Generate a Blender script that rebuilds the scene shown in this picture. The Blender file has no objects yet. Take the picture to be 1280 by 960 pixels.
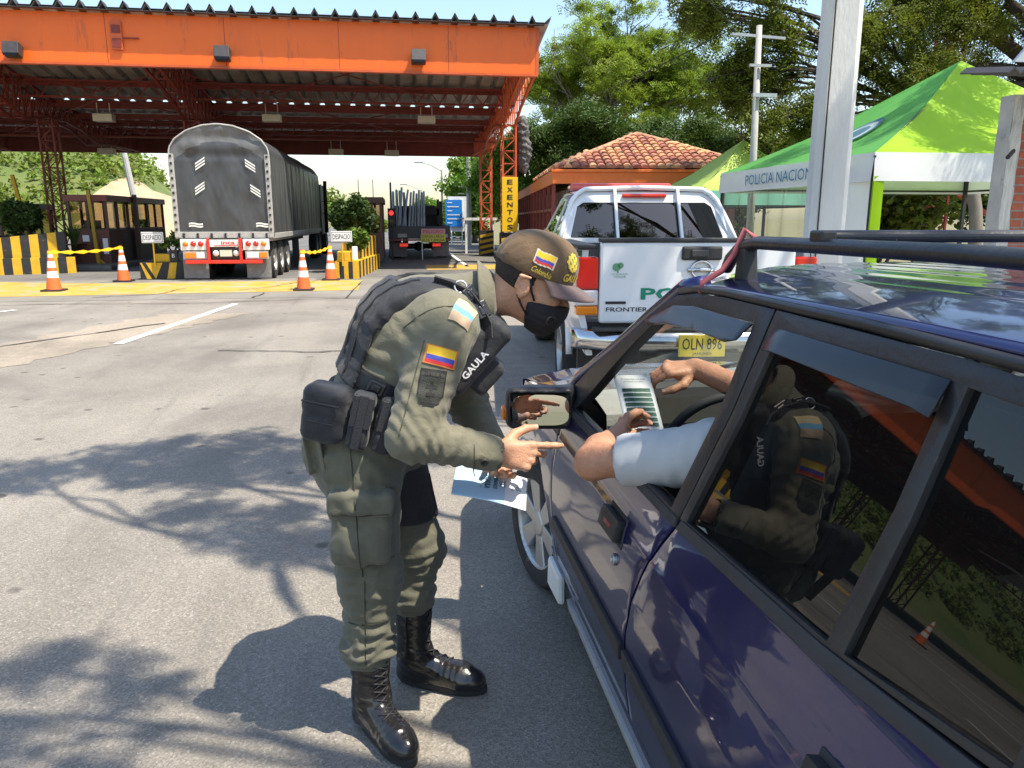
import bpy, bmesh, math, random
import numpy as np
from mathutils import Vector, Matrix, noise as mnoise
from mathutils.bvhtree import BVHTree
from mathutils.geometry import tessellate_polygon

R = math.radians
SC = bpy.context.scene
COL = SC.collection
rng = np.random.default_rng(7)
random.seed(7)

# ------------------------------------------------------------------ camera
cam_d = bpy.data.cameras.new('camera')
cam_d.sensor_width = 36.0
cam_d.lens = 36.0 * 962 / 1280
cam_d.clip_start = 0.05
cam_d.clip_end = 3000
cam = bpy.data.objects.new('camera', cam_d)
COL.objects.link(cam)
cam.location = (0, 0, 1.56)
cam.rotation_euler = (R(90 - 12.1), 0, R(-8.1))
SC.camera = cam

# ------------------------------------------------------------------ sky and sun
SUN = Vector((.41, -.29, 1.0)).normalized()          # towards the sun
w = bpy.data.worlds.new('World')
SC.world = w
w.use_nodes = True
wn = w.node_tree
bg = wn.nodes['Background']
sky = wn.nodes.new('ShaderNodeTexSky')
sky.sky_type = 'NISHITA'
sky.sun_disc = False
sky.sun_elevation = math.asin(SUN.z)
sky.sun_rotation = math.atan2(SUN.x, SUN.y)
sky.air_density = 1.35
sky.dust_density = 1.2
sky.ozone_density = 2.5
wn.links.new(sky.outputs[0], bg.inputs[0])
bg.inputs[1].default_value = 0.14
sun_d = bpy.data.lights.new('sun', 'SUN')
sun_d.energy = 4.5
sun_d.angle = R(0.5)
sun_d.color = (1.0, .91, .77)
sun_o = bpy.data.objects.new('sun', sun_d)
COL.objects.link(sun_o)
sun_o.location = (20, -15, 45)
sun_o.rotation_euler = (-SUN).to_track_quat('-Z', 'Y').to_euler()
SC.view_settings.view_transform = 'Standard'
SC.view_settings.look = 'None'
SC.view_settings.gamma = 1
SC.view_settings.exposure = 0.92
SC.view_settings.use_curve_mapping = False
SC.cycles.max_bounces = 8
SC.cycles.transparent_max_bounces = 16

# ------------------------------------------------------------------ materials
def nd(nt, t, **kw):
    n = nt.nodes.new(t)
    for k, v in kw.items():
        setattr(n, k, v)
    return n

_mats = {}
def mat(name, col, rough=.6, metal=0., var=.0, vscale=8., bump=0., bscale=60., coat=0., spec=.5, col2=None,
        island=0., emit=0., sheen=0., trans=0., dirt=None, stretch=(1, 1, 1)):
    """Principled material; noise mixes col -> col2 (or darker/lighter by var), optional bump."""
    if name in _mats:
        return _mats[name]
    m = bpy.data.materials.new(name)
    m.use_nodes = True
    nt = m.node_tree
    L = nt.links.new
    b = nt.nodes['Principled BSDF']
    b.inputs['Roughness'].default_value = rough
    b.inputs['Metallic'].default_value = metal
    b.inputs['Specular IOR Level'].default_value = spec
    b.inputs['Coat Weight'].default_value = coat
    b.inputs['Coat Roughness'].default_value = .04
    if sheen:
        b.inputs['Sheen Weight'].default_value = sheen
    c = (*col, 1)
    b.inputs['Base Color'].default_value = c
    tc = nd(nt, 'ShaderNodeTexCoord')
    mp = nd(nt, 'ShaderNodeMapping')
    mp.inputs['Scale'].default_value = stretch
    L(tc.outputs['Object'], mp.inputs[0])
    out = None
    if var or col2 is not None:
        n = nd(nt, 'ShaderNodeTexNoise')
        n.inputs['Scale'].default_value = vscale
        n.inputs['Detail'].default_value = 6
        n.inputs['Roughness'].default_value = .65
        L(mp.outputs[0], n.inputs[0])
        r = nd(nt, 'ShaderNodeValToRGB')
        r.color_ramp.elements[0].position = .32
        r.color_ramp.elements[1].position = .68
        if col2 is None:
            r.color_ramp.elements[0].color = (*[x * (1 - var) for x in col], 1)
            r.color_ramp.elements[1].color = (*[min(1, x * (1 + var)) for x in col], 1)
        else:
            r.color_ramp.elements[0].color = c
            r.color_ramp.elements[1].color = (*col2, 1)
        L(n.outputs[0], r.inputs[0])
        out = r.outputs[0]
        mr = nd(nt, 'ShaderNodeMapRange')
        mr.inputs[3].default_value = max(.02, rough - .08)
        mr.inputs[4].default_value = min(1, rough + .08)
        L(n.outputs[0], mr.inputs[0])
        L(mr.outputs[0], b.inputs['Roughness'])
    if dirt is not None:
        # stains / scratches with a shape of their own: sparse noise spots
        dn = nd(nt, 'ShaderNodeTexNoise')
        dn.inputs['Scale'].default_value = dirt[1]
        dn.inputs['Detail'].default_value = 8
        dn.inputs['Roughness'].default_value = .75
        L(mp.outputs[0], dn.inputs[0])
        dr = nd(nt, 'ShaderNodeValToRGB')
        dr.color_ramp.elements[0].position = dirt[2]
        dr.color_ramp.elements[1].position = dirt[2] + .08
        L(dn.outputs[0], dr.inputs[0])
        mx = nd(nt, 'ShaderNodeMix', data_type='RGBA')
        mx.inputs[7].default_value = (*dirt[0], 1)
        if out is not None:
            L(out, mx.inputs[6])
        else:
            mx.inputs[6].default_value = c
        L(dr.outputs[0], mx.inputs[0])
        out = mx.outputs[2]
    if island:
        g = nd(nt, 'ShaderNodeNewGeometry')
        hs = nd(nt, 'ShaderNodeHueSaturation')
        mr = nd(nt, 'ShaderNodeMapRange')
        mr.inputs[3].default_value = 1 - island
        mr.inputs[4].default_value = 1 + island
        L(g.outputs['Random Per Island'], mr.inputs[0])
        L(mr.outputs[0], hs.inputs['Value'])
        m2 = nd(nt, 'ShaderNodeMapRange')
        m2.inputs[3].default_value = .47
        m2.inputs[4].default_value = .515
        L(g.outputs['Random Per Island'], m2.inputs[0])
        L(m2.outputs[0], hs.inputs['Hue'])
        if out is not None:
            L(out, hs.inputs['Color'])
        else:
            hs.inputs['Color'].default_value = c
        out = hs.outputs[0]
    if out is not None:
        L(out, b.inputs['Base Color'])
    if bump:
        bn = nd(nt, 'ShaderNodeTexNoise')
        bn.inputs['Scale'].default_value = bscale
        bn.inputs['Detail'].default_value = 5
        L(mp.outputs[0], bn.inputs[0])
        bp = nd(nt, 'ShaderNodeBump')
        bp.inputs['Strength'].default_value = bump
        bp.inputs['Distance'].default_value = .01
        L(bn.outputs[0], bp.inputs['Height'])
        L(bp.outputs[0], b.inputs['Normal'])
    if emit:
        b.inputs['Emission Color'].default_value = c
        b.inputs['Emission Strength'].default_value = emit
    if trans:
        tr = nd(nt, 'ShaderNodeBsdfTranslucent')
        if out is not None:
            L(out, tr.inputs[0])
        else:
            tr.inputs[0].default_value = c
        ms = nd(nt, 'ShaderNodeMixShader')
        ms.inputs[0].default_value = trans
        L(b.outputs[0], ms.inputs[1])
        L(tr.outputs[0], ms.inputs[2])
        L(ms.outputs[0], nt.nodes['Material Output'].inputs[0])
    _mats[name] = m
    return m

def glass_mat(name, tint, ior=1.5, rough=0.0, haze=0., hazecol=(.8, .8, .8)):
    """thin pane: tinted transparency with a Fresnel reflection and, if dusty, a little diffuse film"""
    m = bpy.data.materials.new(name)
    m.use_nodes = True
    nt = m.node_tree
    L = nt.links.new
    nt.nodes.remove(nt.nodes['Principled BSDF'])
    t = nd(nt, 'ShaderNodeBsdfTransparent')
    t.inputs[0].default_value = (*tint, 1)
    g = nd(nt, 'ShaderNodeBsdfGlossy')
    g.inputs['Roughness'].default_value = rough
    lw = nd(nt, 'ShaderNodeLayerWeight'); lw.inputs[0].default_value = .5
    pw = nd(nt, 'ShaderNodeMath', operation='POWER'); pw.inputs[1].default_value = 5.; L(lw.outputs['Facing'], pw.inputs[0])
    r0 = ((ior - 1) / (ior + 1)) ** 2
    f = nd(nt, 'ShaderNodeMath', operation='MULTIPLY_ADD'); f.inputs[1].default_value = 1 - r0; f.inputs[2].default_value = r0
    L(pw.outputs[0], f.inputs[0])
    mx = nd(nt, 'ShaderNodeMixShader')
    base = t.outputs[0]
    if haze:
        d = nd(nt, 'ShaderNodeBsdfDiffuse')
        d.inputs[0].default_value = (*hazecol, 1)
        m2 = nd(nt, 'ShaderNodeMixShader')
        m2.inputs[0].default_value = haze
        L(base, m2.inputs[1]); L(d.outputs[0], m2.inputs[2])
        base = m2.outputs[0]
    L(f.outputs[0], mx.inputs[0]); L(base, mx.inputs[1]); L(g.outputs[0], mx.inputs[2])
    L(mx.outputs[0], nt.nodes['Material Output'].inputs[0])
    return m

# ------------------------------------------------------------------ objects
def wloc(o):
    v = Vector((0, 0, 0))
    while o is not None:
        v = v + o.location
        o = o.parent
    return v

def mesh_obj(name, verts, faces, mats, parent=None, smooth=False, midx=None, bevel=0., auto=None):
    """verts in world coordinates; the parent chain carries no rotation"""
    me = bpy.data.meshes.new(name)
    off = wloc(parent)
    V = np.asarray(verts, dtype=np.float64).reshape(-1, 3) - np.array(off)
    me.from_pydata(V.tolist(), [], [tuple(int(i) for i in f) for f in faces])
    if not isinstance(mats, (list, tuple)):
        mats = [mats]
    for m in mats:
        me.materials.append(m)
    if midx is not None:
        me.polygons.foreach_set('material_index', np.asarray(midx, dtype=np.int32))
    if smooth:
        me.polygons.foreach_set('use_smooth', np.ones(len(me.polygons), dtype=bool))
    me.update()
    o = bpy.data.objects.new(name, me)
    COL.objects.link(o)
    if parent is not None:
        o.parent = parent
    if auto is not None and smooth:
        try:
            me.set_sharp_from_angle(angle=R(auto))
        except Exception:
            pass
    if bevel:
        b = o.modifiers.new('bevel', 'BEVEL')
        b.width = bevel; b.segments = 2; b.limit_method = 'ANGLE'; b.angle_limit = R(35)
        b.harden_normals = False
    return o

def thing(name, label, cat, loc=(0, 0, 0), group=None):
    o = bpy.data.objects.new(name, None)
    o.empty_display_size = .2
    COL.objects.link(o)
    o.location = loc
    o['label'] = label; o['category'] = cat
    if group: o['group'] = group
    return o

def tag(o, label, cat, group=None, kind=None):
    o['label'] = label; o['category'] = cat
    if group: o['group'] = group
    if kind: o['kind'] = kind
    return o

def struct(o, kind='structure'):
    o['kind'] = kind
    return o

def dup(root, loc, label=None):
    r = root.copy(); COL.objects.link(r); r.location = loc
    if label: r['label'] = label
    for ch in list(root.children):
        c = ch.copy(); COL.objects.link(c); c.parent = r
        for g in list(ch.children):
            d = g.copy(); COL.objects.link(d); d.parent = c
    return r

def rotm(rx=0, ry=0, rz=0):
    return np.array(Matrix.Rotation(R(rz), 3, 'Z') @ Matrix.Rotation(R(ry), 3, 'Y') @ Matrix.Rotation(R(rx), 3, 'X'))

def frame_of(d, hint=(0, 0, 1)):
    d = np.asarray(d, float); d = d / np.linalg.norm(d)
    h = np.asarray(hint, float)
    if abs(d @ h) > .97: h = np.array([0, 1., 0]) if abs(d[1]) < .9 else np.array([1., 0, 0])
    u = np.cross(h, d); u /= np.linalg.norm(u)
    v = np.cross(d, u)
    return u, v, d

class MB:
    """collects shapes into one mesh"""
    def __init__(self):
        self.v = []; self.f = []; self.mi = []; self.n = 0
    def add(self, verts, faces, mi=0):
        verts = [tuple(map(float, p)) for p in verts]
        self.v += verts
        self.f += [tuple(int(i) + self.n for i in f) for f in faces]
        self.mi += [mi] * len(faces)
        self.n += len(verts)
        return self
    def box(self, c, s, rot=None, mi=0, taper=None):
        c = np.asarray(c, float); h = np.asarray(s, float) / 2
        P = []
        for z in (-1, 1):
            for y in (-1, 1):
                for x in (-1, 1):
                    q = np.array([x, y, z]) * h
                    if taper is not None and z > 0: q[:2] *= taper
                    P.append(q)
        P = np.array(P)
        if rot is not None: P = P @ np.asarray(rot).T
        F = [(0, 2, 3, 1), (4, 5, 7, 6), (0, 1, 5, 4), (2, 6, 7, 3), (0, 4, 6, 2), (1, 3, 7, 5)]
        return self.add(P + c, F, mi)
    def bx(self, x0, x1, y0, y1, z0, z1, mi=0):
        return self.box(((x0 + x1) / 2, (y0 + y1) / 2, (z0 + z1) / 2), (x1 - x0, y1 - y0, z1 - z0), None, mi)
    def bar(self, p0, p1, wd, ht=None, mi=0, hint=(0, 0, 1)):
        """square bar between two points"""
        p0 = np.asarray(p0, float); p1 = np.asarray(p1, float)
        ht = wd if ht is None else ht
        u, v, d = frame_of(p1 - p0, hint)
        P = [p + u * a * wd / 2 + v * b * ht / 2 for p in (p0, p1) for a, b in ((-1, -1), (1, -1), (1, 1), (-1, 1))]
        F = [(3, 2, 1, 0), (4, 5, 6, 7), (0, 1, 5, 4), (1, 2, 6, 5), (2, 3, 7, 6), (3, 0, 4, 7)]
        return self.add(P, F, mi)
    def tube(self, path, r, n=10, mi=0, cap=True, hint=(0, 0, 1), sx=1., sy=1.):
        path = [np.asarray(p, float) for p in path]
        if np.isscalar(r): r = [r] * len(path)
        P = []; F = []
        u = None
        for i, p in enumerate(path):
            d = path[min(i + 1, len(path) - 1)] - path[max(i - 1, 0)]
            d = d / (np.linalg.norm(d) + 1e-12)
            if u is None:
                u, v, _ = frame_of(d, hint)
            else:
                u = u - d * (u @ d); u /= np.linalg.norm(u); v = np.cross(d, u)
            for k in range(n):
                a = 2 * math.pi * k / n
                P.append(p + r[i] * (u * math.cos(a) * sx + v * math.sin(a) * sy))
        for i in range(len(path) - 1):
            for k in range(n):
                k2 = (k + 1) % n
                F.append((i * n + k, i * n + k2, (i + 1) * n + k2, (i + 1) * n + k))
        if cap:
            F.append(tuple(reversed(range(n))))
            F.append(tuple((len(path) - 1) * n + k for k in range(n)))
        return self.add(P, F, mi)
    def lathe(self, c, prof, n=24, axis=(0, 0, 1), mi=0, mis=None, hint=(0, 1, 0)):
        """prof: (r, h) pairs along the axis"""
        c = np.asarray(c, float)
        u, v, d = frame_of(axis, hint)
        P = []
        for r_, h_ in prof:
            for k in range(n):
                a = 2 * math.pi * k / n
                P.append(c + d * h_ + r_ * (u * math.cos(a) + v * math.sin(a)))
        base = self.n
        self.add(P, [], mi)
        for i in range(len(prof) - 1):
            for k in range(n):
                k2 = (k + 1) % n
                self.f.append((base + i * n + k, base + i * n + k2, base + (i + 1) * n + k2, base + (i + 1) * n + k))
                self.mi.append(mi if mis is None else mis[i])
        return self
    def prism(self, poly, o, u, v, d, depth, mi=0):
        """polygon (a,b) in plane o+u*a+v*b extruded by d*depth"""
        o, u, v, d = (np.asarray(q, float) for q in (o, u, v, d))
        n = len(poly)
        P = [o + u * a + v * b for a, b in poly] + [o + u * a + v * b + d * depth for a, b in poly]
        F = [tuple(reversed(range(n))), tuple(range(n, 2 * n))]
        F += [(i, (i + 1) % n, n + (i + 1) % n, n + i) for i in range(n)]
        return self.add(P, F, mi)
    def grid(self, fn, nu, nv, mi=0, mf=None, close_u=False):
        P = [fn(i / nu, j / nv) for j in range(nv + 1) for i in range(nu + 1)]
        b = self.n
        self.add(P, [], mi)
        for j in range(nv):
            for i in range(nu):
                self.f.append((b + j * (nu + 1) + i, b + j * (nu + 1) + i + 1, b + (j + 1) * (nu + 1) + i + 1, b + (j + 1) * (nu + 1) + i))
                self.mi.append(mi if mf is None else mf((i + .5) / nu, (j + .5) / nv))
        return self
    def build(self, name, mats, parent=None, smooth=False, bevel=0., auto=None, recalc=True):
        o = mesh_obj(name, self.v, self.f, mats, parent, smooth, self.mi, bevel, auto)
        if recalc:
            bm = bmesh.new(); bm.from_mesh(o.data)
            bmesh.ops.recalc_face_normals(bm, faces=bm.faces)
            bm.to_mesh(o.data); bm.free()
            if auto is not None and smooth:
                o.data.set_sharp_from_angle(angle=R(auto))
        return o

_fc = {}
def text_geo(txt, size=1., squeeze=1., shear=0., bold=0., res=2):
    """letter outlines as flat triangles, centred on the origin; (x, y) verts and faces"""
    cu = bpy.data.curves.new('letters', 'FONT')
    cu.body = txt; cu.size = size; cu.align_x = 'CENTER'; cu.align_y = 'CENTER'
    cu.shear = shear; cu.offset = bold; cu.resolution_u = res
    ob = bpy.data.objects.new('letters', cu)
    COL.objects.link(ob)
    dg = bpy.context.evaluated_depsgraph_get()
    me = bpy.data.meshes.new_from_object(ob.evaluated_get(dg))
    V = np.array([v.co[:] for v in me.vertices])
    F = [tuple(p.vertices) for p in me.polygons]
    bpy.data.objects.remove(ob); bpy.data.curves.remove(cu); bpy.data.meshes.remove(me)
    if len(V):
        c = (V.max(0) + V.min(0)) / 2
        V = V - c
        V[:, 0] *= squeeze
    return V, F

def add_text(mb, txt, c, u, v, height=None, width=None, mi=0, shear=0., bold=0., rot=0.):
    """flat lettering lying in the plane through c spanned by u (reading direction) and v (up), fitted to width / height"""
    V, F = text_geo(txt, 1., 1., shear, bold)
    ex = V.max(0) - V.min(0)
    sx = sy = 1
    if height: sy = height / ex[1]; sx = sy
    if width:
        sx = width / ex[0]
        if not height: sy = sx
    c, u, v = (np.asarray(q, float) for q in (c, u, v))
    if rot:
        a = R(rot); u, v = u * math.cos(a) + v * math.sin(a), v * math.cos(a) - u * math.sin(a)
    mb.add([c + u * p[0] * sx + v * p[1] * sy for p in V], F, mi)
    return mb

# ------------------------------------------------------------------ implicit surfaces (bodies, clothes)
class Field:
    def __init__(self, lo, hi, h):
        self.lo = np.array(lo, float); self.h = h
        n = np.ceil((np.array(hi) - self.lo) / h).astype(int) + 1
        self.ax = [self.lo[i] + h * np.arange(n[i]) for i in range(3)]
        self.F = np.full(tuple(n), .15, dtype=np.float32)
    def sub(self, lo, hi):
        sl = []
        for i in range(3):
            a = max(0, int((lo[i] - self.lo[i]) / self.h)); b = min(self.F.shape[i], int((hi[i] - self.lo[i]) / self.h) + 2)
            sl.append(slice(a, max(a, b)))
        X, Y, Z = np.meshgrid(*[self.ax[i][sl[i]] for i in range(3)], indexing='ij', sparse=True)
        return tuple(sl), X, Y, Z
    def op(self, sl, d, k, mode='u'):
        a = self.F[sl]
        d = d.astype(np.float32)
        if mode == 'u':
            if k <= 0: self.F[sl] = np.minimum(a, d); return
            h = np.clip(.5 + .5 * (a - d) / k, 0, 1)
            self.F[sl] = a * (1 - h) + d * h - k * h * (1 - h)
        elif mode == 's':
            if k <= 0: self.F[sl] = np.maximum(a, -d); return
            h = np.clip(.5 - .5 * (a + d) / k, 0, 1)
            self.F[sl] = a * (1 - h) - d * h + k * h * (1 - h)
        elif mode == 'i':
            self.F[sl] = np.maximum(a, d)
    def cone(self, p0, p1, r0, r1=None, k=.02, mode='u', wide=None):
        """tapered capsule; wide=(direction, factor) widens the section along a direction"""
        r1 = r0 if r1 is None else r1
        p0 = np.asarray(p0, float); p1 = np.asarray(p1, float)
        rm = max(r0, r1) * (wide[1] if wide and wide[1] > 1 else 1) + k + .12 * (mode == 'u')
        sl, X, Y, Z = self.sub(np.minimum(p0, p1) - rm, np.maximum(p0, p1) + rm)
        ab = p1 - p0; L2 = ab @ ab + 1e-12
        x, y, z = X - p0[0], Y - p0[1], Z - p0[2]
        t = np.clip((x * ab[0] + y * ab[1] + z * ab[2]) / L2, 0, 1)
        x = x - t * ab[0]; y = y - t * ab[1]; z = z - t * ab[2]
        if wide:
            n = np.asarray(wide[0], float); n = n / np.linalg.norm(n)
            q = (x * n[0] + y * n[1] + z * n[2]) * (1 / wide[1] - 1)
            x = x + q * n[0]; y = y + q * n[1]; z = z + q * n[2]
        d = np.sqrt(x * x + y * y + z * z) - (r0 + (r1 - r0) * t)
        self.op(sl, d, k, mode)
        return self
    def ell(self, c, r, k=.02, rot=None, mode='u'):
        c = np.asarray(c, float); r = np.asarray(r, float)
        rm = r.max() + k + .12 * (mode == 'u')
        sl, X, Y, Z = self.sub(c - rm, c + rm)
        x, y, z = X - c[0], Y - c[1], Z - c[2]
        if rot is not None:
            x, y, z = (rot[0, i] * x + rot[1, i] * y + rot[2, i] * z for i in range(3))
        x, y, z = np.broadcast_arrays(x, y, z)
        k0 = np.sqrt((x / r[0]) ** 2 + (y / r[1]) ** 2 + (z / r[2]) ** 2)
        k1 = np.sqrt((x / r[0] ** 2) ** 2 + (y / r[1] ** 2) ** 2 + (z / r[2] ** 2) ** 2) + 1e-9
        self.op(sl, k0 * (k0 - 1) / k1, k, mode)
        return self
    def rbox(self, c, half, r=.01, k=.01, rot=None, mode='u'):
        c = np.asarray(c, float); hf = np.asarray(half, float)
        rm = np.linalg.norm(hf) + k + .06 * (mode == 'u')
        sl, X, Y, Z = self.sub(c - rm, c + rm)
        x, y, z = X - c[0], Y - c[1], Z - c[2]
        if rot is not None:
            x, y, z = (rot[0, i] * x + rot[1, i] * y + rot[2, i] * z for i in range(3))
        q = [np.abs(a) - (hf[i] - r) for i, a in enumerate((x, y, z))]
        d = np.sqrt(np.maximum(q[0], 0) ** 2 + np.maximum(q[1], 0) ** 2 + np.maximum(q[2], 0) ** 2) \
            + np.minimum(np.maximum(q[0], np.maximum(q[1], q[2])), 0) - r
        self.op(sl, d, k, mode)
        return self
    def half(self, p, n):
        """keep the side the normal n points away from"""
        X, Y, Z = np.meshgrid(*self.ax, indexing='ij', sparse=True)
        n = np.asarray(n, float); n /= np.linalg.norm(n)
        d = (X - p[0]) * n[0] + (Y - p[1]) * n[1] + (Z - p[2]) * n[2]
        self.F = np.maximum(self.F, d.astype(np.float32))
        return self
    def shell(self, t):
        self.F = np.maximum(self.F, -(self.F + t)); return self
    def mesh(self, smooth=0):
        Fv = self.F.copy()
        for i in range(3):                       # close at the borders
            s = [slice(None)] * 3
            s[i] = 0; Fv[tuple(s)] = np.maximum(Fv[tuple(s)], .001)
            s[i] = -1; Fv[tuple(s)] = np.maximum(Fv[tuple(s)], .001)
        S = Fv < 0
        c = np.zeros(tuple(n - 1 for n in S.shape), np.int8)
        for dx in (0, 1):
            for dy in (0, 1):
                for dz in (0, 1):
                    c += S[dx:S.shape[0] - 1 + dx, dy:S.shape[1] - 1 + dy, dz:S.shape[2] - 1 + dz]
        cells = np.argwhere((c > 0) & (c < 8))
        acc = np.zeros((len(cells), 3)); cnt = np.zeros(len(cells))
        offs = [(a, b, d) for a in (0, 1) for b in (0, 1) for d in (0, 1)]
        for o in offs:
            for i in range(3):
                if o[i]: continue
                o2 = list(o); o2[i] = 1
                fa = Fv[cells[:, 0] + o[0], cells[:, 1] + o[1], cells[:, 2] + o[2]]
                fb = Fv[cells[:, 0] + o2[0], cells[:, 1] + o2[1], cells[:, 2] + o2[2]]
                m = (fa < 0) != (fb < 0)
                t = fa[m] / (fa[m] - fb[m])
                p = np.tile(np.array(o, float), (m.sum(), 1)); p[:, i] = t
                acc[m] += p; cnt[m] += 1
        V = self.lo + (cells + acc / cnt[:, None]) * self.h
        vid = np.full(c.shape, -1, np.int64)
        vid[tuple(cells.T)] = np.arange(len(cells))
        Q = []
        for ax in range(3):
            b, d = (ax + 1) % 3, (ax + 2) % 3
            sa = [slice(None)] * 3; sb = [slice(None)] * 3
            sa[ax] = slice(0, -1); sb[ax] = slice(1, None)
            A, B = S[tuple(sa)], S[tuple(sb)]
            E = np.argwhere(A != B)
            if not len(E): continue
            ok = (E[:, b] > 0) & (E[:, d] > 0) & (E[:, b] < vid.shape[b]) & (E[:, d] < vid.shape[d])
            E = E[ok]
            ins = A[tuple(E.T)]
            def g(db, dd):
                q = E.copy(); q[:, b] -= db; q[:, d] -= dd
                return vid[tuple(q.T)]
            q = np.stack([g(1, 1), g(0, 1), g(0, 0), g(1, 0)], 1)
            q[~ins] = q[~ins][:, ::-1]
            Q.append(q)
        Q = np.concatenate(Q)
        Q = Q[(Q >= 0).all(1)]
        for _ in range(smooth):
            V = lap(V, Q)
        return V, Q

def lap(V, Q, s=.5):
    acc = np.zeros_like(V); cnt = np.zeros(len(V))
    for i in range(4):
        a, b = Q[:, i], Q[:, (i + 1) % 4]
        np.add.at(acc, a, V[b]); np.add.at(cnt, a, 1)
        np.add.at(acc, b, V[a]); np.add.at(cnt, b, 1)
    cnt[cnt == 0] = 1
    return V * (1 - s) + acc / cnt[:, None] * s

def vnormals(V, Q):
    n = np.cross(V[Q[:, 2]] - V[Q[:, 0]], V[Q[:, 3]] - V[Q[:, 1]])
    N = np.zeros_like(V)
    for i in range(4): np.add.at(N, Q[:, i], n)
    return N / (np.linalg.norm(N, axis=1)[:, None] + 1e-12)

def vnoise(P, freq, seed=0.):
    o = Vector((seed * 7.3, seed * 3.1, seed * 5.7))
    return np.array([mnoise.noise(Vector(p) * freq + o) for p in P])

def wrinkle(V, Q, folds, base=.0015, bfreq=22, seed=0.):
    """cloth folds: folds = (centre, radius, direction across the folds, wavelength, amplitude)"""
    N = vnormals(V, Q)
    nz = vnoise(V, 9, seed); nz2 = vnoise(V, bfreq, seed + 1)
    nz3 = vnoise(V * np.array((1.0, 1.0, .75)), 15, seed + 2)
    D = base * nz2 + base * 1.6 * nz + base * 1.7 * ((1 - np.abs(nz3) * 2.2).clip(0, 1) ** 2.2 - .3)
    for c, r, d, wl, a in folds:
        d = np.asarray(d, float); d /= np.linalg.norm(d)
        q = V - np.asarray(c, float)
        g = np.exp(-(q ** 2).sum(1) / (r * r))
        ph = (q @ d) / wl * 2 * math.pi + nz * 3.2 + nz2 * .8
        s = np.sin(ph)
        D += a * g * (np.sign(s) * np.abs(s) ** .8) * (.7 + .5 * nz2)
    return V + N * D[:, None]

def bvh_of(V, F):
    return BVHTree.FromPolygons([tuple(v) for v in V], [tuple(int(i) for i in f) for f in F])

def decal_pts(bvh, pts, d, off=.002, dist=.3):
    """push points along d onto a surface"""
    d = Vector(d).normalized(); out = []
    for p in pts:
        h = bvh.ray_cast(Vector(p) - d * .1, d, dist)
        out.append(tuple(h[0] - d * off) if h[0] is not None else tuple(p))
    return out

def decal_grid(mb, bvh, c, u, v, d, wd, ht, nu=10, nv=8, mf=None, off=.002, mask=None):
    c, u, v = (np.asarray(q, float) for q in (c, u, v))
    u = u / np.linalg.norm(u); v = v / np.linalg.norm(v)
    pts = [c + u * (i / nu - .5) * wd + v * (j / nv - .5) * ht for j in range(nv + 1) for i in range(nu + 1)]
    pts = decal_pts(bvh, pts, d, off)
    F = []; M = []
    for j in range(nv):
        for i in range(nu):
            a, b = (i + .5) / nu, (j + .5) / nv
            if mask and not mask(a, b): continue
            F.append((j * (nu + 1) + i, j * (nu + 1) + i + 1, (j + 1) * (nu + 1) + i + 1, (j + 1) * (nu + 1) + i))
            M.append(mf(a, b) if mf else 0)
    n = mb.n
    mb.v += pts; mb.n += len(pts)
    mb.f += [tuple(k + n for k in f) for f in F]; mb.mi += M
    return mb

def decal_text(mb, bvh, txt, c, u, v, d, height, width=None, mi=0, off=.003, shear=0., bold=0.):
    V, F = text_geo(txt, 1., 1., shear, bold)
    ex = V.max(0) - V.min(0)
    sy = height / ex[1]; sx = sy if not width else width / ex[0]
    c, u, v = (np.asarray(q, float) for q in (c, u, v))
    u = u / np.linalg.norm(u); v = v / np.linalg.norm(v)
    pts = decal_pts(bvh, [c + u * p[0] * sx + v * p[1] * sy for p in V], d, off)
    n = mb.n
    mb.v += pts; mb.n += len(pts)
    mb.f += [tuple(k + n for k in f) for f in F]; mb.mi += [mi] * len(F)
    return mb
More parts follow.
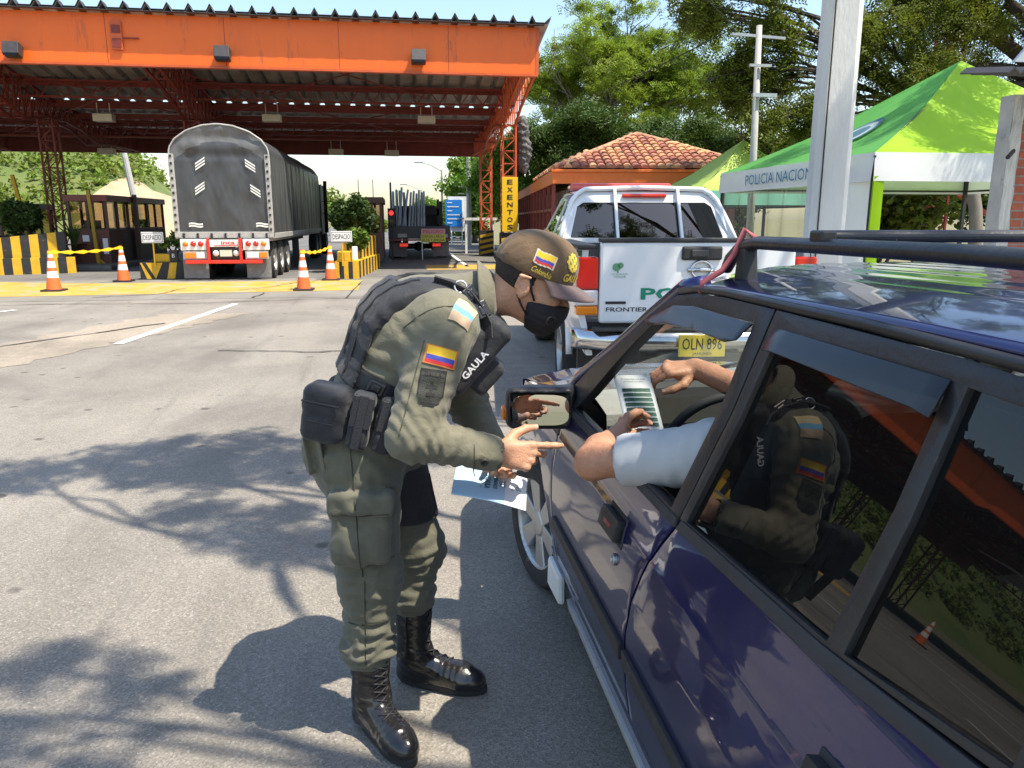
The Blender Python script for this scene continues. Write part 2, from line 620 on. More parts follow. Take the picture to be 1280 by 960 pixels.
# ================================================================== SETTING
def asphalt(name, ca, cb, stain=.75, agg=1.0, rough=.85):
    m = bpy.data.materials.new(name); m.use_nodes = True
    nt = m.node_tree; L = nt.links.new; b = nt.nodes['Principled BSDF']
    b.inputs['Specular IOR Level'].default_value = .35
    tc = nd(nt, 'ShaderNodeTexCoord')
    def noise(scale, detail=6, rough_=.6, src=None, dist=0.):
        n = nd(nt, 'ShaderNodeTexNoise')
        n.inputs['Scale'].default_value = scale; n.inputs['Detail'].default_value = detail
        n.inputs['Roughness'].default_value = rough_; n.inputs['Distortion'].default_value = dist
        L(src or tc.outputs['Object'], n.inputs[0]); return n.outputs[0]
    def ramp(src, p0, p1, c0, c1):
        r = nd(nt, 'ShaderNodeValToRGB')
        r.color_ramp.elements[0].position = p0; r.color_ramp.elements[1].position = p1
        r.color_ramp.elements[0].color = (*c0, 1); r.color_ramp.elements[1].color = (*c1, 1)
        L(src, r.inputs[0]); return r.outputs[0]
    def mix(fac, a, bb, mode='MIX'):
        x = nd(nt, 'ShaderNodeMix', data_type='RGBA', blend_type=mode)
        if isinstance(fac, float): x.inputs[0].default_value = fac
        else: L(fac, x.inputs[0])
        for s, i in ((a, 6), (bb, 7)):
            if isinstance(s, tuple): x.inputs[i].default_value = (*s, 1)
            else: L(s, x.inputs[i])
        return x.outputs[2]
    base = ramp(noise(.55, 8, .6, dist=.4), .34, .66, ca, cb)
    # tyre-worn lanes along the road
    mp = nd(nt, 'ShaderNodeMapping'); mp.inputs['Scale'].default_value = (1.1, .05, 1)
    L(tc.outputs['Object'], mp.inputs[0])
    base = mix(ramp(noise(1.4, 4, .5, mp.outputs[0]), .4, .75, (0, 0, 0), (.5, .5, .5)), base, tuple(c * .72 for c in ca))
    # fine aggregate
    v = nd(nt, 'ShaderNodeTexVoronoi'); v.inputs['Scale'].default_value = 150
    L(tc.outputs['Object'], v.inputs[0])
    hs = nd(nt, 'ShaderNodeSeparateColor'); L(v.outputs['Color'], hs.inputs[0])
    st = ramp(hs.outputs[0], .0, 1., (.62, .61, .60), (1.32, 1.30, 1.27))
    base = mix(.75 * agg, base, st, 'MULTIPLY')
    peb = ramp(hs.outputs[1], .93, .98, (0, 0, 0), (.55, .55, .55))
    base = mix(peb, base, tuple(min(.6, c * 1.55) for c in cb))
    # dark flattened chewing gum and oil specks
    v2 = nd(nt, 'ShaderNodeTexVoronoi'); v2.inputs['Scale'].default_value = 3.1
    v2.inputs['Randomness'].default_value = 1
    wob = nd(nt, 'ShaderNodeVectorMath', operation='MULTIPLY_ADD')
    nn = nd(nt, 'ShaderNodeTexNoise'); nn.inputs['Scale'].default_value = 14
    L(tc.outputs['Object'], nn.inputs[0]); L(nn.outputs['Color'], wob.inputs[0])
    wob.inputs[1].default_value = (.06, .06, 0); L(tc.outputs['Object'], wob.inputs[2])
    L(wob.outputs[0], v2.inputs[0])
    sp = ramp(v2.outputs['Distance'], .09, .15, (stain, stain, stain), (0, 0, 0))
    s2 = nd(nt, 'ShaderNodeSeparateColor'); L(v2.outputs['Color'], s2.inputs[0])
    sp = mix(1.0, sp, ramp(s2.outputs[0], .62, .66, (0, 0, 0), (1.3, 1.3, 1.3)), 'MULTIPLY')
    # oil drips and tyre scuffs down the lane centres
    mp2 = nd(nt, 'ShaderNodeMapping'); mp2.inputs['Scale'].default_value = (2.2, .22, 1); mp2.inputs['Rotation'].default_value = (0, 0, .06)
    L(tc.outputs['Object'], mp2.inputs[0])
    base = mix(ramp(noise(1.0, 9, .7, mp2.outputs[0], .6), .56, .72, (0, 0, 0), (.55, .55, .55)), base, tuple(c * .55 for c in ca))
    base = mix(ramp(noise(2.6, 8, .75), .60, .74, (0, 0, 0), (.5, .5, .5)), base, tuple(min(.5, c * 1.25) for c in cb))
    base = mix(sp, base, tuple(c * .42 for c in ca))
    pat = ramp(noise(.33, 6, .65, dist=.8), .50, .64, (0, 0, 0), (.62, .62, .62))
    base = mix(pat, base, tuple(c * .62 for c in ca))
    L(base, b.inputs['Base Color'])
    b.inputs['Roughness'].default_value = rough
    bp = nd(nt, 'ShaderNodeBump'); bp.inputs['Strength'].default_value = .55; bp.inputs['Distance'].default_value = .004
    L(v.outputs['Distance'], bp.inputs['Height']); L(bp.outputs[0], b.inputs['Normal'])
    return m

M_road = asphalt('road_asphalt', (.205, .188, .163), (.275, .254, .22))
M_conc = asphalt('road_concrete', (.20, .188, .163), (.25, .235, .205), stain=.35, agg=.6)
M_rough = asphalt('road_rough', (.27, .235, .185), (.36, .31, .25), stain=.4, agg=1.3)
M_plaza = asphalt('plaza_asphalt', (.13, .125, .12), (.18, .175, .165))
M_white = mat('road_white', (.72, .72, .70), .7, var=.08, vscale=3, dirt=((.28, .27, .25), 22, .55))
M_yellow = mat('road_yellow', (.48, .285, .04), .75, var=.15, vscale=1.2, dirt=((.36, .30, .20), 2.2, .50))
M_black = mat('black_plastic', (.018, .018, .019), .55, var=.2)
M_rubber = mat('rubber', (.022, .022, .022), .8, var=.25, vscale=20)
M_blackp = mat('black_paint', (.02, .02, .02), .6, var=.3, dirt=((.16, .15, .13), 9, .62))
M_yelp = mat('yellow_paint', (.62, .36, .015), .6, var=.12, dirt=((.25, .18, .07), 9, .60))
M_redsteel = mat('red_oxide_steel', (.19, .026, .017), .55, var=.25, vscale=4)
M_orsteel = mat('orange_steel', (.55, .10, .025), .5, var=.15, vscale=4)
M_orange = mat('orange_fascia', (.80, .135, .008), .45, var=.06, vscale=.9, dirt=((.50, .10, .02), 2.5, .56), stretch=(1, 1, .16))
M_corr = mat('weathered_corrugated', (.34, .32, .30), .5, metal=.3, var=.3, vscale=2, dirt=((.12, .07, .05), 5, .58))
M_corrd = mat('dark_corrugated', (.045, .04, .04), .5, var=.25)
M_steel = mat('galvanised', (.45, .46, .47), .42, metal=.8, var=.12)
M_chrome = mat('chrome', (.62, .62, .63), .16, metal=1., var=.1)
M_whitep = mat('white_painted_board', (.78, .78, .76), .5, var=.05, dirt=((.4, .38, .34), 6, .66))
M_lettk = mat('black_lettering', (.02, .02, .022), .6)
M_lettw = mat('white_lettering', (.8, .8, .8), .6)
M_cream = mat('cream_lamp', (.62, .58, .48), .5, var=.06)
M_concrete = mat('concrete', (.42, .41, .38), .85, var=.15, vscale=3, bump=.3, bscale=40, dirt=((.24, .23, .21), 5, .62))
M_glassd = glass_mat('dark_window_glass', (.16, .16, .15), 1.6)
M_glassc = glass_mat('clear_window_glass', (.80, .84, .82), 1.5)

def sheet(name, x0, x1, y0, y1, z, m):
    b = MB(); b.add([(x0, y0, z), (x1, y0, z), (x1, y1, z), (x0, y1, z)], [(0, 1, 2, 3)])
    return struct(b.build(name, m, recalc=False))

M_soil = mat('dry_soil', (.20, .15, .09), .95, col2=(.12, .14, .05), vscale=.25, bump=.4, bscale=8)
sheet('ground', -900, 900, -300, 1600, -.012, M_soil)
sheet('road', -34, 5.2, -30, 20.6, 0, M_road)
sheet('road_beyond', -34, 5.2, 20.6, 140, 0.0, M_plaza)
# pale concrete apron in front of the toll, slabs with joints
b = MB()
xs = [-34, -24, -17.5, -12.6, -8.6, -4.9, -1.1, 3.2, 5.2]
for i in range(len(xs) - 1):
    for (ya, yb) in ((15.7, 18.9), (18.93, 21.4)):
        b.add([(xs[i] + .015, ya + .12 * xs[i] * .1 + .4, .004), (xs[i + 1] - .015, ya + .12 * xs[i + 1] * .1 + .4, .004),
               (xs[i + 1] - .015, yb, .004), (xs[i] + .015, yb, .004)], [(0, 1, 2, 3)])
struct(b.build('concrete_apron', M_conc, recalc=False))
# worn rough strip, wedge shaped, in the left lanes
b = MB()
n = 40; V = []; F = []
for i in range(n + 1):
    t = i / n; y = 4 + t * 9.5; x = -6.5 + t * 3.4
    V += [(x - .9 - .12 * math.sin(i * 1.9), y, .004), (x + .55 + .1 * math.sin(i * 2.7 + 1), y, .004)]
for i in range(n): F.append((2 * i, 2 * i + 1, 2 * i + 3, 2 * i + 2))
b.add(V, F); struct(b.build('worn_strip', M_rough, recalc=False))

def line(b, p, q, wd, z=.008):
    p = np.array(p, float); q = np.array(q, float); d = q - p; d /= np.linalg.norm(d); s = np.array([-d[1], d[0]]) * wd / 2
    b.add([(*(p - s), z), (*(p + s), z), (*(q + s), z), (*(q - s), z)], [(3, 2, 1, 0)])
b = MB()
line(b, (-3.60, 10.3), (-3.10, 15.0), .13)
line(b, (-8.6, 11.0), (-6.7, 14.5), .13)
for k in range(4):
    line(b, (-4.0 - .3 * k, 5.4 - 7 * k), (-3.85 - .3 * k, 1.4 - 7 * k), .13) if k else None
line(b, (-9.0, -20), (-9.9, 9.5), .13); line(b, (-14.0, -20), (-14.2, 14), .13); line(b, (-18.5, -20), (-18.5, 15), .18)
line(b, (2.2, 26), (2.4, 90), .12); line(b, (-26, 15.4), (-12, 15.4), .12)
struct(b.build('road_lane_line', M_white, recalc=False))
b = MB()
V = [(-14.5, 17.1), (-7.7, 17.05), (-.98, 17.6), (-1.02, 20.5), (-7.5, 20.3), (-14.5, 22.4)]
b.add([(x, y, .008) for x, y in V], [(0, 1, 2, 3, 4, 5)])
b.add([(.8, 24.4, .008), (5.1, 24.4, .008), (5.1, 27, .008), (.8, 27, .008)], [(0, 1, 2, 3)])
struct(b.build('road_marking', M_yellow, recalc=False))
# tar-filled cracks
M_tar = mat('tar', (.05, .048, .045), .6)
b = MB()
for path in ([(-3.6, 17.9), (-3.1, 18.6), (-2.7, 19.6), (-2.4, 20.9)], [(-9, 15.0), (-6.6, 15.45), (-4.0, 15.2), (-1.2, 15.8), (.5, 15.7)],
             [(-6.2, 16.6), (-5.1, 17.2), (-4.9, 18.8)], [(-3.0, 16.1), (-2.9, 17.3)], [(-1.1, 15.8), (-1.0, 20.6)],
             [(-10, 8.2), (-7.2, 9.6), (-5.1, 10.1), (-3.4, 12.6)], [(-2.2, 9.6), (-1.0, 9.3), (.3, 9.5)]):
    pts = []
    for a, c in zip(path[:-1], path[1:]):
        for t in np.linspace(0, 1, 9)[:-1]:
            pts.append((a[0] + (c[0] - a[0]) * t + random.uniform(-.03, .03), a[1] + (c[1] - a[1]) * t + random.uniform(-.03, .03)))
    for a, c in zip(pts[:-1], pts[1:]): line(b, a, c, random.uniform(.025, .055), .012)
struct(b.build('road_crack', M_tar, recalc=False))
# kerb and pavement on the right
b = MB(); b.bx(5.2, 5.38, -6, 90, -.02, .13); struct(b.build('kerb', M_concrete, bevel=.015))
b = MB(); b.bx(5.382, 12, -6, 40, -.02, .11); struct(b.build('pavement', M_concrete))

# ---- hill
M_hill = mat('hill_ground', (.075, .115, .02), .95, col2=(.13, .15, .04), vscale=.09, bump=.3, bscale=2)
M_sand = mat('sandy_cut', (.42, .32, .20), .95, col2=(.34, .25, .15), vscale=.5, bump=.5, bscale=3)
def sstep(a, b_, x):
    t = min(1, max(0, (x - a) / (b_ - a))); return t * t * (3 - 2 * t)
def hill_z(x, y):
    px = x * 120 / max(60, y)                 # lateral position seen at 120 m
    base = 12.5 * sstep(-24, -44, px) + 9 * sstep(-44, -95, px) + 22 * sstep(-95, -260, px)
    e = sstep(62, 112, y) * (1 + .25 * sstep(120, 240, y))
    n_ = mnoise.noise(Vector((x * .03, y * .03, 0))) * 2.2 + mnoise.noise(Vector((x * .11, y * .11, 3))) * .7
    return base * e + n_ * e * sstep(-24, -40, px) - .1
gx_ = np.concatenate([np.linspace(-330, -120, 22)[:-1], np.linspace(-120, -10, 70)]); gy_ = np.linspace(60, 300, 64)
V = [(x, y, hill_z(x, y)) for y in gy_ for x in gx_]; F = []; mi = []
nx = len(gx_)
def is_sand(x, y):
    px = x * 100 / y; z = hill_z(x, y)
    return -37.5 + 1.2 * math.sin(y * .3) < px < -25 and z < 6.3 + 1.2 * math.sin(x * .9) - .33 * abs(px + 31.5) and y < 112
for j in range(len(gy_) - 1):
    for i in range(nx - 1):
        F.append((j * nx + i, j * nx + i + 1, (j + 1) * nx + i + 1, (j + 1) * nx + i))
        mi.append(1 if is_sand((gx_[i] + gx_[i + 1]) / 2, (gy_[j] + gy_[j + 1]) / 2) else 0)
struct(mesh_obj('hill', V, F, [M_hill, M_sand], smooth=True, midx=mi))

# ---- foliage tools
def leaf_mat(name, c, trans=.35, var=.35, rough=.55):
    return mat(name, c, rough, island=var, trans=trans, spec=.3)
M_bark = mat('bark', (.10, .075, .055), .9, var=.35, vscale=6, bump=.8, bscale=14, stretch=(1, 1, .25))
M_barkp = mat('pale_bark', (.17, .15, .125), .9, var=.25, vscale=6, bump=.6, bscale=14, stretch=(1, 1, .25))

def leaf_cloud(centres, radii, counts, size, flat=.75, seed=1, elong=1.8, spray=0, up=.5, outer=.45):
    """small leaf faces scattered through clumps; with spray>0 every point is a pinnate spray of leaflets"""
    g = np.random.default_rng(seed)
    P = []
    for c, r, n in zip(centres, radii, counts):
        d = g.normal(size=(n, 3)); d /= np.linalg.norm(d, axis=1)[:, None]
        rad = g.random(n) ** outer
        wob = 1 + .25 * np.sin(d[:, 0] * 5 + c[0]) * np.cos(d[:, 1] * 4 + c[1])
        p = d * (rad * wob)[:, None] * np.asarray(r) * np.array([1, 1, flat])
        P.append(p + np.asarray(c))
    P = np.concatenate(P); N = len(P)
    nrm = g.normal(size=(N, 3)); nrm[:, 2] = np.abs(nrm[:, 2]) + up; nrm /= np.linalg.norm(nrm, axis=1)[:, None]
    a = g.normal(size=(N, 3)); a -= nrm * (a * nrm).sum(1)[:, None]; a /= np.linalg.norm(a, axis=1)[:, None]
    b_ = np.cross(nrm, a)
    s = size * (.6 + .8 * g.random(N))
    if not spray:
        q = [P - a * (s * elong / 2)[:, None], P + b_ * (s * .5)[:, None], P + a * (s * elong / 2)[:, None], P - b_ * (s * .5)[:, None]]
        V = np.stack(q, 1).reshape(-1, 3); F = np.arange(N * 4).reshape(-1, 4)
        return V, F
    Vs = []
    for k in range(spray):
        t = (k // 2 + .5) / (spray / 2) - .5
        side = 1 if k % 2 else -1
        c = P + a * (t * s * 3.2)[:, None] + nrm * (-.25 * (t + .5) ** 2 * s * 3)[:, None]
        o = (b_ * side * .8 + a * .45); o /= np.linalg.norm(o, axis=1)[:, None]
        w_ = np.cross(nrm, o)
        tip = c + o * (s * 1.0)[:, None]
        mid = c + o * (s * .5)[:, None]
        q = [c, mid + w_ * (s * .2)[:, None], tip, mid - w_ * (s * .2)[:, None]]
        Vs.append(np.stack(q, 1))
    V = np.stack(Vs, 1).reshape(-1, 3); F = np.arange(len(V)).reshape(-1, 4)
    return V, F

def quads_obj(name, V, F, m, parent=None):
    me = bpy.data.meshes.new(name)
    V = V - np.array(wloc(parent)); n = len(F)
    me.vertices.add(len(V)); me.vertices.foreach_set('co', V.astype(np.float32).ravel())
    me.loops.add(n * 4); me.loops.foreach_set('vertex_index', F.astype(np.int32).ravel())
    me.polygons.add(n); me.polygons.foreach_set('loop_start', np.arange(n, dtype=np.int32) * 4)
    me.update(calc_edges=True); me.validate()
    me.materials.append(m)
    o = bpy.data.objects.new(name, me); COL.objects.link(o)
    if parent is not None: o.parent = parent
    return o

def branch_path(p, q, sag=0., n=8, wob=.06):
    p = np.array(p, float); q = np.array(q, float); L_ = np.linalg.norm(q - p); out = []
    r1, r2 = random.uniform(-1, 1), random.uniform(-1, 1)
    for i in range(n + 1):
        t = i / n
        c = p + (q - p) * t + np.array([r1 * math.sin(t * 5 + r2), r2 * math.sin(t * 4 + r1), 0]) * L_ * wob * math.sin(math.pi * t)
        c[2] += L_ * sag * math.sin(math.pi * t)
        out.append(c)
    return out

def tree(name, label, base, fork, clumps, r0, lm, bm_, size, density, seed, group=None, spray=0, flat=.7, twigs=2, outer=.5, cat='tree', elong=1.8, limb=.4, sag=.08, hubs=0):
    """trunk to the fork, a limb to every clump (x, y, z, radius), leaves in the clumps"""
    random.seed(seed)
    t = thing(name, label, cat, base, group)
    tr = MB()
    tr.tube(branch_path(base, fork, 0, 8, .03), list(np.linspace(r0 * 1.25, r0 * .8, 9)), 10)
    tw = MB()
    cs = []; rs = []; ns = []
    hub = []
    if hubs:
        fk = np.array(fork, float); P_ = np.array([c[:3] for c in clumps])
        for i in random.sample(range(len(clumps)), min(hubs, len(clumps))):
            h_ = fk + (P_[i] - fk) * random.uniform(.42, .62); hub.append(h_)
            tw.tube(branch_path(fork, h_, sag, 7, .06), list(np.linspace(r0 * .62, r0 * .34, 8)), 8)
    for x, y, z, r in clumps:
        L_ = np.linalg.norm(np.array((x, y, z)) - np.array(fork))
        st_ = fork if not hub else min(hub, key=lambda q: np.linalg.norm(q - np.array((x, y, z))))
        pa = branch_path(st_, (x, y, z), sag, 9, .09)
        tw.tube(pa, list(np.linspace(r0 * limb, .010 + r0 * .03, 10)), 6)
        for k in range(twigs):
            i = random.randint(4, 8)
            e = np.array((x, y, z)) + np.array([random.uniform(-1, 1), random.uniform(-1, 1), random.uniform(-.5, .8)]) * r * .9
            tw.tube(branch_path(pa[i], e, .06, 5, .08), list(np.linspace(min(.04, r0 * .14), .006, 6)), 5)
        cs.append((x, y, z)); rs.append((r, r, r)); ns.append(int(density * r * r))
        for k in range(3):
            d = np.array([random.uniform(-1, 1), random.uniform(-1, 1), random.uniform(-.6, .6)])
            rr = r * random.uniform(.35, .6)
            cs.append(tuple(np.array((x, y, z)) + d * r * .9)); rs.append((rr,) * 3); ns.append(int(density * rr * rr * 1.1))
    tr.build('trunk', bm_, t, smooth=True)
    tw.build('limbs', bm_, t, smooth=True)
    V, F = leaf_cloud(cs, rs, ns, size, flat, seed, elong, spray, outer=outer)
    quads_obj('crown', V, F, lm, t)
    return t

def shrub(name, label, base, h, r, lm, size, n, seed, cat='bush', group=None, elong=1.8, nst=5):
    random.seed(seed)
    t = thing(name, label, cat, base, group)
    st = MB(); cs = []; rs = []; ns = []
    for k in range(nst):
        a = random.uniform(0, 6.28); e = (base[0] + r * .6 * math.cos(a), base[1] + r * .6 * math.sin(a), base[2] + h * random.uniform(.5, .85))
        st.tube(branch_path(base, e, 0, 4, .06), list(np.linspace(.03, .01, 5)), 5)
        cs.append(e); rs.append((r * .55, r * .55, h * .3)); ns.append(n // nst)
    st.build('stem', M_bark, t, smooth=True)
    V, F = leaf_cloud(cs, rs, ns, size, 1., seed, elong)
    quads_obj('foliage', V, F, lm, t)
    return t

# vegetation on the hill: a far wood read as one mass
g = np.random.default_rng(11)
cs = []; rs = []; ns = []
for k in range(3600):
    y = g.uniform(72, 190); px = g.uniform(-150, -27); x = px * y / 120
    if y < 112 and is_sand(x, y): continue
    z = hill_z(x, y)
    if z < .4: continue
    s = g.uniform(.4, 1.25) * (1.5 if z > 8 and g.random() < .4 else 1)
    cs.append((x, y, z + s * .6)); rs.append((s * 1.2, s * 1.2, s * 1.1)); ns.append(int(40 * s))
V, F = leaf_cloud(cs, rs, ns, .36, 1., 12, 1.3)
M_hleaf = leaf_mat('hill_foliage', (.15, .21, .03), .4, .5)
struct(quads_obj('hill_woods', V, F, M_hleaf), 'stuff')
# ================================================================== TOLL CANOPY
XL, XR = -38.0, 4.08
can = thing('toll_canopy', 'long orange toll plaza canopy with corrugated roof on red lattice columns', 'canopy', (-4, 28, 0))
# fascia with an uneven upper edge following the sheet ribs
b = MB(); b.bx(XL, XR, 23.39, 23.52, 5.66, 6.93); b.build('fascia', M_orange, can, bevel=.01)
for i in range(14):
    b = MB(); b.bx(XL + 2.9 + i * 3.05, XL + 2.912 + i * 3.05, 23.385, 23.392, 5.67, 6.92); b.build('panel_joint', M_redsteel, can)
b = MB(); b.bx(XL, XR, 23.34, 23.56, 5.60, 5.655); b.bx(XR - .06, XR + .03, 23.38, 23.8, 5.66, 6.9); b.build('fascia_trim', M_orsteel, can)
def corr_sheet(y0, z0, y1, z1, x0, x1, pitch=.545, rib=.085, t=.018):
    b = MB(); prof = []
    x = x0
    while x < x1:
        prof += [(x, 0), (x + pitch * .62, 0), (x + pitch * .80, rib), (x + pitch * .82, rib)]
        x += pitch
    prof.append((x1, 0))
    V = []; F = []
    n = len(prof)
    for (y, z) in ((y0, z0), (y1, z1)):
        V += [(a, y, z + h) for a, h in prof]
        V += [(a, y, z + h + t) for a, h in prof]
    for i in range(n - 1):
        F.append((i, i + 1, 2 * n + i + 1, 2 * n + i)); F.append((n + i, 3 * n + i, 3 * n + i + 1, n + i + 1))
        F.append((i, n + i, n + i + 1, i + 1)); F.append((2 * n + i, 2 * n + i + 1, 3 * n + i + 1, 3 * n + i))
    b.add(V, F); return b
corr_sheet(23.14, 6.955, 30.3, 5.62, XL, XR + .12, rib=.16).build('roof_sheet', M_corr, can)
corr_sheet(30.3, 5.49, 39.3, 5.34, XL, XR + .12).build('roof_sheet', M_corr, can)
b = MB(); b.bx(XL, XR + .14, 23.10, 23.5, 6.935, 6.953)
b.build('eave_flashing', M_corrd, can)
# dark zig-zag eave closure above the fascia
b = corr_sheet(23.08, 6.99, 23.4, 6.975, XL, XR + .14, rib=.17, t=.012); b.build('eave_cap', M_corrd, can)
# purlins
b = MB()
for y, z in ((24.6, 6.45), (26.4, 6.11), (28.2, 5.78), (32.2, 5.23), (34.2, 5.2), (36.4, 5.16), (38.2, 5.13)):
    b.bx(XL, XR, y - .04, y + .04, z, z + .2)
b.bx(XL, XR, 30.22, 30.34, 5.36, 5.625); b.bx(XL, XR, 38.98, 39.05, 5.1, 5.33)
b.build('purlin', M_redsteel, can)
# lattice girders along x under the roof
def lattice(b, p, q, depth, n, wd=.07, dirn=(0, 0, 1), web=.035):
    p = np.array(p, float); q = np.array(q, float); dv = np.array(dirn, float) * depth
    b.bar(p, q, wd); b.bar(p - dv, q - dv, wd)
    for i in range(n):
        a = p + (q - p) * i / n; c = p + (q - p) * (i + .5) / n - dv; e = p + (q - p) * (i + 1) / n
        b.bar(a, c, web); b.bar(c, e, web)
b = MB()
lattice(b, (XL, 28.0, 5.92), (XR, 28.0, 5.92), .5, 56)
lattice(b, (XL, 33.9, 5.36), (XR, 33.9, 5.36), .6, 52)
lattice(b, (XL, 25.4, 6.42), (XR, 25.4, 6.42), .4, 60, .05, web=.025)
for x in np.arange(XL + 2, XR - 3, 5.3):          # flat cross bracing
    b.bar((x, 23.8, 6.3), (x + 5.3, 28, 5.6), .035); b.bar((x + 5.3, 23.8, 6.3), (x, 28, 5.6), .035)
    b.bar((x, 28, 5.4), (x + 5.3, 33.9, 4.9), .035); b.bar((x + 5.3, 28, 5.4), (x, 33.9, 4.9), .035)
b.build('roof_girder', M_redsteel, can)
b = MB(); b.bx(XL, XR, 39.1, 39.2, 4.55, 5.36); b.build('rear_fascia', M_redsteel, can)
# column trusses: cantilever forward and back
def bow(x, m, name):
    b = MB()
    top = [(23.56, 6.72), (25.4, 6.42), (28, 5.94), (30.2, 5.54), (33.9, 5.34), (36.5, 5.3), (39.05, 5.25)]
    bot = [(23.66, 5.72), (24.9, 5.50), (26.5, 5.15), (27.8, 4.72), (29.5, 4.95), (31.0, 5.0), (32.4, 4.85), (33.8, 4.45), (35.5, 4.55), (37.5, 4.6), (39.05, 4.62)]
    for dx in (-.2, .2):
        for P in (top, bot):
            for a, c in zip(P[:-1], P[1:]): b.bar((x + dx, *a), (x + dx, *c), .075)
        ty = np.array(top); by = np.array(bot)
        ys = np.linspace(23.7, 39, 31)
        for i in range(30):
            za, zb = np.interp(ys[i], ty[:, 0], ty[:, 1]), np.interp(ys[i], by[:, 0], by[:, 1])
            zc = np.interp(ys[i + 1], ty[:, 0], ty[:, 1])
            b.bar((x + dx, ys[i], za), (x + dx, ys[i], zb), .035); b.bar((x + dx, ys[i], zb), (x + dx, ys[i + 1], zc), .03)
    for y in np.linspace(23.8, 39, 16):
        z = np.interp(y, [p[0] for p in bot], [p[1] for p in bot]); b.bar((x - .2, y, z), (x + .2, y, z), .035)
    b.build(name, m, can)
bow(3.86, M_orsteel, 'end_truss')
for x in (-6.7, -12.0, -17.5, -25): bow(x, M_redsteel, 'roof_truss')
def lat_col(b, x, y, z0, z1, s=.46, seg=.42):
    for dx in (-1, 1):
        for dy in (-1, 1):
            b.bar((x + dx * s / 2, y + dy * s / 2, z0), (x + dx * s / 2, y + dy * s / 2, z1), .06)
    n = int((z1 - z0) / seg)
    for i in range(n):
        za, zb = z0 + (z1 - z0) * i / n, z0 + (z1 - z0) * (i + 1) / n
        for dx in (-1, 1):
            k = 1 if i % 2 else -1
            b.bar((x + dx * s / 2, y - k * s / 2, za), (x + dx * s / 2, y + k * s / 2, zb), .028)
            b.bar((x - k * s / 2, y + dx * s / 2, za), (x + k * s / 2, y + dx * s / 2, zb), .028)
            b.bar((x + dx * s / 2, y - s / 2, za), (x + dx * s / 2, y + s / 2, za), .025); b.bar((x - s / 2, y + dx * s / 2, za), (x + s / 2, y + dx * s / 2, za), .025)
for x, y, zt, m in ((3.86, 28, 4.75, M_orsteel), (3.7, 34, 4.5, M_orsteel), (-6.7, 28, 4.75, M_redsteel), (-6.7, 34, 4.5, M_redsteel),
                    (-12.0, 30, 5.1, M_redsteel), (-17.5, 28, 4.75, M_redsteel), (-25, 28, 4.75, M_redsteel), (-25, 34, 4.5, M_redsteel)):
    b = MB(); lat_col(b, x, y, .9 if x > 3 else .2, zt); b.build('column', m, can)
# striped plinths of the two right columns
def striped(b, x0, x1, y, z0, z1, n, slope, nrm=-1):
    """diagonal stripes on a face at y"""
    h = z1 - z0
    for k in range(n):
        za = z0 + h * k / n; zb = za + h / n * .5
        b.add([(x0, y, min(z1, max(z0, za))), (x1, y, min(z1, za + slope)), (x1, y, min(z1, zb + slope)), (x0, y, min(z1, zb))], [(0, 1, 2, 3)], 1)
for x, y in ((3.86, 28), (3.7, 34)):
    b = MB(); b.bx(x - .3, x + .3, y - .3, y + .3, 0, 1.08)
    striped(b, x - .3, x + .3, y - .304, .05, 1.0, 4, .12)
    b.build('column_plinth', [M_blackp, M_yelp], can)
# hanging box lights, floodlights
for x, y, z in ((-4.3, 29, 4.98), (1.04, 29, 5.02), (-9.8, 29, 4.9), (-.27, 36, 4.42), (-12.2, 36, 4.36), (-2.7, 36, 4.44)):
    b = MB(); b.box((x, y, z), (.62, .4, .24)); b.bar((x - .2, y, z + .1), (x - .2, y, z + .5), .03); b.bar((x + .2, y, z + .1), (x + .2, y, z + .5), .03)
    b.build('canopy_lamp', M_cream, can, bevel=.02)
for x, z in ((-9.93, 5.9), (-4.64, 5.95), (.65, 6.01)):
    b = MB(); b.box((x, 23.2, z), (.4, .3, .32), rotm(-18), 0); b.box((x, 23.04, z - .06), (.33, .02, .25), rotm(-18), 1)
    b.build('floodlight', [M_corrd, M_glassd], can, bevel=.015)
b = MB(); b.bx(-7.5, -7.22, 23.32, 23.36, 6.0, 6.72); b.bx(-7.47, -7.25, 23.30, 23.32, 6.06, 6.28, 1); b.bx(-7.47, -7.25, 23.30, 23.32, 6.42, 6.62, 1)
b.bar((-7.2, 23.33, 6.3), (-6.8, 23.33, 6.3), .035, mi=1)
b.build('sign_bracket', [M_orsteel, M_redsteel], can)
# dark tarp bundle tied at the column head
f = Field((4.0, 27.4, 2.9), (5.0, 28.6, 5.3), .04)
f.ell((4.35, 28, 4.6), (.22, .25, .5), .1); f.ell((4.42, 28, 3.95), (.25, .25, .45), .1); f.ell((4.38, 28, 3.5), (.2, .22, .35), .1)
V, Q = f.mesh(1); V = wrinkle(V, Q, [((4.4, 28, 4), .8, (.3, 0, 1), .2, .03)], .03, 3)
tag(mesh_obj('tarpaulin_bundle', V, Q, mat('grey_tarp', (.10, .10, .10), .7, var=.2), smooth=True), 'grey tarpaulin bundle tied behind the exentos column', 'tarpaulin')
# EXENTOS board
t = thing('lane_sign', 'tall yellow board reading EXENTOS on the orange column', 'sign', (3.86, 27.66, 2.06))
b = MB(); b.bx(3.58, 4.14, 27.64, 27.69, 1.12, 3.0); b.build('board', M_yelp.copy() if False else mat('sign_yellow', (.85, .52, .01), .45), t, bevel=.008)
b = MB()
for i, ch in enumerate('EXENTOS'): add_text(b, ch, (3.86, 27.632, 2.83 - i * .258), (1, 0, 0), (0, 0, 1), height=.165, width=.2, bold=.02)
b.build('lettering', M_lettk, t)

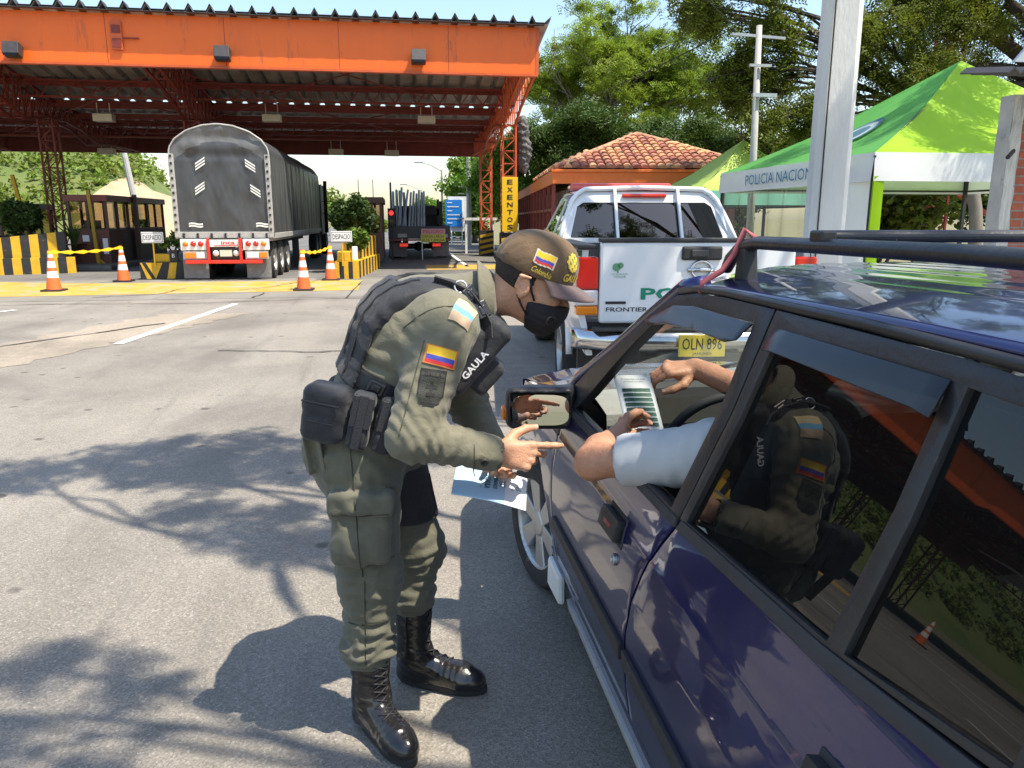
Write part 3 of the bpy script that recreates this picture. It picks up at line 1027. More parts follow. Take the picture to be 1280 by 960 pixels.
# ================================================================== ISLANDS, BOOTHS
def stripes_box(b, x0, x1, y0, y1, z0, z1, pitch=.42, skew=0.):
    """block whose visible faces carry black and yellow bands (black base body is slot 0)"""
    b.bx(x0, x1, y0, y1, z0, z1, 0)
    x = x0
    while x < x1 - .01:
        e = min(x + pitch / 2, x1)
        b.bx(x, e, y0 - .006, y0 + .01, z0 + .003, z1 + .003, 1); x += pitch
    y = y0
    while y < y1 - .01:
        e = min(y + pitch / 2, y1)
        b.bx(x1 - .01, x1 + .006, y, e, z0 + .003, z1 + .003, 1)
        b.bx(x0 - .006, x0 + .01, y, e, z0 + .003, z1 + .003, 1); y += pitch
t = thing('striped_island', 'two step black and yellow striped island with planting at the left booth', 'traffic island', (-14, 24.5, 0))
def slanted_wall(b, p, q, z0p, z0q, z1p, z1q, thick, n):
    p = np.array(p, float); q = np.array(q, float); d = (q - p) / np.linalg.norm(q - p); s = np.array([-d[1], d[0]]) * thick
    for i in range(n):
        a, c = p + (q - p) * i / n, p + (q - p) * (i + 1) / n
        zl = [z0p + (z0q - z0p) * k / n for k in (i, i + 1)]; zh = [z1p + (z1q - z1p) * k / n for k in (i, i + 1)]
        P = [(*a, zl[0]), (*c, zl[1]), (*(c + s), zl[1]), (*(a + s), zl[0]), (*a, zh[0]), (*c, zh[1]), (*(c + s), zh[1]), (*(a + s), zh[0])]
        F = [(4, 5, 6, 7), (0, 1, 5, 4), (2, 3, 7, 6)]
        if i == 0: F.append((3, 0, 4, 7))
        if i == n - 1: F.append((1, 2, 6, 5))
        b.add(P, F, i % 2)
b = MB(); slanted_wall(b, (-15.6, 22.2), (-9.5, 24.5), 0, 0, .46, .46, .35, 29); b.build('lower_step', [M_yelp, M_blackp], t, recalc=False)
b = MB(); slanted_wall(b, (-15.6, 22.62), (-9.85, 24.85), .1, .1, .55, 1.2, .5, 27); b.build('upper_step', [M_blackp, M_yelp], t, recalc=False)
b = MB(); b.add([(-15.6, 23, .45), (-9.9, 25.2, .8), (-10.2, 29, .8), (-15.6, 29, .45)], [(0, 1, 2, 3)]); b.build('planting_soil', M_soil, t)
M_lg = leaf_mat('garden_green', (.05, .10, .02)); M_lg2 = leaf_mat('garden_light', (.12, .20, .03)); M_dk = leaf_mat('dark_green', (.05, .09, .022))
shrub('round_shrub', 'large round dark shrub on the left striped island', (-11.2, 25.6, .8), 1.25, .55, M_dk, .085, 3800, 3)
shrub('low_shrub', 'low spreading green shrub at the left frame edge on the island', (-12.6, 24.5, .55), .7, .9, M_lg, .08, 4000, 4)
def spiky(name, label, base, h, n, m, seed, cat='plant', sp=.5):
    g = np.random.default_rng(seed); b = MB()
    for k in range(n):
        a = g.uniform(0, 6.28); l = h * g.uniform(.7, 1.1); out = g.uniform(.15, sp) * l
        P = [np.array(base) + np.array([math.cos(a) * out * t ** 1.5, math.sin(a) * out * t ** 1.5, l * t * (1 - .25 * t)]) for t in np.linspace(0, 1, 5)]
        s = np.array([-math.sin(a), math.cos(a), 0])
        V = []
        for i, p in enumerate(P): wd = .035 * (1 - (i / 4) ** 1.5) + .004; V += [p - s * wd, p + s * wd]
        b.add(V, [(2 * i, 2 * i + 1, 2 * i + 3, 2 * i + 2) for i in range(4)])
    o = b.build(name, m, recalc=False); tag(o, label, cat); return o
spiky('spiky_plant', 'dark spiky plant between left island and brown booth', (-10.0, 25.9, .6), 1.0, 40, M_dk, 5)

M_brown = mat('booth_brown', (.10, .045, .03), .6, var=.15); M_brick = mat('booth_brick', (.16, .07, .05), .85, var=.25, vscale=9)
def booth(name, label, x0, x1, y0, y1, H_, sill, m_low, m_frame, roof_m, n_side, n_front, z0=.15):
    t = thing(name, label, 'booth', ((x0 + x1) / 2, (y0 + y1) / 2, 0))
    b = MB(); b.bx(x0, x1, y0, y1, z0, sill); b.build('wall', m_low, t)
    b = MB()
    for i in range(n_front + 1):
        x = x0 + .04 + (x1 - x0 - .08) * i / n_front
        b.bx(x - .04, x + .04, y0 + .003, y0 + .08, sill, H_ - .2); b.bx(x - .04, x + .04, y1 - .08, y1 - .003, sill, H_ - .2)
    for i in range(1, n_side):
        y = y0 + (y1 - y0) * i / n_side
        b.bx(x0 + .003, x0 + .08, y - .035, y + .035, sill, H_ - .2); b.bx(x1 - .08, x1 - .003, y - .035, y + .035, sill, H_ - .2)
    b.bx(x0 + .002, x1 - .002, y0 + .002, y1 - .002, sill, sill + .05)
    b.build('window_frame', m_frame, t)
    b = MB()
    b.add([(x0 + .05, y0 + .05, sill), (x1 - .05, y0 + .05, sill), (x1 - .05, y0 + .05, H_ - .2), (x0 + .05, y0 + .05, H_ - .2)], [(0, 1, 2, 3)])
    b.add([(x0 + .05, y1 - .05, sill), (x1 - .05, y1 - .05, sill), (x1 - .05, y1 - .05, H_ - .2), (x0 + .05, y1 - .05, H_ - .2)], [(0, 1, 2, 3)])
    b.add([(x1 - .05, y0 + .05, sill), (x1 - .05, y1 - .05, sill), (x1 - .05, y1 - .05, H_ - .2), (x1 - .05, y0 + .05, H_ - .2)], [(0, 1, 2, 3)])
    b.add([(x0 + .05, y0 + .05, sill), (x0 + .05, y1 - .05, sill), (x0 + .05, y1 - .05, H_ - .2), (x0 + .05, y0 + .05, H_ - .2)], [(0, 1, 2, 3)])
    b.build('window_glass', mat_tint, t)
    b = MB(); b.bx(x0 - .06, x1 + .06, y0 - .06, y1 + .06, H_ - .2, H_); b.build('roof', roof_m, t, bevel=.01)
    b = MB(); b.bx(x0 + .3, x0 + .75, y0 + .35, y0 + .7, sill - .0, sill + .32); b.bx(x0 + .25, x1 - .25, y0 + .9, y1 - 1, sill - .2, sill + .03)
    b.bx(x1 - .75, x1 - .3, y1 - 1.2, y1 - .9, sill, sill + .35); b.build('desk', M_black, t)
    return t
mat_tint = glass_mat('booth_glass', (.62, .54, .42), 1.5)
M_booth_roof = mat('booth_roof_red', (.20, .055, .04), .55, var=.12)
t = booth('toll_booth', 'brown toll booth with wide windows behind the striped island', -10.55, -9.35, 27, 33.2, 2.32, 1.2, M_brick, M_brown, M_booth_roof, 6, 2)
b = MB()
for i in range(12): b.bx(-9.352, -9.335, 28.2, 32.0, .2 + i * .08, .25 + i * .08)
b.build('louvre', M_black, t)
b = MB(); b.lathe((-9.75, 26.9, .45), [(0, 0), (.07, 0), (.075, .05), (.075, .38), (.03, .45), (.03, .5), (0, .5)], 12); b.build('fire_extinguisher', mat('dull_red', (.25, .04, .03), .4), t, smooth=True)
b = MB(); b.bx(-10.15, -9.95, 26.95, 26.99, .85, 1.05); b.build('notice', M_whitep, t); b = MB(); b.bx(-9.55, -9.4, 26.95, 26.99, .45, .95); b.build('notice', M_whitep, t)
for x, lab in ((-9.6, 'yellow post at front corner of the brown booth'),):
    b = MB(); b.bar((x, 26.6, 0), (x - .1, 26.6, 2.45), .1); b.bar((x - .05, 26.6, .35), (x + .25, 26.5, .1), .06)
    tag(b.build('bollard_post', mat('mustard', (.38, .24, .02), .6, var=.15)), lab, 'post')
b = MB(); b.bar((-9.25, 29.5, 0), (-9.25, 29.5, 2.4), .12); tag(b.build('bollard_post', M_brown), 'dark brown post beside the side of the brown booth', 'post')
b = MB(); b.bx(-10.9, -8.9, 25.6, 34, 0, .16); struct(b.build('kerb', M_plaza, bevel=.03))
booth('toll_booth', 'small brown booth cut by the left frame edge', -14.6, -13.0, 28, 32, 2.1, .95, M_brick, M_brown, M_brown, 4, 2)
t = booth('toll_booth', 'dark toll booth left of the pipe truck with a clerk inside', -1.55, -.6, 27, 30.5, 2.28, 1.05, M_brown, M_brown, M_brown, 4, 3)
for x in (-1.4, -.9):
    b = MB(); b.tube([(x, 28, 2.25), (x, 28, 2.9)], .015, 6); b.build('antenna', M_steel, t)
# clerk in the booth
def sit_person(name, label, base, skin, shirt, faces=(0, -1)):
    t = thing(name, label, 'person', base)
    x, y, z = base
    f = Field((x - .35, y - .35, z), (x + .35, y + .35, z + .95), .02)
    f.cone((x, y, z + .1), (x, y, z + .42), .15, .17, .05, wide=((1, 0, 0), 1.25)).cone((x - .17, y, z + .48), (x + .17, y, z + .48), .07, .07, .06)
    f.cone((x - .2, y, z + .46), (x - .26, y - .08, z + .2), .055, .045, .03).cone((x + .2, y, z + .46), (x + .26, y - .08, z + .2), .055, .045, .03)
    f.cone((x - .26, y - .08, z + .2), (x - .12, y - .28, z + .18), .042, .035, .02).cone((x + .26, y - .08, z + .2), (x + .12, y - .28, z + .18), .042, .035, .02)
    f.cone((x, y, z + .5), (x, y - .01, z + .62), .055, .05, .03).ell((x, y - .02, z + .72), (.078, .095, .115), .02).ell((x, y - .115, z + .70), (.016, .02, .02), .01)
    V, Q = f.mesh(1)
    mi = [1 if V[q].mean(0)[2] < z + .55 and not (V[q].mean(0)[1] < y - .18) else 0 for q in Q]
    mesh_obj('body', V, Q, [skin, shirt], t, True, mi)
    f = Field((x - .2, y - .2, z + .6), (x + .2, y + .2, z + .95), .015)
    f.ell((x, y + .01, z + .755), (.086, .1, .105), .01).half((0, y - .05, z + .74), (0, -1, -.6))
    V, Q = f.mesh(1); mesh_obj('hair', V, Q, M_black, t, True)
    return t
M_skind = mat('skin_shade', (.30, .17, .11), .5, var=.06)
sit_person('person', 'dark haired toll clerk sitting inside the dark booth', (-1.1, 28.1, .75), M_skind, mat('clerk_shirt', (.06, .06, .08), .8))

# middle island with planter (left of the tarped truck)
t = thing('striped_island', 'small chevron striped island nose left of the tarped truck', 'traffic island', (-6.2, 22.5, 0))
b = MB(); b.prism([(-6.78, 21.5), (-5.7, 21.5), (-5.55, 26), (-7.0, 26)], (0, 0, 0), (1, 0, 0), (0, 1, 0), (0, 0, 1), .45, 0)
for xa, xb, xc, xd in ((-6.76, -6.72, -6.66, -6.42), (-6.5, -6.2, -6.28, -6.42), (-5.98, -5.80, -6.12, -5.78)):
    pass
b.add([(-6.62, 21.492, .44), (-6.2, 21.492, .44), (-6.4, 21.492, .02)], [(0, 2, 1)], 1)
b.add([(-6.76, 21.492, .44), (-6.72, 21.492, .44), (-6.5, 21.492, .02), (-6.62, 21.492, .02)], [(0, 3, 2, 1)], 1)
b.add([(-6.02, 21.492, .44), (-5.84, 21.492, .44), (-5.92, 21.492, .02), (-6.12, 21.492, .02)], [(0, 3, 2, 1)], 1)
b.build('island_block', [M_blackp, M_yelp], t, recalc=False)
b = MB(); b.bx(-6.45, -6.0, 21.6, 22.1, .45, .66); b.build('planter', M_yelp, t, bevel=.02)
b = MB(); b.bx(-6.02, -5.82, 21.52, 21.6, .46, .76); add_text(b, 'B', (-5.92, 21.512, .62), (1, 0, 0), (0, 0, 1), height=.1, mi=1); b.build('lane_number', [M_black, M_lettw], t)
shrub('flower_plant', 'yellow green potted plant on the small chevron island', (-6.0, 21.95, .6), .55, .42, M_lg2, .07, 900, 8, 'plant')
shrub('round_shrub', 'dark shrub half hidden behind the tarped truck', (-5.95, 24.5, .5), 1.2, .5, M_dk, .08, 2200, 9)
# right island
t = thing('striped_island', 'two step striped island with plants right of the tarped truck', 'traffic island', (-1.2, 23, 0))
def quad_block(b, P, z0, z1, n, ca=0):
    """P: near-left, near-right, far-right, far-left"""
    P = [np.array(p, float) for p in P]
    for a, c, k in ((P[0], P[1], 5), (P[1], P[2], n), (P[3], P[0], n)):
        for i in range(k):
            p, q = a + (c - a) * i / k, a + (c - a) * (i + 1) / k
            b.add([(*p, z0), (*q, z0), (*q, z1), (*p, z1)], [(0, 1, 2, 3)], (i + ca) % 2)
    b.add([(*p, z1) for p in P], [(0, 1, 2, 3)], 0)
b = MB(); quad_block(b, [(-1.74, 21), (-1.16, 21), (-.68, 25.6), (-1.75, 25.6)], 0, .46, 15); b.build('lower_step', [M_yelp, M_blackp], t, recalc=False)
b = MB(); quad_block(b, [(-1.6, 22.5), (-1.2, 22.5), (-.74, 25.5), (-1.6, 25.5)], .46, 1.05, 12); b.build('upper_step', [M_yelp, M_blackp], t, recalc=False)
b = MB(); b.bx(-1.68, -1.3, 21.1, 21.5, .46, .72); b.build('planter', M_yelp, t, bevel=.02)
b = MB(); b.bx(-1.28, -1.14, 21.05, 21.1, .5, .85); b.build('lane_number', M_whitep, t, bevel=.01)
shrub('tall_shrub', 'tall dark shrub behind the right despacio sign', (-1.35, 23.6, .8), 1.35, .62, M_dk, .08, 4200, 10)
shrub('low_shrub', 'light green low plant beside the right despacio sign', (-1.3, 22.3, .5), .75, .42, M_lg2, .075, 1500, 14)

def slow_sign(x, y, z0, label):
    t = thing('slow_sign', label, 'sign', (x, y, z0), 'white despacio signs on poles')
    b = MB(); b.tube([(x, y, z0 - .15), (x, y, z0 + .5)], .022, 8); b.build('pole', M_yelp, t)
    b = MB(); b.bx(x - .27, x + .27, y - .03, y - .01, z0 + .47, z0 + .75); b.build('board', M_whitep, t, bevel=.005)
    b = MB(); add_text(b, 'DESPACIO', (x, y - .036, z0 + .61), (1, 0, 0), (0, 0, 1), height=.13, width=.44)
    for (ax, ay, bx_, by) in ((-.25, .49, .25, .50), (-.25, .72, .25, .73), (-.25, .49, -.24, .73), (.24, .49, .25, .73)):
        b.add([(x + ax, y - .034, z0 + ay), (x + bx_, y - .034, z0 + ay), (x + bx_, y - .034, z0 + by), (x + ax, y - .034, z0 + by)], [(0, 1, 2, 3)])
    b.build('lettering', M_lettk, t)
slow_sign(-6.37, 21.44, .48, 'white DESPACIO sign on the small island left of the tarped truck')
slow_sign(-1.53, 20.95, .50, 'white DESPACIO sign right of the tarped truck')

# cones and tape
M_cone = mat('cone_orange', (.72, .14, .03), .5, var=.12, dirt=((.3, .1, .05), 9, .64)); M_conew = mat('cone_white', (.75, .74, .72), .5, var=.08)
def cone(x, y, label):
    t = thing('traffic_cone', label, 'traffic cone', (x, y, 0), 'orange cones on the yellow strip')
    H_ = .90
    r = lambda z: .155 - (.155 - .035) * (z - .04) / (H_ - .04)
    zs = [.04, .30, .44, .52, .66, .74, .86, H_]
    b = MB(); b.lathe((x, y, 0), [(r(z), z) for z in zs] + [(.0, H_)], 20, mis=[0, 1, 0, 1, 0, 1, 0, 0]); b.build('cone_body', [M_cone, M_conew], t, smooth=True, auto=40)
    b = MB(); b.prism([(-.22, -.18), (-.18, -.22), (.18, -.22), (.22, -.18), (.22, .18), (.18, .22), (-.18, .22), (-.22, .18)], (x, y, .01), (1, 0, 0), (0, 1, 0), (0, 0, 1), .035)
    b.build('base', M_black if x < -5 else M_rubber, t, bevel=.006)
CN = [(-7.6, 18.3, 'orange and white cone at left end of the left tape'), (-7.0, 20.9, 'farther cone at right end of the left tape'),
      (-2.17, 17.75, 'nearer orange cone right of the tarped truck'), (-1.82, 20.6, 'faded reddish cone in front of the right striped island')]
for c in CN: cone(*c)
for k, lab in ((-12.4, 'orange cone left of the frame on the yellow strip'), (-17.6, 'farthest left orange cone outside the frame')): cone(k, 18.6, lab)
M_tape = mat('yellow_tape', (.85, .55, .02), .55, var=.12)
def tape(a, c, label, sag):
    b = MB(); n = 16; V = []
    for i in range(n + 1):
        t = i / n; p = np.array([a[0] + (c[0] - a[0]) * t, a[1] + (c[1] - a[1]) * t, .86 - sag * 4 * t * (1 - t)])
        wd = .03 + .018 * math.sin(i * 2.1)
        V += [p + np.array([0, 0, -wd]), p + np.array([0, .012, wd]), ]
    b.add(V, [(2 * i, 2 * i + 2, 2 * i + 3, 2 * i + 1) for i in range(n)])
    b.lathe((a[0], a[1], .8), [(.05, 0), (.055, .03), (.045, .08)], 10); b.lathe((c[0], c[1], .8), [(.05, 0), (.055, .03), (.045, .08)], 10)
    o = b.build('barrier_tape', M_tape); m = o.modifiers.new('s', 'SOLIDIFY'); m.thickness = .006
    tag(o, label, 'tape')
tape(CN[0], CN[1], 'yellow tape strung between the two left cones', .05)
tape(CN[2], CN[3], 'yellow tape strung between the two right cones', .07)

# signal, road sign, poles beyond
t = thing('traffic_light', 'small signal with red light beside the pipe truck', 'traffic light', (-.32, 30.0, 0))
b = MB(); b.bar((-.32, 30, 0), (-.32, 30, 2.9), .07); b.build('pole', M_black, t)
b = MB(); b.bx(-.45, -.19, 29.8, 29.96, 1.3, 1.95); b.build('housing', M_black, t, bevel=.02)
b = MB(); b.lathe((-.32, 29.8, 1.78), [(.0, .02), (.08, .02), (.085, 0)], 16, axis=(0, -1, 0)); b.build('red_lens', mat('red_light', (.9, .02, .02), .4, emit=1.6), t)
b = MB(); b.lathe((-.32, 29.8, 1.48), [(.0, .02), (.08, .02), (.085, 0)], 16, axis=(0, -1, 0)); b.build('green_lens', M_glassd, t)
t = thing('road_sign', 'blue information board with white lines on white posts', 'sign', (3.25, 48, 0))
b = MB(); b.bx(2.75, 3.75, 47.95, 48, 1.1, 2.7); b.build('board', mat('sign_blue', (.01, .20, .62), .5), t)
b = MB(); b.bx(2.9, 4.1, 48.1, 48.15, .8, 2.9); b.build('white_board', M_whitep, t)
b = MB()
for i, wd in enumerate((.3, .7, .3, .75, .75, .3)): b.bx(2.85, 2.85 + wd, 47.93, 47.945, 2.5 - i * .24, 2.55 - i * .24)
b.build('lettering', M_lettw, t)
b = MB(); b.bar((3.1, 48.05, 0), (3.1, 48.05, 2.7), .07); b.bar((3.75, 48.05, 0), (3.75, 48.05, 2.7), .07); b.bar((3.1, 48.05, .5), (3.75, 48.05, .5), .05); b.build('post', M_whitep, t)
for (x, y, h, r_, lab) in ((3.3, 62, 5.3, .07, 'nearer grey lamp post with arm above the blue board'), (2.2, 80, 4.4, .07, 'farther small lamp post between canopy and blue board')):
    t = thing('street_lamp', lab, 'street lamp', (x, y, 0))
    b = MB(); b.tube([(x, y, 0), (x, y, h)], [r_ * 1.3, r_], 8); b.tube([(x, y, h - .1), (x - .9, y - .2, h + .35), (x - 1.5, y - .2, h + .5)], .04, 6); b.build('pole', M_concrete, t)
    b = MB(); b.box((x - 1.75, y - .2, h + .52), (.7, .22, .12)); b.build('lamp_head', M_steel, t, bevel=.03)
t = thing('utility_pole', 'slim grey pole just left of the canopy end column', 'utility pole', (4.0, 46, 0))
b = MB(); b.tube([(4.0, 46, 0), (4.0, 46, 6.6)], [.16, .11], 10); b.build('pole', M_concrete, t)
for zz in (3.4, 3.0):
    b = MB(); b.bar((3.4, 46, zz), (4.5, 46, zz), .05); b.build('crossarm', M_steel, t)
t = thing('utility_pole', 'leaning pale pole in front of the green hill', 'utility pole', (-14.3, 46, 0))
b = MB(); b.tube([(-14.1, 46, 0), (-14.9, 46, 6.5)], [.2, .14], 10); b.build('pole', M_concrete, t)
b = MB(); b.bar((-12.35, 28.6, .3), (-12.75, 28.6, 3.0), .1); tag(b.build('bollard_post', M_yelp), 'leaning yellow post beside the left lattice column', 'post')
# ================================================================== TARPED TRAILER TRUCK
M_tarp = mat('trailer_tarp', (.055, .057, .06), .42, var=.22, vscale=2.5, bump=.5, bscale=3, stretch=(1, .6, .35), dirt=((.11, .11, .11), 3.5, .60))
M_tarp2 = mat('trailer_tarp_top', (.12, .12, .12), .5, var=.25, vscale=2, bump=.4, bscale=4)
M_frame = mat('trailer_frame', (.38, .37, .35), .5, var=.2, dirt=((.16, .14, .12), 8, .6))
M_flap = mat('mud_flap', (.17, .16, .155), .8, var=.15, dirt=((.3, .27, .23), 4, .58))
M_red = mat('signal_red', (.70, .035, .02), .35, var=.08); M_redl = mat('lens_red', (.55, .02, .01), .15, coat=.5); M_ambl = mat('lens_amber', (.75, .22, .01), .15, coat=.5)
M_tyre = mat('tyre', (.03, .029, .028), .85, var=.3, vscale=15, dirt=((.10, .09, .08), 6, .6)); M_rim = mat('steel_rim', (.40, .39, .37), .45, metal=.4, var=.15)
M_dred = mat('dull_maroon', (.25, .05, .04), .5)

def truck_wheel(parent, x, y, z, r, w, face=1):
    """face=+1: outer side toward +x"""
    b = MB(); s = face
    b.lathe((x, y, z), [(r * .55, -w / 2), (r * .93, -w / 2), (r, -w * .36), (r, w * .36), (r * .93, w / 2), (r * .58, w / 2)], 32, axis=(s, 0, 0))
    o = b.build('wheel', M_tyre, parent, smooth=True, auto=35)
    b = MB(); b.lathe((x, y, z), [(r * .59, w * .5), (r * .55, w * .42), (r * .50, w * .10), (r * .30, w * .05), (r * .26, w * .25), (r * .22, w * .42), (0, w * .44)], 28, axis=(s, 0, 0))
    for k in range(8):
        a = k * math.pi / 4; b.lathe((x, y + r * .33 * math.cos(a), z + r * .33 * math.sin(a)), [(.022, 0), (.022, w * .2), (0, w * .22)], 6, axis=(s, 0, 0))
    b.build('rim', M_rim, o, smooth=True, auto=30)
    return o

TX0, TX1, TY0, TY1 = -5.66, -3.26, 21.0, 33.4
tk = thing('tarped_truck', 'large trailer truck under a dark grey arched tarpaulin entering the toll', 'truck', (-4.46, 27, 0))
cx = (TX0 + TX1) / 2
def arch(u, e=0.):
    """cross-section, u 0..1 from lower left up over to lower right"""
    hw = (TX1 - TX0) / 2 + e
    pts = [(-hw, 1.18), (-hw, 3.0), (-hw * .985, 3.28), (-hw * .86, 3.50), (-hw * .62, 3.70), (-hw * .3, 3.83), (0, 3.87), (hw * .3, 3.83), (hw * .62, 3.70), (hw * .86, 3.50), (hw * .985, 3.28), (hw, 3.0), (hw, 1.18)]
    d = [0]
    for a, c in zip(pts[:-1], pts[1:]): d.append(d[-1] + math.hypot(c[0] - a[0], c[1] - a[1]))
    t = u * d[-1]
    return np.interp(t, d, [p[0] for p in pts]) + cx, np.interp(t, d, [p[1] for p in pts]) + e
def tarp_side(u, v):
    x, z = arch(u); y = TY0 + .06 + (TY1 - TY0 - .06) * v
    bow_ = abs(math.sin(y * math.pi / .95)) * .018
    n_ = mnoise.noise(Vector((x * 3, y * 2.4, z * .7))) * .02 + mnoise.noise(Vector((x, y * 7, z * 1.2))) * .012
    k = -bow_ + n_
    nx_ = (x - cx) / 1.2
    return (x + k * nx_, y, z + k * (1 if z > 3.3 else 0))
b = MB(); b.grid(tarp_side, 60, 150); b.build('tarpaulin', M_tarp, tk, smooth=True)
# end cap: arch-shaped sheet with folds
P = [arch(u) for u in np.linspace(0, 1, 61)]
def capf(u, v):
    x, zt = P[int(round(u * 60))] if False else arch(.0 + u)
    return x, zt
b = MB(); nu, nv = 56, 60
hw = (TX1 - TX0) / 2
def top_z(x): return np.interp(abs(x - cx), [0, hw * .3, hw * .62, hw * .86, hw * .985, hw], [3.87, 3.83, 3.70, 3.50, 3.28, 3.05])
def rear(u, v):
    x = TX0 + (TX1 - TX0) * u; z = 1.2 + (top_z(x) - 1.2) * v
    k = mnoise.noise(Vector((x * 2.1 + z * .8, 0, z * .7))) * .05 + mnoise.noise(Vector((x * 5 - z * 2, 3, z * 1.5))) * .03 + mnoise.noise(Vector((x * 9 + z * 3, 5, z * 2.5))) * .012
    if z > 3.0: k += .02 * math.sin((z - 3) * 14)
    return (x, TY0 + k * min(1, 6 * u, 6 * (1 - u)) - .01, z)
b.grid(rear, nu, nv, mf=lambda u, v: 1 if v > .80 + .05 * math.sin(u * 3.1) else 0); b.build('rear_sheet', [M_tarp, M_tarp2], tk, smooth=True, recalc=False)
# frame of posts and laced edge
b = MB()
b.bx(TX0 - .02, TX0 + .10, TY0 - .07, TY0 + .05, 1.1, 3.15); b.bx(TX1 - .10, TX1 + .02, TY0 - .07, TY0 + .05, 1.1, 3.15)
b.bx(TX0 - .02, TX1 + .02, TY0 - .06, TY0 + .06, 1.08, 1.24); b.bx(TX0 + .05, TX1 - .05, TY0 + .1, TY1, 1.0, 1.18)
b.bx(TX1 - .03, TX1 + .015, TY0, TY1, 1.06, 1.2); b.bx(TX0 - .015, TX0 + .03, TY0, TY1, 1.06, 1.2)
b.build('frame', M_frame, tk, bevel=.01)
b = MB()
for i in range(11):
    z = 1.3 + i * .18
    for x in (TX0 + .04, TX1 - .04): b.box((x, TY0 - .075, z), (.05, .02, .06))
for i in range(7): b.box((TX0 + .2 + i * .34, TY0 - .07, 1.14), (.05, .03, .13))
b.build('lacing_hook', M_black, tk)
b = MB(); pts = [(*[arch(u, .012)[0]], TY0 - .03, arch(u, .012)[1]) for u in np.linspace(.2, .8, 40)]
b.tube(pts, .022, 6); b.build('edge_rope', M_frame, tk, smooth=True)
# reflective chevrons
M_refl = mat('reflective_white', (.75, .75, .70), .4)
b = MB()
for (x, z, s) in ((-4.93, 2.93, 1), (-3.72, 2.87, -1), (-4.98, 2.33, 1), (-3.63, 2.25, -1)):
    for k in range(3):
        zz = z + (k - 1) * .07; b.add([(x - .12, TY0 - .05, zz - s * .09 - .02), (x + .12, TY0 - .05, zz + s * .07 - .02), (x + .12, TY0 - .05, zz + s * .07 + .02), (x - .12, TY0 - .05, zz - s * .09 + .02)], [(0, 1, 2, 3)])
for x in (-5.15, -3.5):
    for k in range(2): 
        for i in range(6):
            xa = x - .17 + i * .057; b.add([(xa, TY0 - .05, 1.36 + k * .06 + .015 * math.sin(i)), (xa + .057, TY0 - .05, 1.36 + k * .06 + .015 * math.sin(i + 1)), (xa + .057, TY0 - .05, 1.40 + k * .06 + .015 * math.sin(i + 1)), (xa, TY0 - .05, 1.40 + k * .06 + .015 * math.sin(i))], [(0, 1, 2, 3)])
b.build('reflector', M_refl, tk)
# rear light board and bumper
b = MB(); b.bx(-5.55, -4.92, 20.86, 20.9, .78, 1.06); b.bx(-4.02, -3.36, 20.86, 20.9, .78, 1.06); b.bx(-4.86, -4.08, 20.86, 20.9, .86, 1.04); b.build('light_board', M_whitep, tk, bevel=.01)
b = MB(); add_text(b, 'inca', (-4.38, 20.852, .97), (1, 0, 0), (0, 0, 1), height=.10, width=.34, bold=.02); b.bx(-4.72, -4.14, 20.85, 20.858, .89, .905); b.build('lettering', M_red, tk)
for x, m in ((-5.42, M_ambl), (-5.23, M_redl), (-5.05, M_redl), (-3.88, M_redl), (-3.69, M_redl), (-3.5, M_ambl)):
    b = MB(); b.lathe((x, 20.86, .94), [(.07, 0), (.066, .03), (0, .04)], 16, axis=(0, -1, 0)); b.build('tail_lamp', m, tk, smooth=True)
b = MB(); b.bx(-5.5, -4.92, 20.87, 20.92, .55, .76); b.bx(-3.97, -3.4, 20.87, 20.92, .55, .76); b.build('lamp_panel', M_frame, tk)
for x0, x1, m in ((-5.46, -5.2, M_ambl), (-5.18, -4.98, M_whitep), (-3.93, -3.64, M_whitep), (-3.62, -3.43, M_ambl)):
    b = MB(); b.bx(x0, x1, 20.85, 20.87, .58, .72); b.build('marker_lamp', m, tk, bevel=.01)
b = MB(); b.bx(-4.90, -4.83, 20.80, 20.86, .50, 1.08); b.bx(-4.11, -4.04, 20.80, 20.86, .50, 1.08); b.bx(-5.45, -3.55, 20.80, 20.9, .44, .53); b.build('bumper_bar', M_red, tk, bevel=.01)
b = MB(); b.bx(-4.8, -4.14, 20.88, 20.93, .56, .84); b.build('plate_panel', M_black, tk)
b = MB(); b.bx(-4.60, -4.30, 20.86, 20.88, .62, .78); b.build('licence_plate', mat('pale_plate', (.55, .58, .45), .5), tk)
for x in (-4.70, -4.2):
    b = MB(); b.lathe((x, 20.88, .7), [(.075, 0), (.06, .03), (0, .035)], 16, axis=(0, -1, 0)); b.build('reverse_lamp', M_whitep, tk, smooth=True)
for x0, x1 in ((-5.55, -4.92), (-3.98, -3.36)):
    b = MB(); b.grid(lambda u, v, x0=x0, x1=x1: (x0 + (x1 - x0) * u, 20.98 + .03 * math.sin(u * 5) * (1 - v), .06 + .55 * v), 8, 4); o = b.build('mud_flap', M_flap, tk)
    m_ = o.modifiers.new('s', 'SOLIDIFY'); m_.thickness = .015
for y in (21.75, 22.95, 24.15):
    for x, s in ((-3.50, 1), (-5.42, -1)): truck_wheel(tk, x, y, .50, .50, .28, s)
    for x, s in ((-3.80, 1), (-5.12, -1)): truck_wheel(tk, x, y, .50, .50, .26, s)
b = MB()
for y in (21.75, 22.95, 24.15): b.tube([(-5.3, y, .5), (-3.6, y, .5)], .08, 10)
b.bx(-4.95, -4.75, 21.2, 33, .8, 1.0); b.bx(-4.15, -3.95, 21.2, 33, .8, 1.0); b.bx(-3.5, -3.3, 26.2, 26.32, .05, 1.0); b.bx(-5.6, -5.4, 26.2, 26.32, .05, 1.0)
b.build('chassis', M_black, tk)
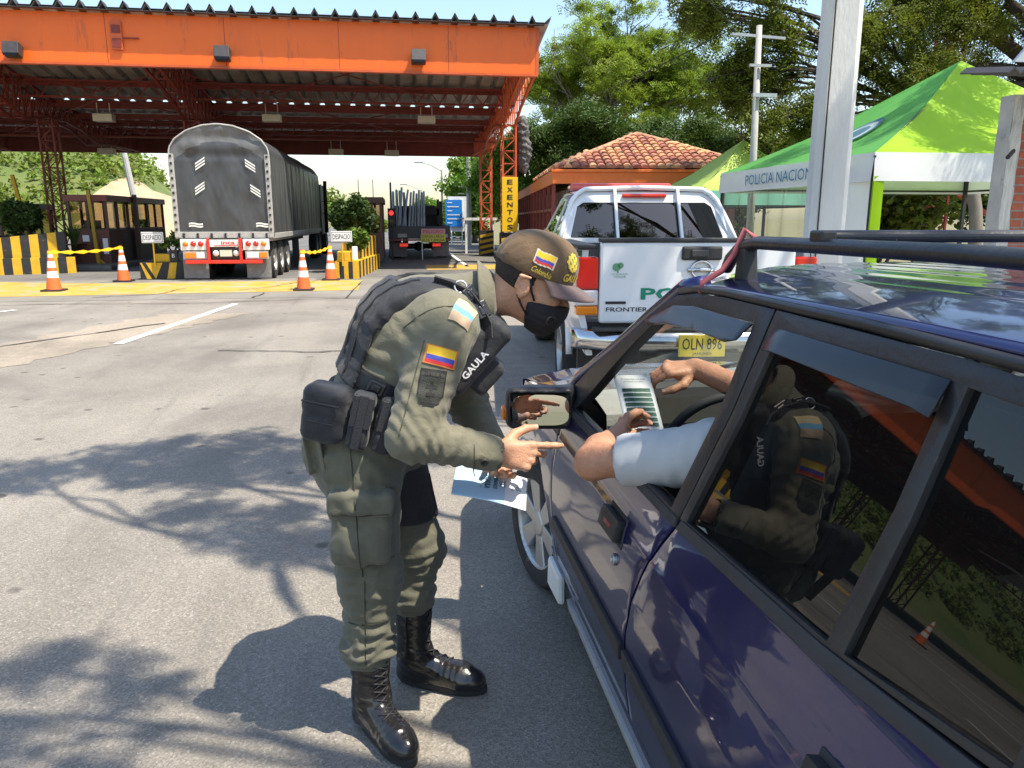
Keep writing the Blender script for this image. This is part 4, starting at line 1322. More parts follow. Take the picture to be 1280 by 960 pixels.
# tractor ahead
b = MB(); b.bx(-5.6, -3.3, 34.3, 36.2, .9, 3.0); b.bx(-5.3, -3.6, 36.2, 37.8, .9, 2.0); b.build('cab', M_black, tk, bevel=.06)
b = MB(); b.tube([(-3.08, 34.0, 1.0), (-3.08, 34.0, 2.9), (-3.06, 33.9, 3.08)], .075, 10); b.build('exhaust_stack', M_black, tk, smooth=True)
b = MB(); b.bar((-3.3, 34.9, 2.3), (-2.75, 34.9, 2.3), .03); b.bar((-3.3, 34.9, 1.8), (-2.75, 34.9, 1.8), .03); b.box((-2.68, 34.9, 2.0), (.16, .1, .6)); b.bar((-2.95, 34.9, 2.3), (-2.95, 34.9, 2.5), .03); b.build('side_mirror', M_black, tk, bevel=.02)
for y in (32.6, 33.8, 36.9):
    for x, s in ((-3.5, 1), (-5.42, -1)): truck_wheel(tk, x, y, .50, .50, .3, s)

# ================================================================== PIPE TRUCK
pt = thing('pipe_truck', 'dark flatbed truck carrying long grey pipes through the right lane', 'truck', (.74, 35, 0))
b = MB(); b.bx(-.45, 1.92, 31, 39, .95, 1.08); b.bx(-.47, 1.94, 30.94, 31.0, .80, 1.28); b.bx(-.47, -.40, 31, 39, 1.08, 1.32); b.bx(1.87, 1.94, 31, 39, 1.08, 1.32); b.build('flatbed', mat('truck_grey', (.05, .05, .055), .5, var=.2), pt, bevel=.015)
b = MB(); b.bx(-.47, 1.94, 30.9, 30.94, .72, .79); b.build('rear_bar', M_dred, pt)
b = MB(); b.bx(-.1, .25, 30.9, 30.938, .86, 1.0); b.bx(1.6, 1.85, 30.9, 30.938, .84, .98); b.build('panel_plate', M_frame, pt)
b = MB()
for i in range(3): b.bx(-.4 + i * 1.1, -.28 + i * 1.1, 38.8, 38.95, 1.1, 2.15 + (.35 if i == 2 else 0))
b.bx(-.45, 1.92, 38.8, 38.95, 1.75, 2.05); b.bx(-.45, 1.92, 38.96, 39.0, 1.1, 2.1); b.build('headboard', M_black, pt)
b = MB(); b.bx(1.78, 1.92, 35.9, 36.05, 1.3, 2.35); b.build('stanchion', M_black, pt)
b = MB(); b.bx(-.3, 1.8, 39.3, 41.2, .7, 2.2); b.build('cab', M_black, pt, bevel=.05)
for x, s in ((-.22, -1), (1.7, 1)):
    truck_wheel(pt, x, 32.6, .46, .46, .5, s); truck_wheel(pt, x, 40.4, .46, .46, .3, s)
for xa in (-.42, 1.25):
    b = MB(); b.bx(xa, xa + .66, 31.3, 31.33, .1, .66); b.build('mud_flap', M_flap, pt)
b = MB(); b.bx(.1, .3, 31.1, 40, .55, .92); b.bx(1.2, 1.4, 31.1, 40, .55, .92); b.tube([(-.2, 32.6, .46), (1.7, 32.6, .46)], .12, 10); b.lathe((.74, 32.5, .46), [(0, -.2), (.2, -.12), (.2, .12), (0, .2)], 14); b.build('chassis', M_black, pt)
for x in (.12, 1.4):
    b = MB(); b.bx(x - .16, x + .16, 30.96, 31.0, .5, .62); b.build('tail_lamp', mat('lens_lit', (.75, .04, .02), .3, emit=.35), pt, bevel=.01)
PIPE = mat('grey_pipe', (.33, .34, .345), .5, var=.1, vscale=2)
for i, (xa, xb, zb, r_) in enumerate(((-.24, -.30, 2.82, .062), (-.09, -.13, 2.90, .066), (.06, .02, 2.86, .060), (-.02, .12, 3.02, .055), (.20, .22, 2.78, .064), (.12, .42, 2.92, .05), (.34, .56, 2.80, .05), (.46, .70, 2.86, .052), (.58, .83, 2.74, .05), (.70, .95, 2.90, .052), (.82, 1.07, 2.80, .05), (.93, 1.18, 2.84, .055))):
    b = MB(); za = 1.14 + r_ + (.13 if i in (3, 5) else 0); b.tube([(xa, 31.15 + .1 * (i % 3), za), (xb, 38.7, zb)], r_, 14)
    o = b.build('pipe', PIPE, smooth=True, auto=50)
    tag(o, 'long grey pipe in the bundle sloping up on the flatbed truck', 'pipe', 'grey pipes on the flatbed truck')
t = thing('warning_sign', 'yellow and red PELIGRO load sign behind the pipe truck', 'sign', (1.25, 30.7, .9))
b = MB(); b.bx(.78, 1.74, 30.7, 30.72, .68, .98); b.build('yellow_board', mat('sign_lemon', (.68, .62, .08), .5), t)
b = MB(); b.bx(.80, 1.74, 30.7, 30.722, .985, 1.19); b.build('pink_board', mat('sign_pink', (.70, .35, .35), .5), t)
b = MB(); add_text(b, 'PELIGRO', (1.27, 30.693, 1.085), (1, 0, 0), (0, 0, 1), height=.12, width=.78, bold=.01); b.build('red_lettering', M_red, t)
b = MB(); add_text(b, 'CARGA LARGA', (1.26, 30.693, .90), (1, 0, 0), (0, 0, 1), height=.1, width=.86); add_text(b, 'ALTA Y ANCHA', (1.26, 30.693, .76), (1, 0, 0), (0, 0, 1), height=.1, width=.86); b.build('lettering', M_lettk, t)
b = MB(); b.bar((.83, 30.75, 0), (.83, 30.75, 1.15), .04); b.bar((.83, 30.85, .95), (1.0, 30.95, .95), .03); b.build('stake', M_steel, t)

# ================================================================== POLICE PICKUP
M_pw = mat('pickup_white', (.74, .75, .76), .22, coat=.8, var=.03, vscale=2)
M_pg = mat('pickup_green', (.01, .12, .065), .25, coat=.8)
M_pglass = glass_mat('pickup_dark_glass', (.022, .024, .024), 2.0)
pk = thing('police_pickup', 'white and green police pickup with dark windows standing ahead of the blue car', 'pickup', (2.15, 7.5, 0))
PX = 2.15; HWP = .90
def loft(b, sections, mi=0, closed=True, mf=None):
    """sections: list of rings (same point count)"""
    n = len(sections[0]); base = b.n
    for s in sections: b.add(s, [])
    for i in range(len(sections) - 1):
        for k in range(n if closed else n - 1):
            k2 = (k + 1) % n
            b.f.append((base + i * n + k, base + i * n + k2, base + (i + 1) * n + k2, base + (i + 1) * n + k)); b.mi.append(mi if mf is None else mf(i, k))
    return base
# bed sides as lofted panels, arch cut by vertices
def side_poly(b, x, pts, thick, mi=0, xs=None):
    """polygon in (y,z) at x(y,z), extruded toward the centre"""
    tris = tessellate_polygon([[Vector((p[0], p[1], 0)) for p in pts]])
    n = len(pts); sgn = 1 if x < PX else -1
    fx = xs or (lambda y, z: x)
    V = [(fx(y, z), y, z) for y, z in pts] + [(fx(y, z) + sgn * thick, y, z) for y, z in pts]
    F = [tuple(t) for t in tris] + [tuple(k + n for k in reversed(t)) for t in tris] + [(i, (i + 1) % n, n + (i + 1) % n, n + i) for i in range(n)]
    b.add(V, F, mi)
def arch_pts(cy, cz, r, a0, a1, n=14): return [(cy + r * math.cos(R(a)), cz + r * math.sin(R(a))) for a in np.linspace(a0, a1, n)]
WY, WZ, WR = 6.72, .40, .40
FY = 9.92
for s in (-1, 1):
    x = PX + s * HWP
    xs = lambda y, z, s=s: PX + s * (HWP - .03 * max(0, (z - .95)) / .4 - .10 * sstep(.75, .45, z) - .05 * sstep(10.2, 10.9, y) - .02 * sstep(5.9, 5.5, y))
    b = MB()
    lo = [(5.56, .62), (5.56, 1.30), (5.56, 1.36), (7.25, 1.36), (7.25, .95), (7.25, .48)] 
    pts = [(5.56, .55), (5.56, .9), (5.56, 1.2)] + [(5.56, 1.34), (6.3, 1.34), (7.26, 1.34), (7.26, .9), (7.26, .50)] + list(arch_pts(WY, WZ, WR + .07, 12, 168, 14))
    side_poly(b, x, pts, .05, 0, xs)
    b.build('bed_side', M_pw, pk, bevel=.012)
    b = MB(); side_poly(b, x, [(5.555, 1.20), (5.555, 1.335), (7.25, 1.335), (7.25, 1.20)], .004, 0, lambda y, z, xs=xs, s=s: xs(y, z) + s * .004); b.build('green_stripe', M_pg, pk)
    b = MB(); pts = [(7.29, .50), (7.29, .9), (7.29, 1.30), (8.3, 1.28), (9.45, 1.24), (9.5, .9), (9.42, .48)]
    side_poly(b, x, pts, .05, 0, xs); d_ = b.build('door', M_pw, pk, bevel=.01)
    b = MB(); b.box((xs(8.0, 1.1) + s * .02, 7.75, 1.12), (.03, .2, .04)); b.build('handle', M_chrome, d_, bevel=.01)
    b = MB(); pts = [(9.5, .5), (9.52, 1.22), (10.5, 1.14), (10.95, 1.0), (11.0, .55)] + list(arch_pts(FY, WZ, WR + .07, 12, 168, 14))
    side_poly(b, x, pts, .05, 0, xs); b.build('fender', M_pw, pk, bevel=.012)
    # cab upper side: pillars and glass
    ux = lambda y, z, s=s: PX + s * (HWP - .03 - .20 * max(0, z - 1.30) / .5)
    loop = [(7.29, 1.30), (7.42, 1.60), (7.62, 1.80), (8.6, 1.84), (9.0, 1.78), (9.95, 1.24)]
    h1 = [(7.45, 1.34), (7.58, 1.60), (7.75, 1.73), (8.25, 1.75), (8.25, 1.34)]
    h2 = [(8.33, 1.34), (8.33, 1.75), (8.75, 1.75), (8.95, 1.70), (9.6, 1.32)]
    for poly_set, nm, m_, off in (((loop, h1, h2), 'cab_side', M_pw, 0.), ((h1,), 'side_window', M_pglass, -.012), ((h2,), 'side_window', M_pglass, -.012)):
        b = MB()
        vv = [[Vector((p[0], p[1], 0)) for p in q] for q in poly_set]
        flat = [p for q in poly_set for p in q]
        tris = tessellate_polygon(vv)
        b.add([(ux(y, z) + s * off, y, z) for y, z in flat], [tuple(t) for t in tris])
        o = b.build(nm, m_, pk)
        if nm == 'cab_side': md = o.modifiers.new('s', 'SOLIDIFY'); md.thickness = .03
    b = MB(); b.box((PX + s * 1.0, 9.35, 1.32), (.22, .12, .2)); b.bar((PX + s * .85, 9.4, 1.28), (PX + s * 1.0, 9.36, 1.3), .05); b.build('side_mirror', M_pw, pk, bevel=.03)
    for y in (WY, FY):
        bt = MB(); bt.lathe((PX + s * .78, y, WZ), [(.25, -.12), (.37, -.12), (WR, -.08), (WR, .08), (.37, .125), (.26, .12)], 36, axis=(s, 0, 0)); wo = bt.build('wheel', M_tyre, pk, smooth=True, auto=35)
        bt = MB(); bt.lathe((PX + s * .78, y, WZ), [(.265, .12), (.25, .10), (.235, .02), (.1, .03), (.08, .07), (0, .075)], 30, axis=(s, 0, 0))
        for k in range(6):
            a = k * math.pi / 3; bt.bar((PX + s * .86, y + .07 * math.cos(a), WZ + .07 * math.sin(a)), (PX + s * .88, y + .25 * math.cos(a), WZ + .25 * math.sin(a)), .05, .02, hint=(1, 0, 0))
        bt.build('rim', M_steel, wo, smooth=True, auto=30)
    for wy_ in (WY, FY):
        b = MB(); b.tube([(PX + s * .86, y_, z_) for y_, z_ in arch_pts(wy_, WZ, WR + .085, 5, 175, 16)], .03, 6); b.build('wheel_arch_lip', M_pw, pk, smooth=True)
    # tail lamp: red over clear over amber
    xo = PX + s * (HWP - .005); xi = PX + s * (HWP - .17)
    b = MB()
    for z0, z1, k in ((.86, .93, 1), (.93, 1.05, 2), (1.05, 1.29, 0)):
        b.bx(min(xo, xi), max(xo, xi), 5.52, 5.66, z0, z1 - .003, k)
    b.build('tail_lamp', [M_redl, M_ambl, mat('lens_clear', (.65, .6, .58), .12, coat=.6)], pk, bevel=.015)
# tailgate and inside of the bed
b = MB(); b.bx(PX - .725, PX + .725, 5.50, 5.56, .80, 1.395); tg = b.build('tailgate', M_pw, pk, bevel=.02)
b = MB(); b.bx(PX - .735, PX + .735, 5.49, 5.57, 1.395, 1.425); b.bx(PX - .89, PX - .74, 5.52, 7.25, 1.345, 1.375); b.bx(PX + .74, PX + .89, 5.52, 7.25, 1.345, 1.375); b.build('rail_cap', M_black, pk, bevel=.008)
b = MB(); b.box((PX + .02, 5.49, 1.315), (.30, .03, .10)); b.build('handle', M_black, tg, bevel=.02)
b = MB(); b.box((PX - .0, 5.472, 1.315), (.13, .02, .055)); b.build('handle_lever', mat('soft_black', (.04, .04, .042), .35), tg, bevel=.01)
b = MB(); b.tube([(PX + .02 + .075 * math.cos(a), 5.488, 1.195 + .062 * math.sin(a)) for a in np.linspace(0, 2 * math.pi, 33)], .011, 8); b.box((PX + .02, 5.484, 1.195), (.20, .012, .03)); b.build('emblem', M_chrome, tg, smooth=True)
Mgl = mat('police_green', (.0, .22, .12), .4)
b = MB(); add_text(b, 'POLICIA', (PX + .0, 5.496, 1.02), (1, 0, 0), (0, 0, 1), height=.088, width=.84, bold=.03); b.build('green_lettering', Mgl, tg)
b = MB(); add_text(b, 'FRONTIER', (PX - .52, 5.496, .905), (1, 0, 0), (0, 0, 1), height=.032, width=.31, bold=.012); b.bx(PX - .68, PX - .53, 5.494, 5.4985, .945, .965); b.build('model_lettering', M_lettk, tg)
b = MB(); add_text(b, 'UN CORAZON', (PX - .58, 5.496, 1.165), (1, 0, 0), (0, 0, 1), height=.012, width=.12); add_text(b, 'VERDE', (PX - .58, 5.496, 1.145), (1, 0, 0), (0, 0, 1), height=.014, width=.09)
b.lathe((PX - .605, 5.4965, 1.215), [(0, .0005), (.03, .0005)], 12, axis=(0, -1, 0)); b.lathe((PX - .575, 5.4965, 1.228), [(0, .0005), (.022, .0005)], 12, axis=(0, -1, 0)); b.bx(PX - .60, PX - .59, 5.4955, 5.497, 1.175, 1.21); b.build('sticker', mat('sticker_green', (.12, .3, .15), .5), tg)
b = MB(); b.grid(lambda u, v: (PX - .92 + 1.84 * u, 5.34 + .22 * (2 * u - 1) ** 4 + .05 * (v - .5) ** 2 * 4, .60 + .16 * v), 30, 8)
o = b.build('bumper', M_chrome, pk, smooth=True); md = o.modifiers.new('s', 'SOLIDIFY'); md.thickness = .03
b = MB(); b.bx(PX - .78, PX + .78, 5.38, 5.52, .755, .775); b.bx(PX - .3, PX + .3, 5.36, 5.44, .5, .6); b.build('bumper_step', M_black, pk, bevel=.01)
b = MB(); b.bx(PX - .17, PX + .17, 5.30, 5.32, .58, .74); lp = b.build('licence_plate', mat('plate_yellow', (.78, .58, .04), .4), pk, bevel=.004)
b = MB(); add_text(b, 'OLN 896', (PX, 5.2985, .675), (1, 0, 0), (0, 0, 1), height=.085, width=.29, bold=.004); add_text(b, 'JAMUNDI', (PX, 5.2985, .602), (1, 0, 0), (0, 0, 1), height=.022, width=.14); b.build('lettering', M_lettk, lp)
b = MB(); b.bx(PX - .8, PX + .8, 5.6, 7.2, .75, .80); b.bx(PX - .85, PX + .85, 7.2, 7.26, .75, 1.34); b.bx(PX - .45, PX + .45, 5.8, 10.5, .38, .5); b.bx(PX - .7, PX + .7, WY - .05, WY + .05, .35, .45); b.bx(PX - .85, PX - .35, 5.75, 5.8, .3, .7); b.bx(PX + .35, PX + .85, 5.75, 5.8, .3, .7); b.build('bed_floor', M_black, pk)
# cab rear wall with three-part window, roof, hood
def rearx(z): return .87 - .20 * max(0, z - 1.30) / .5
def reary(z): return 7.29 + .30 * max(0, z - 1.30) / .5
loop = [(-.87, 1.30), (-.80, 1.5), (-.70, 1.74), (-.58, 1.82), (.58, 1.82), (.70, 1.74), (.80, 1.5), (.87, 1.30)]
win = [(-.74, 1.39), (-.66, 1.68), (-.60, 1.72), (.60, 1.72), (.66, 1.68), (.74, 1.39), (.68, 1.36), (-.68, 1.36)]
b = MB(); flat = loop + win; tris = tessellate_polygon([[Vector((*p, 0)) for p in loop], [Vector((*p, 0)) for p in win]])
b.add([(PX + x, reary(z), z) for x, z in flat], [tuple(t) for t in tris]); o = b.build('cab_rear', M_pw, pk); md = o.modifiers.new('s', 'SOLIDIFY'); md.thickness = .02
b = MB(); tris = tessellate_polygon([[Vector((*p, 0)) for p in win]]); b.add([(PX + x, reary(z) + .012, z) for x, z in win], [tuple(t) for t in tris]); b.build('rear_window', M_pglass, pk)
def roof(u, v):
    x = (2 * u - 1); y = 7.58 + 1.42 * v
    return (PX + x * (.68 + .0 * v), y, 1.80 + .05 * (1 - x ** 4) + .03 * math.sin(v * math.pi))
b = MB(); b.grid(roof, 14, 10); b.build('roof', M_pw, pk, smooth=True)
def ws(u, v): x = 2 * u - 1; return (PX + x * (.68 + .17 * v), 9.0 + .95 * v + .10 * (1 - x * x) * v, 1.80 - .56 * v)
b = MB(); b.grid(ws, 10, 6); b.build('windscreen', M_pglass, pk, smooth=True)
def hood(u, v): x = 2 * u - 1; return (PX + x * (.86 - .06 * v), 9.94 + 1.0 * v, 1.24 - .12 * v - .10 * v ** 4 + .04 * (1 - x * x))
b = MB(); b.grid(hood, 12, 8); b.build('hood', M_pw, pk, smooth=True)
b = MB(); b.bx(PX - .82, PX + .82, 10.92, 11.05, .5, 1.08); b.build('front_grille', M_chrome, pk, bevel=.04)
b = MB(); b.lathe((PX - .05, 7.52, 1.80), [(0, 0)], 4); b = MB(); b.bx(PX - .22, PX + .22, 7.53, 7.58, 1.765, 1.80); b.build('brake_lamp', M_redl, pk, bevel=.012)
b = MB(); b.bx(PX - .62, PX + .5, 8.5, 8.8, 1.865, 1.945); b.build('light_bar', mat('light_bar_red', (.55, .08, .07), .2, coat=.5), pk, bevel=.03)
# white bar close behind the cab
b = MB(); gd = [(-.85, 1.36), (-.795, 1.53), (-.715, 1.735), (-.66, 1.80), (-.58, 1.845), (0, 1.862), (.58, 1.845), (.66, 1.80), (.715, 1.735), (.795, 1.53), (.85, 1.36)]
b.tube([(PX + x, reary(z) - .03, z) for x, z in gd], .024, 10)
b.build('cab_guard', M_pw, pk, smooth=True)
for x in (-.29, .33):
    b = MB(); b.bar((PX + x, reary(1.36) - .035, 1.36), (PX + x, reary(1.84) - .035, 1.845), .045, .03, hint=(1, 0, 0)); b.build('window_divider', M_pw, pk, bevel=.008)
b = MB(); b.grid(lambda u, v: (PX + (2 * u - 1) * .86, 7.28 - .004, 1.35 + .035 * v), 2, 1); b.build('rear_sill', M_pw, pk)
for sx_ in (-.42, .42):
    b = MB(); b.box((PX + sx_, 8.0, .95), (.56, .16, .75), rotm(-10)); b.box((PX + sx_, 7.92, 1.42), (.30, .09, .2)); b.build('seat', M_black, pk, bevel=.03)
b = MB(); b.bx(PX - .8, PX + .8, 7.36, 7.62, .8, 1.36); b.bx(PX - .75, PX + .75, 9.3, 9.8, .8, 1.22); b.build('cab_interior', M_black, pk)
pk.location = (2.37, 7.45, 0); pk.rotation_euler = (0, 0, R(-6))
# ================================================================== RIGHT SIDE: house, tents, posts, trees
M_tile = mat('clay_tile', (.40, .175, .085), .88, col2=(.50, .27, .155), vscale=5, dirt=((.13, .09, .07), 6, .53), island=.35)
M_orpaint = mat('orange_board', (.72, .15, .02), .5, var=.08)
bd = thing('tiled_house', 'low house with clay tile hip roof and orange eave board', 'house', (3.95, 20, 0))
ex0, ex1, ey0, ey1, ez, ap = 3.95, 9.3, 20.0, 27.5, 2.80, (6.9, 24.0, 3.92)
# barrel tiles row by row on the four hips
def tile_face(b, a, c, apex, rows, cols):
    a, c, apex = (np.array(q, float) for q in (a, c, apex))
    nrm = np.cross(c - a, apex - a); nrm /= np.linalg.norm(nrm)
    if nrm[2] < 0: nrm = -nrm
    ax = (c - a) / np.linalg.norm(c - a); up_ = np.cross(nrm, ax)
    if up_[2] < 0: up_ = -up_
    wd = np.linalg.norm(c - a); H_ = (apex - a) @ up_; xa = (apex - a) @ ax
    for j in range(rows):
        h0, h1 = H_ * j / rows, H_ * (j + 1) / rows + .06
        l0, l1 = xa * h0 / H_, wd - (wd - xa) * h0 / H_
        pitch = wd / cols
        i0, i1 = math.ceil(l0 / pitch - .5), math.floor(l1 / pitch - .5)
        for i in range(i0, i1 + 1):
            x = (i + .5) * pitch
            if x < l0 or x > l1: continue
            r_ = pitch * .5; jt = random.uniform(-.012, .012); dz = random.uniform(0, .012)
            V = []
            for h, rr in ((h0 + jt, r_ * 1.03), (h1 + jt, r_ * .86)):
                for k in range(7):
                    an = math.pi * k / 6
                    V.append(a + ax * (x + rr * math.cos(an)) + up_ * h + nrm * (rr * .8 * math.sin(an) + (.03 if h == h0 + jt else 0) + dz))
            F = [(k, k + 1, 8 + k, 7 + k) for k in range(6)] + [tuple(range(6, -1, -1))]
            b.add(V, F)
random.seed(5)
b = MB(); E = [(ex0, ey0, ez), (ex1, ey0, ez), (ex1, ey1, ez), (ex0, ey1, ez)]
apL, apR = (6.7, 23.2, 3.95), (6.7, 25.0, 3.95)
tile_face(b, E[0], E[1], apL, 11, 24)
b2 = b
tile_face(b, E[3], E[0], ((ex0 + 2.75), 23.6, 3.95), 11, 34); tile_face(b, E[1], E[2], (6.7, 23.6, 3.95), 11, 34); tile_face(b, E[2], E[3], (6.7, 24.6, 3.95), 11, 24)
rf = b.build('roof', M_tile, bd, recalc=False)
b = MB(); b.add([(x, y, z - .03) for x, y, z in E] + [(6.7, 23.2, 3.9), (6.7, 24.8, 3.9)], [(0, 1, 4), (1, 2, 5, 4), (2, 3, 5), (3, 0, 4, 5)]); b.build('roof_deck', M_brown, bd)
b = MB()
for q in (E[0], E[1]): b.tube([np.array(q) + (0, 0, .05), np.array((6.7, 23.3, 4.0))], .085, 8)
b.build('ridge_tiles', M_tile, bd, smooth=True)
b = MB(); b.bx(ex0 - .06, ex1 + .06, ey0 - .07, ey0, ez - .36, ez - .03); b.bx(ex0 - .06, ex0, ey0, ey1 + 9, ez - .36, ez - .03); b.bx(ex0 - .10, ex1 + .1, ey0 - .12, ey0 - .06, ez - .07, ez + .0); b.build('eave_board', M_orpaint, bd, bevel=.01)
b = MB(); b.bx(ex0 + .7, ex1 - .3, ey0 + 1, ey1 - .2, 0, ez - .3); b.build('wall', mat('house_wall', (.18, .07, .05), .85, var=.2), bd)
b = MB()
for i in range(13): b.bar((ex0 - .02, ey0 + .05 + i * 1.3, .1), (ex0 - .02, ey0 + .05 + i * 1.3, ez - .36), .09)
b.bx(ex0 - .05, ex0 + .01, ey0, ey1 + 9, 1.75, 1.83); b.bx(ex0 - .05, ex0 + .01, ey0, ey1 + 9, .95, 1.03); b.build('veranda_post', M_redsteel, bd)
b = MB(); b.bx(ex0 + .3, ex0 + .38, ey0, ey1 + 9, .1, 2.3); b.build('veranda_wall', M_brown, bd)
b = MB(); b.add([(ex0 - .1, ey1, ez - .04), (ex0 + 3, ey1, ez + .6), (ex0 + 3, ey1 + 9, ez + .6), (ex0 - .1, ey1 + 9, ez - .04)], [(0, 1, 2, 3)]); b.build('veranda_roof', M_corr, bd)
b = MB(); b.bx(2.9, 4.4, 36, 36.2, 1.5, 1.62); b.bx(2.95, 3.05, 36.05, 36.15, 0, 1.5); b.bx(4.2, 4.3, 36.05, 36.15, 0, 1.5); b.bx(2.9, 4.4, 36.2, 38, 1.55, 1.62)
bd.rotation_euler = (0, 0, R(-5.5))
tag(b.build('bus_shelter', M_whitep), 'small white roofed shelter behind the canopy end column', 'shelter')

# ---- tents
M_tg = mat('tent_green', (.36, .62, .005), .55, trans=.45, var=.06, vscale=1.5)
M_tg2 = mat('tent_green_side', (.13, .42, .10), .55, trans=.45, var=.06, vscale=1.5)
M_tw = mat('tent_white', (.72, .73, .74), .6, trans=.2, var=.04, vscale=2, bump=.3, bscale=4)
M_tb = mat('tent_blue', (.03, .16, .30), .6)
M_film = glass_mat('clear_film', (.84, .86, .78), 1.45, .06, .10, (.75, .75, .7))
M_teal = mat('tent_teal', (.20, .48, .38), .6, trans=.2)
def tent(name, label, x0, x1, y0, y1, zv, ze, apex, mats_side, valtexts, group=None):
    t = thing(name, label, 'tent', ((x0 + x1) / 2, (y0 + y1) / 2, 0), group)
    C = [np.array(q, float) for q in ((x0, y0, ze), (x1, y0, ze), (x1, y1, ze), (x0, y1, ze))]; A = np.array(apex, float)
    b = MB()
    for k in range(4):
        a, c = C[k], C[(k + 1) % 4]
        def fn(u, v, a=a, c=c):
            e = a + (c - a) * u; p = e + (A - e) * v
            sag = -.22 * math.sin(math.pi * v) * (.55 + .45 * math.sin(math.pi * u)) * (1 - .3 * v)
            wr = .012 * math.sin(u * 40 + v * 7) * (1 - v) * v * 4
            return (p[0], p[1], p[2] + sag + wr)
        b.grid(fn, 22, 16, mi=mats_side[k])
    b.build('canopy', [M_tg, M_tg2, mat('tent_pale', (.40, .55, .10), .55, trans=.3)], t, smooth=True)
    for k in range(4):
        a, c = C[k], C[(k + 1) % 4]; d = (c - a) / np.linalg.norm(c - a); nr = np.array([d[1], -d[0], 0])
        b = MB()
        def fv(u, v, a=a, c=c, nr=nr):
            p = a + (c - a) * u
            return tuple(p + nr * (.02 + .015 * math.sin(u * 23 + k)) * (1 - v) + np.array([0, 0, -(ze - zv) * (1 - v)]))
        b.grid(fv, 40, 4); vo = b.build('valance', M_tw if not (valtexts and valtexts.get('teal')) else M_teal, t, smooth=True)
        if valtexts and k in valtexts:
            for (txt, pos, hgt, wd) in valtexts[k]:
                bb = MB(); q = a + d * pos + nr * .048; add_text(bb, txt, (q[0], q[1], (zv + ze) / 2), d, (0, 0, 1), height=hgt, width=wd); bb.build('lettering', M_tb, vo)
    b = MB()
    for q in C: b.bar((q[0] * .985 + .015 * A[0], q[1] * .985 + .015 * A[1], .1), (q[0] * .985 + .015 * A[0], q[1] * .985 + .015 * A[1], ze - .02), .06)
    for k in range(4): b.bar(C[k] * .985 + A * .015 - (0, 0, .33), C[(k + 1) % 4] * .985 + A * .015 - (0, 0, .33), .035); b.bar(C[k] - (0, 0, .06), A - (0, 0, .2), .03)
    b.build('tent_frame', M_black, t)
    return t, C, A
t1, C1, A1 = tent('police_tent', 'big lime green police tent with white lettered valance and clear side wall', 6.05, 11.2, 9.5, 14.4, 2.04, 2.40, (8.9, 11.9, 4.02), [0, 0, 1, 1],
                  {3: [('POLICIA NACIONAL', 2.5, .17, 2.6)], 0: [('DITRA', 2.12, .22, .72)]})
# clear plastic wall on the road side, white curtain at the near corner, green strip
b = MB(); b.grid(lambda u, v: (6.07 + .05 * math.sin(u * 17) * (1 - v) + .02 * math.sin(u * 40), 10.75 + 3.6 * u, .35 + 1.85 * v), 50, 10); b.build('clear_wall', M_film, t1, smooth=True)
b = MB(); b.grid(lambda u, v: (6.08 + .03 * math.sin(u * 9), 9.55 + 1.1 * u, .25 + 2.0 * v), 16, 8); b.build('white_curtain', M_tw, t1, smooth=True)
b = MB(); b.bx(6.06, 6.2, 9.48, 9.51, .3, 2.1); b.build('green_edge', M_tg, t1)
b = MB(); e = C1[3] + (C1[0] - C1[3]) * .52
def emb(r0, r1, n=28):
    V = []
    for i in range(n + 1):
        a = 2 * math.pi * i / n
        for r_ in (r0, r1):
            u, v = .55 + r_ * .15 * math.cos(a), .37 + r_ * .17 * math.sin(a)
            ee = C1[3] + (C1[0] - C1[3]) * u; p = ee + (A1 - ee) * v
            sag = -.22 * math.sin(math.pi * v) * (.55 + .45 * math.sin(math.pi * u)) * (1 - .3 * v)
            V.append((p[0] - .012, p[1], p[2] + sag + .028))
    return V, [(2 * i, 2 * i + 2, 2 * i + 3, 2 * i + 1) for i in range(n)]
for r0, r1, k in ((0, .55, 0), (.55, .8, 1), (.8, 1, 0)): b.add(*emb(r0, r1), k)
b.build('emblem', [mat('emblem_blue', (.05, .12, .17), .6), mat('emblem_grey', (.30, .38, .36), .6)], t1, recalc=False)
tent('pale_tent', 'second pale green tent half hidden behind the police tent', 6.2, 9.4, 16, 19.4, 1.85, 2.15, (7.9, 17.6, 3.35), [2, 2, 2, 2], {'teal': 1})

# ---- foreground concrete post
cp = thing('concrete_post', 'tall square weathered concrete post in front of the tents', 'post', (3.545, 6.2, 0))
M_post = mat('post_concrete', (.66, .65, .61), .85, var=.12, vscale=2.2, bump=.35, bscale=35, stretch=(1, 1, .3), dirt=((.28, .27, .25), 3.2, .62))
b = MB(); 
def ring(z, s): 
    c = .04
    return [(3.545 + x, 6.2 + y, z) for x, y in ((-s, -s + c), (-s + c, -s), (s - c, -s), (s, -s + c), (s, s - c), (s - c, s), (-s + c, s), (-s, s - c))]
loft(b, [ring(0, .148), ring(2, .142), ring(4.5, .134), ring(9, .118)]); b.add(ring(9, .118), [tuple(range(8))])
post = b.build('shaft', M_post, cp)
b = MB(); b.tube([(3.46, 6.04, .1), (3.462, 6.048, 2.2), (3.465, 6.058, 4.6), (3.47, 6.06, 7)], .006, 6); b.build('conduit', M_rubber, cp); cp.rotation_euler = (0, 0, R(-17))

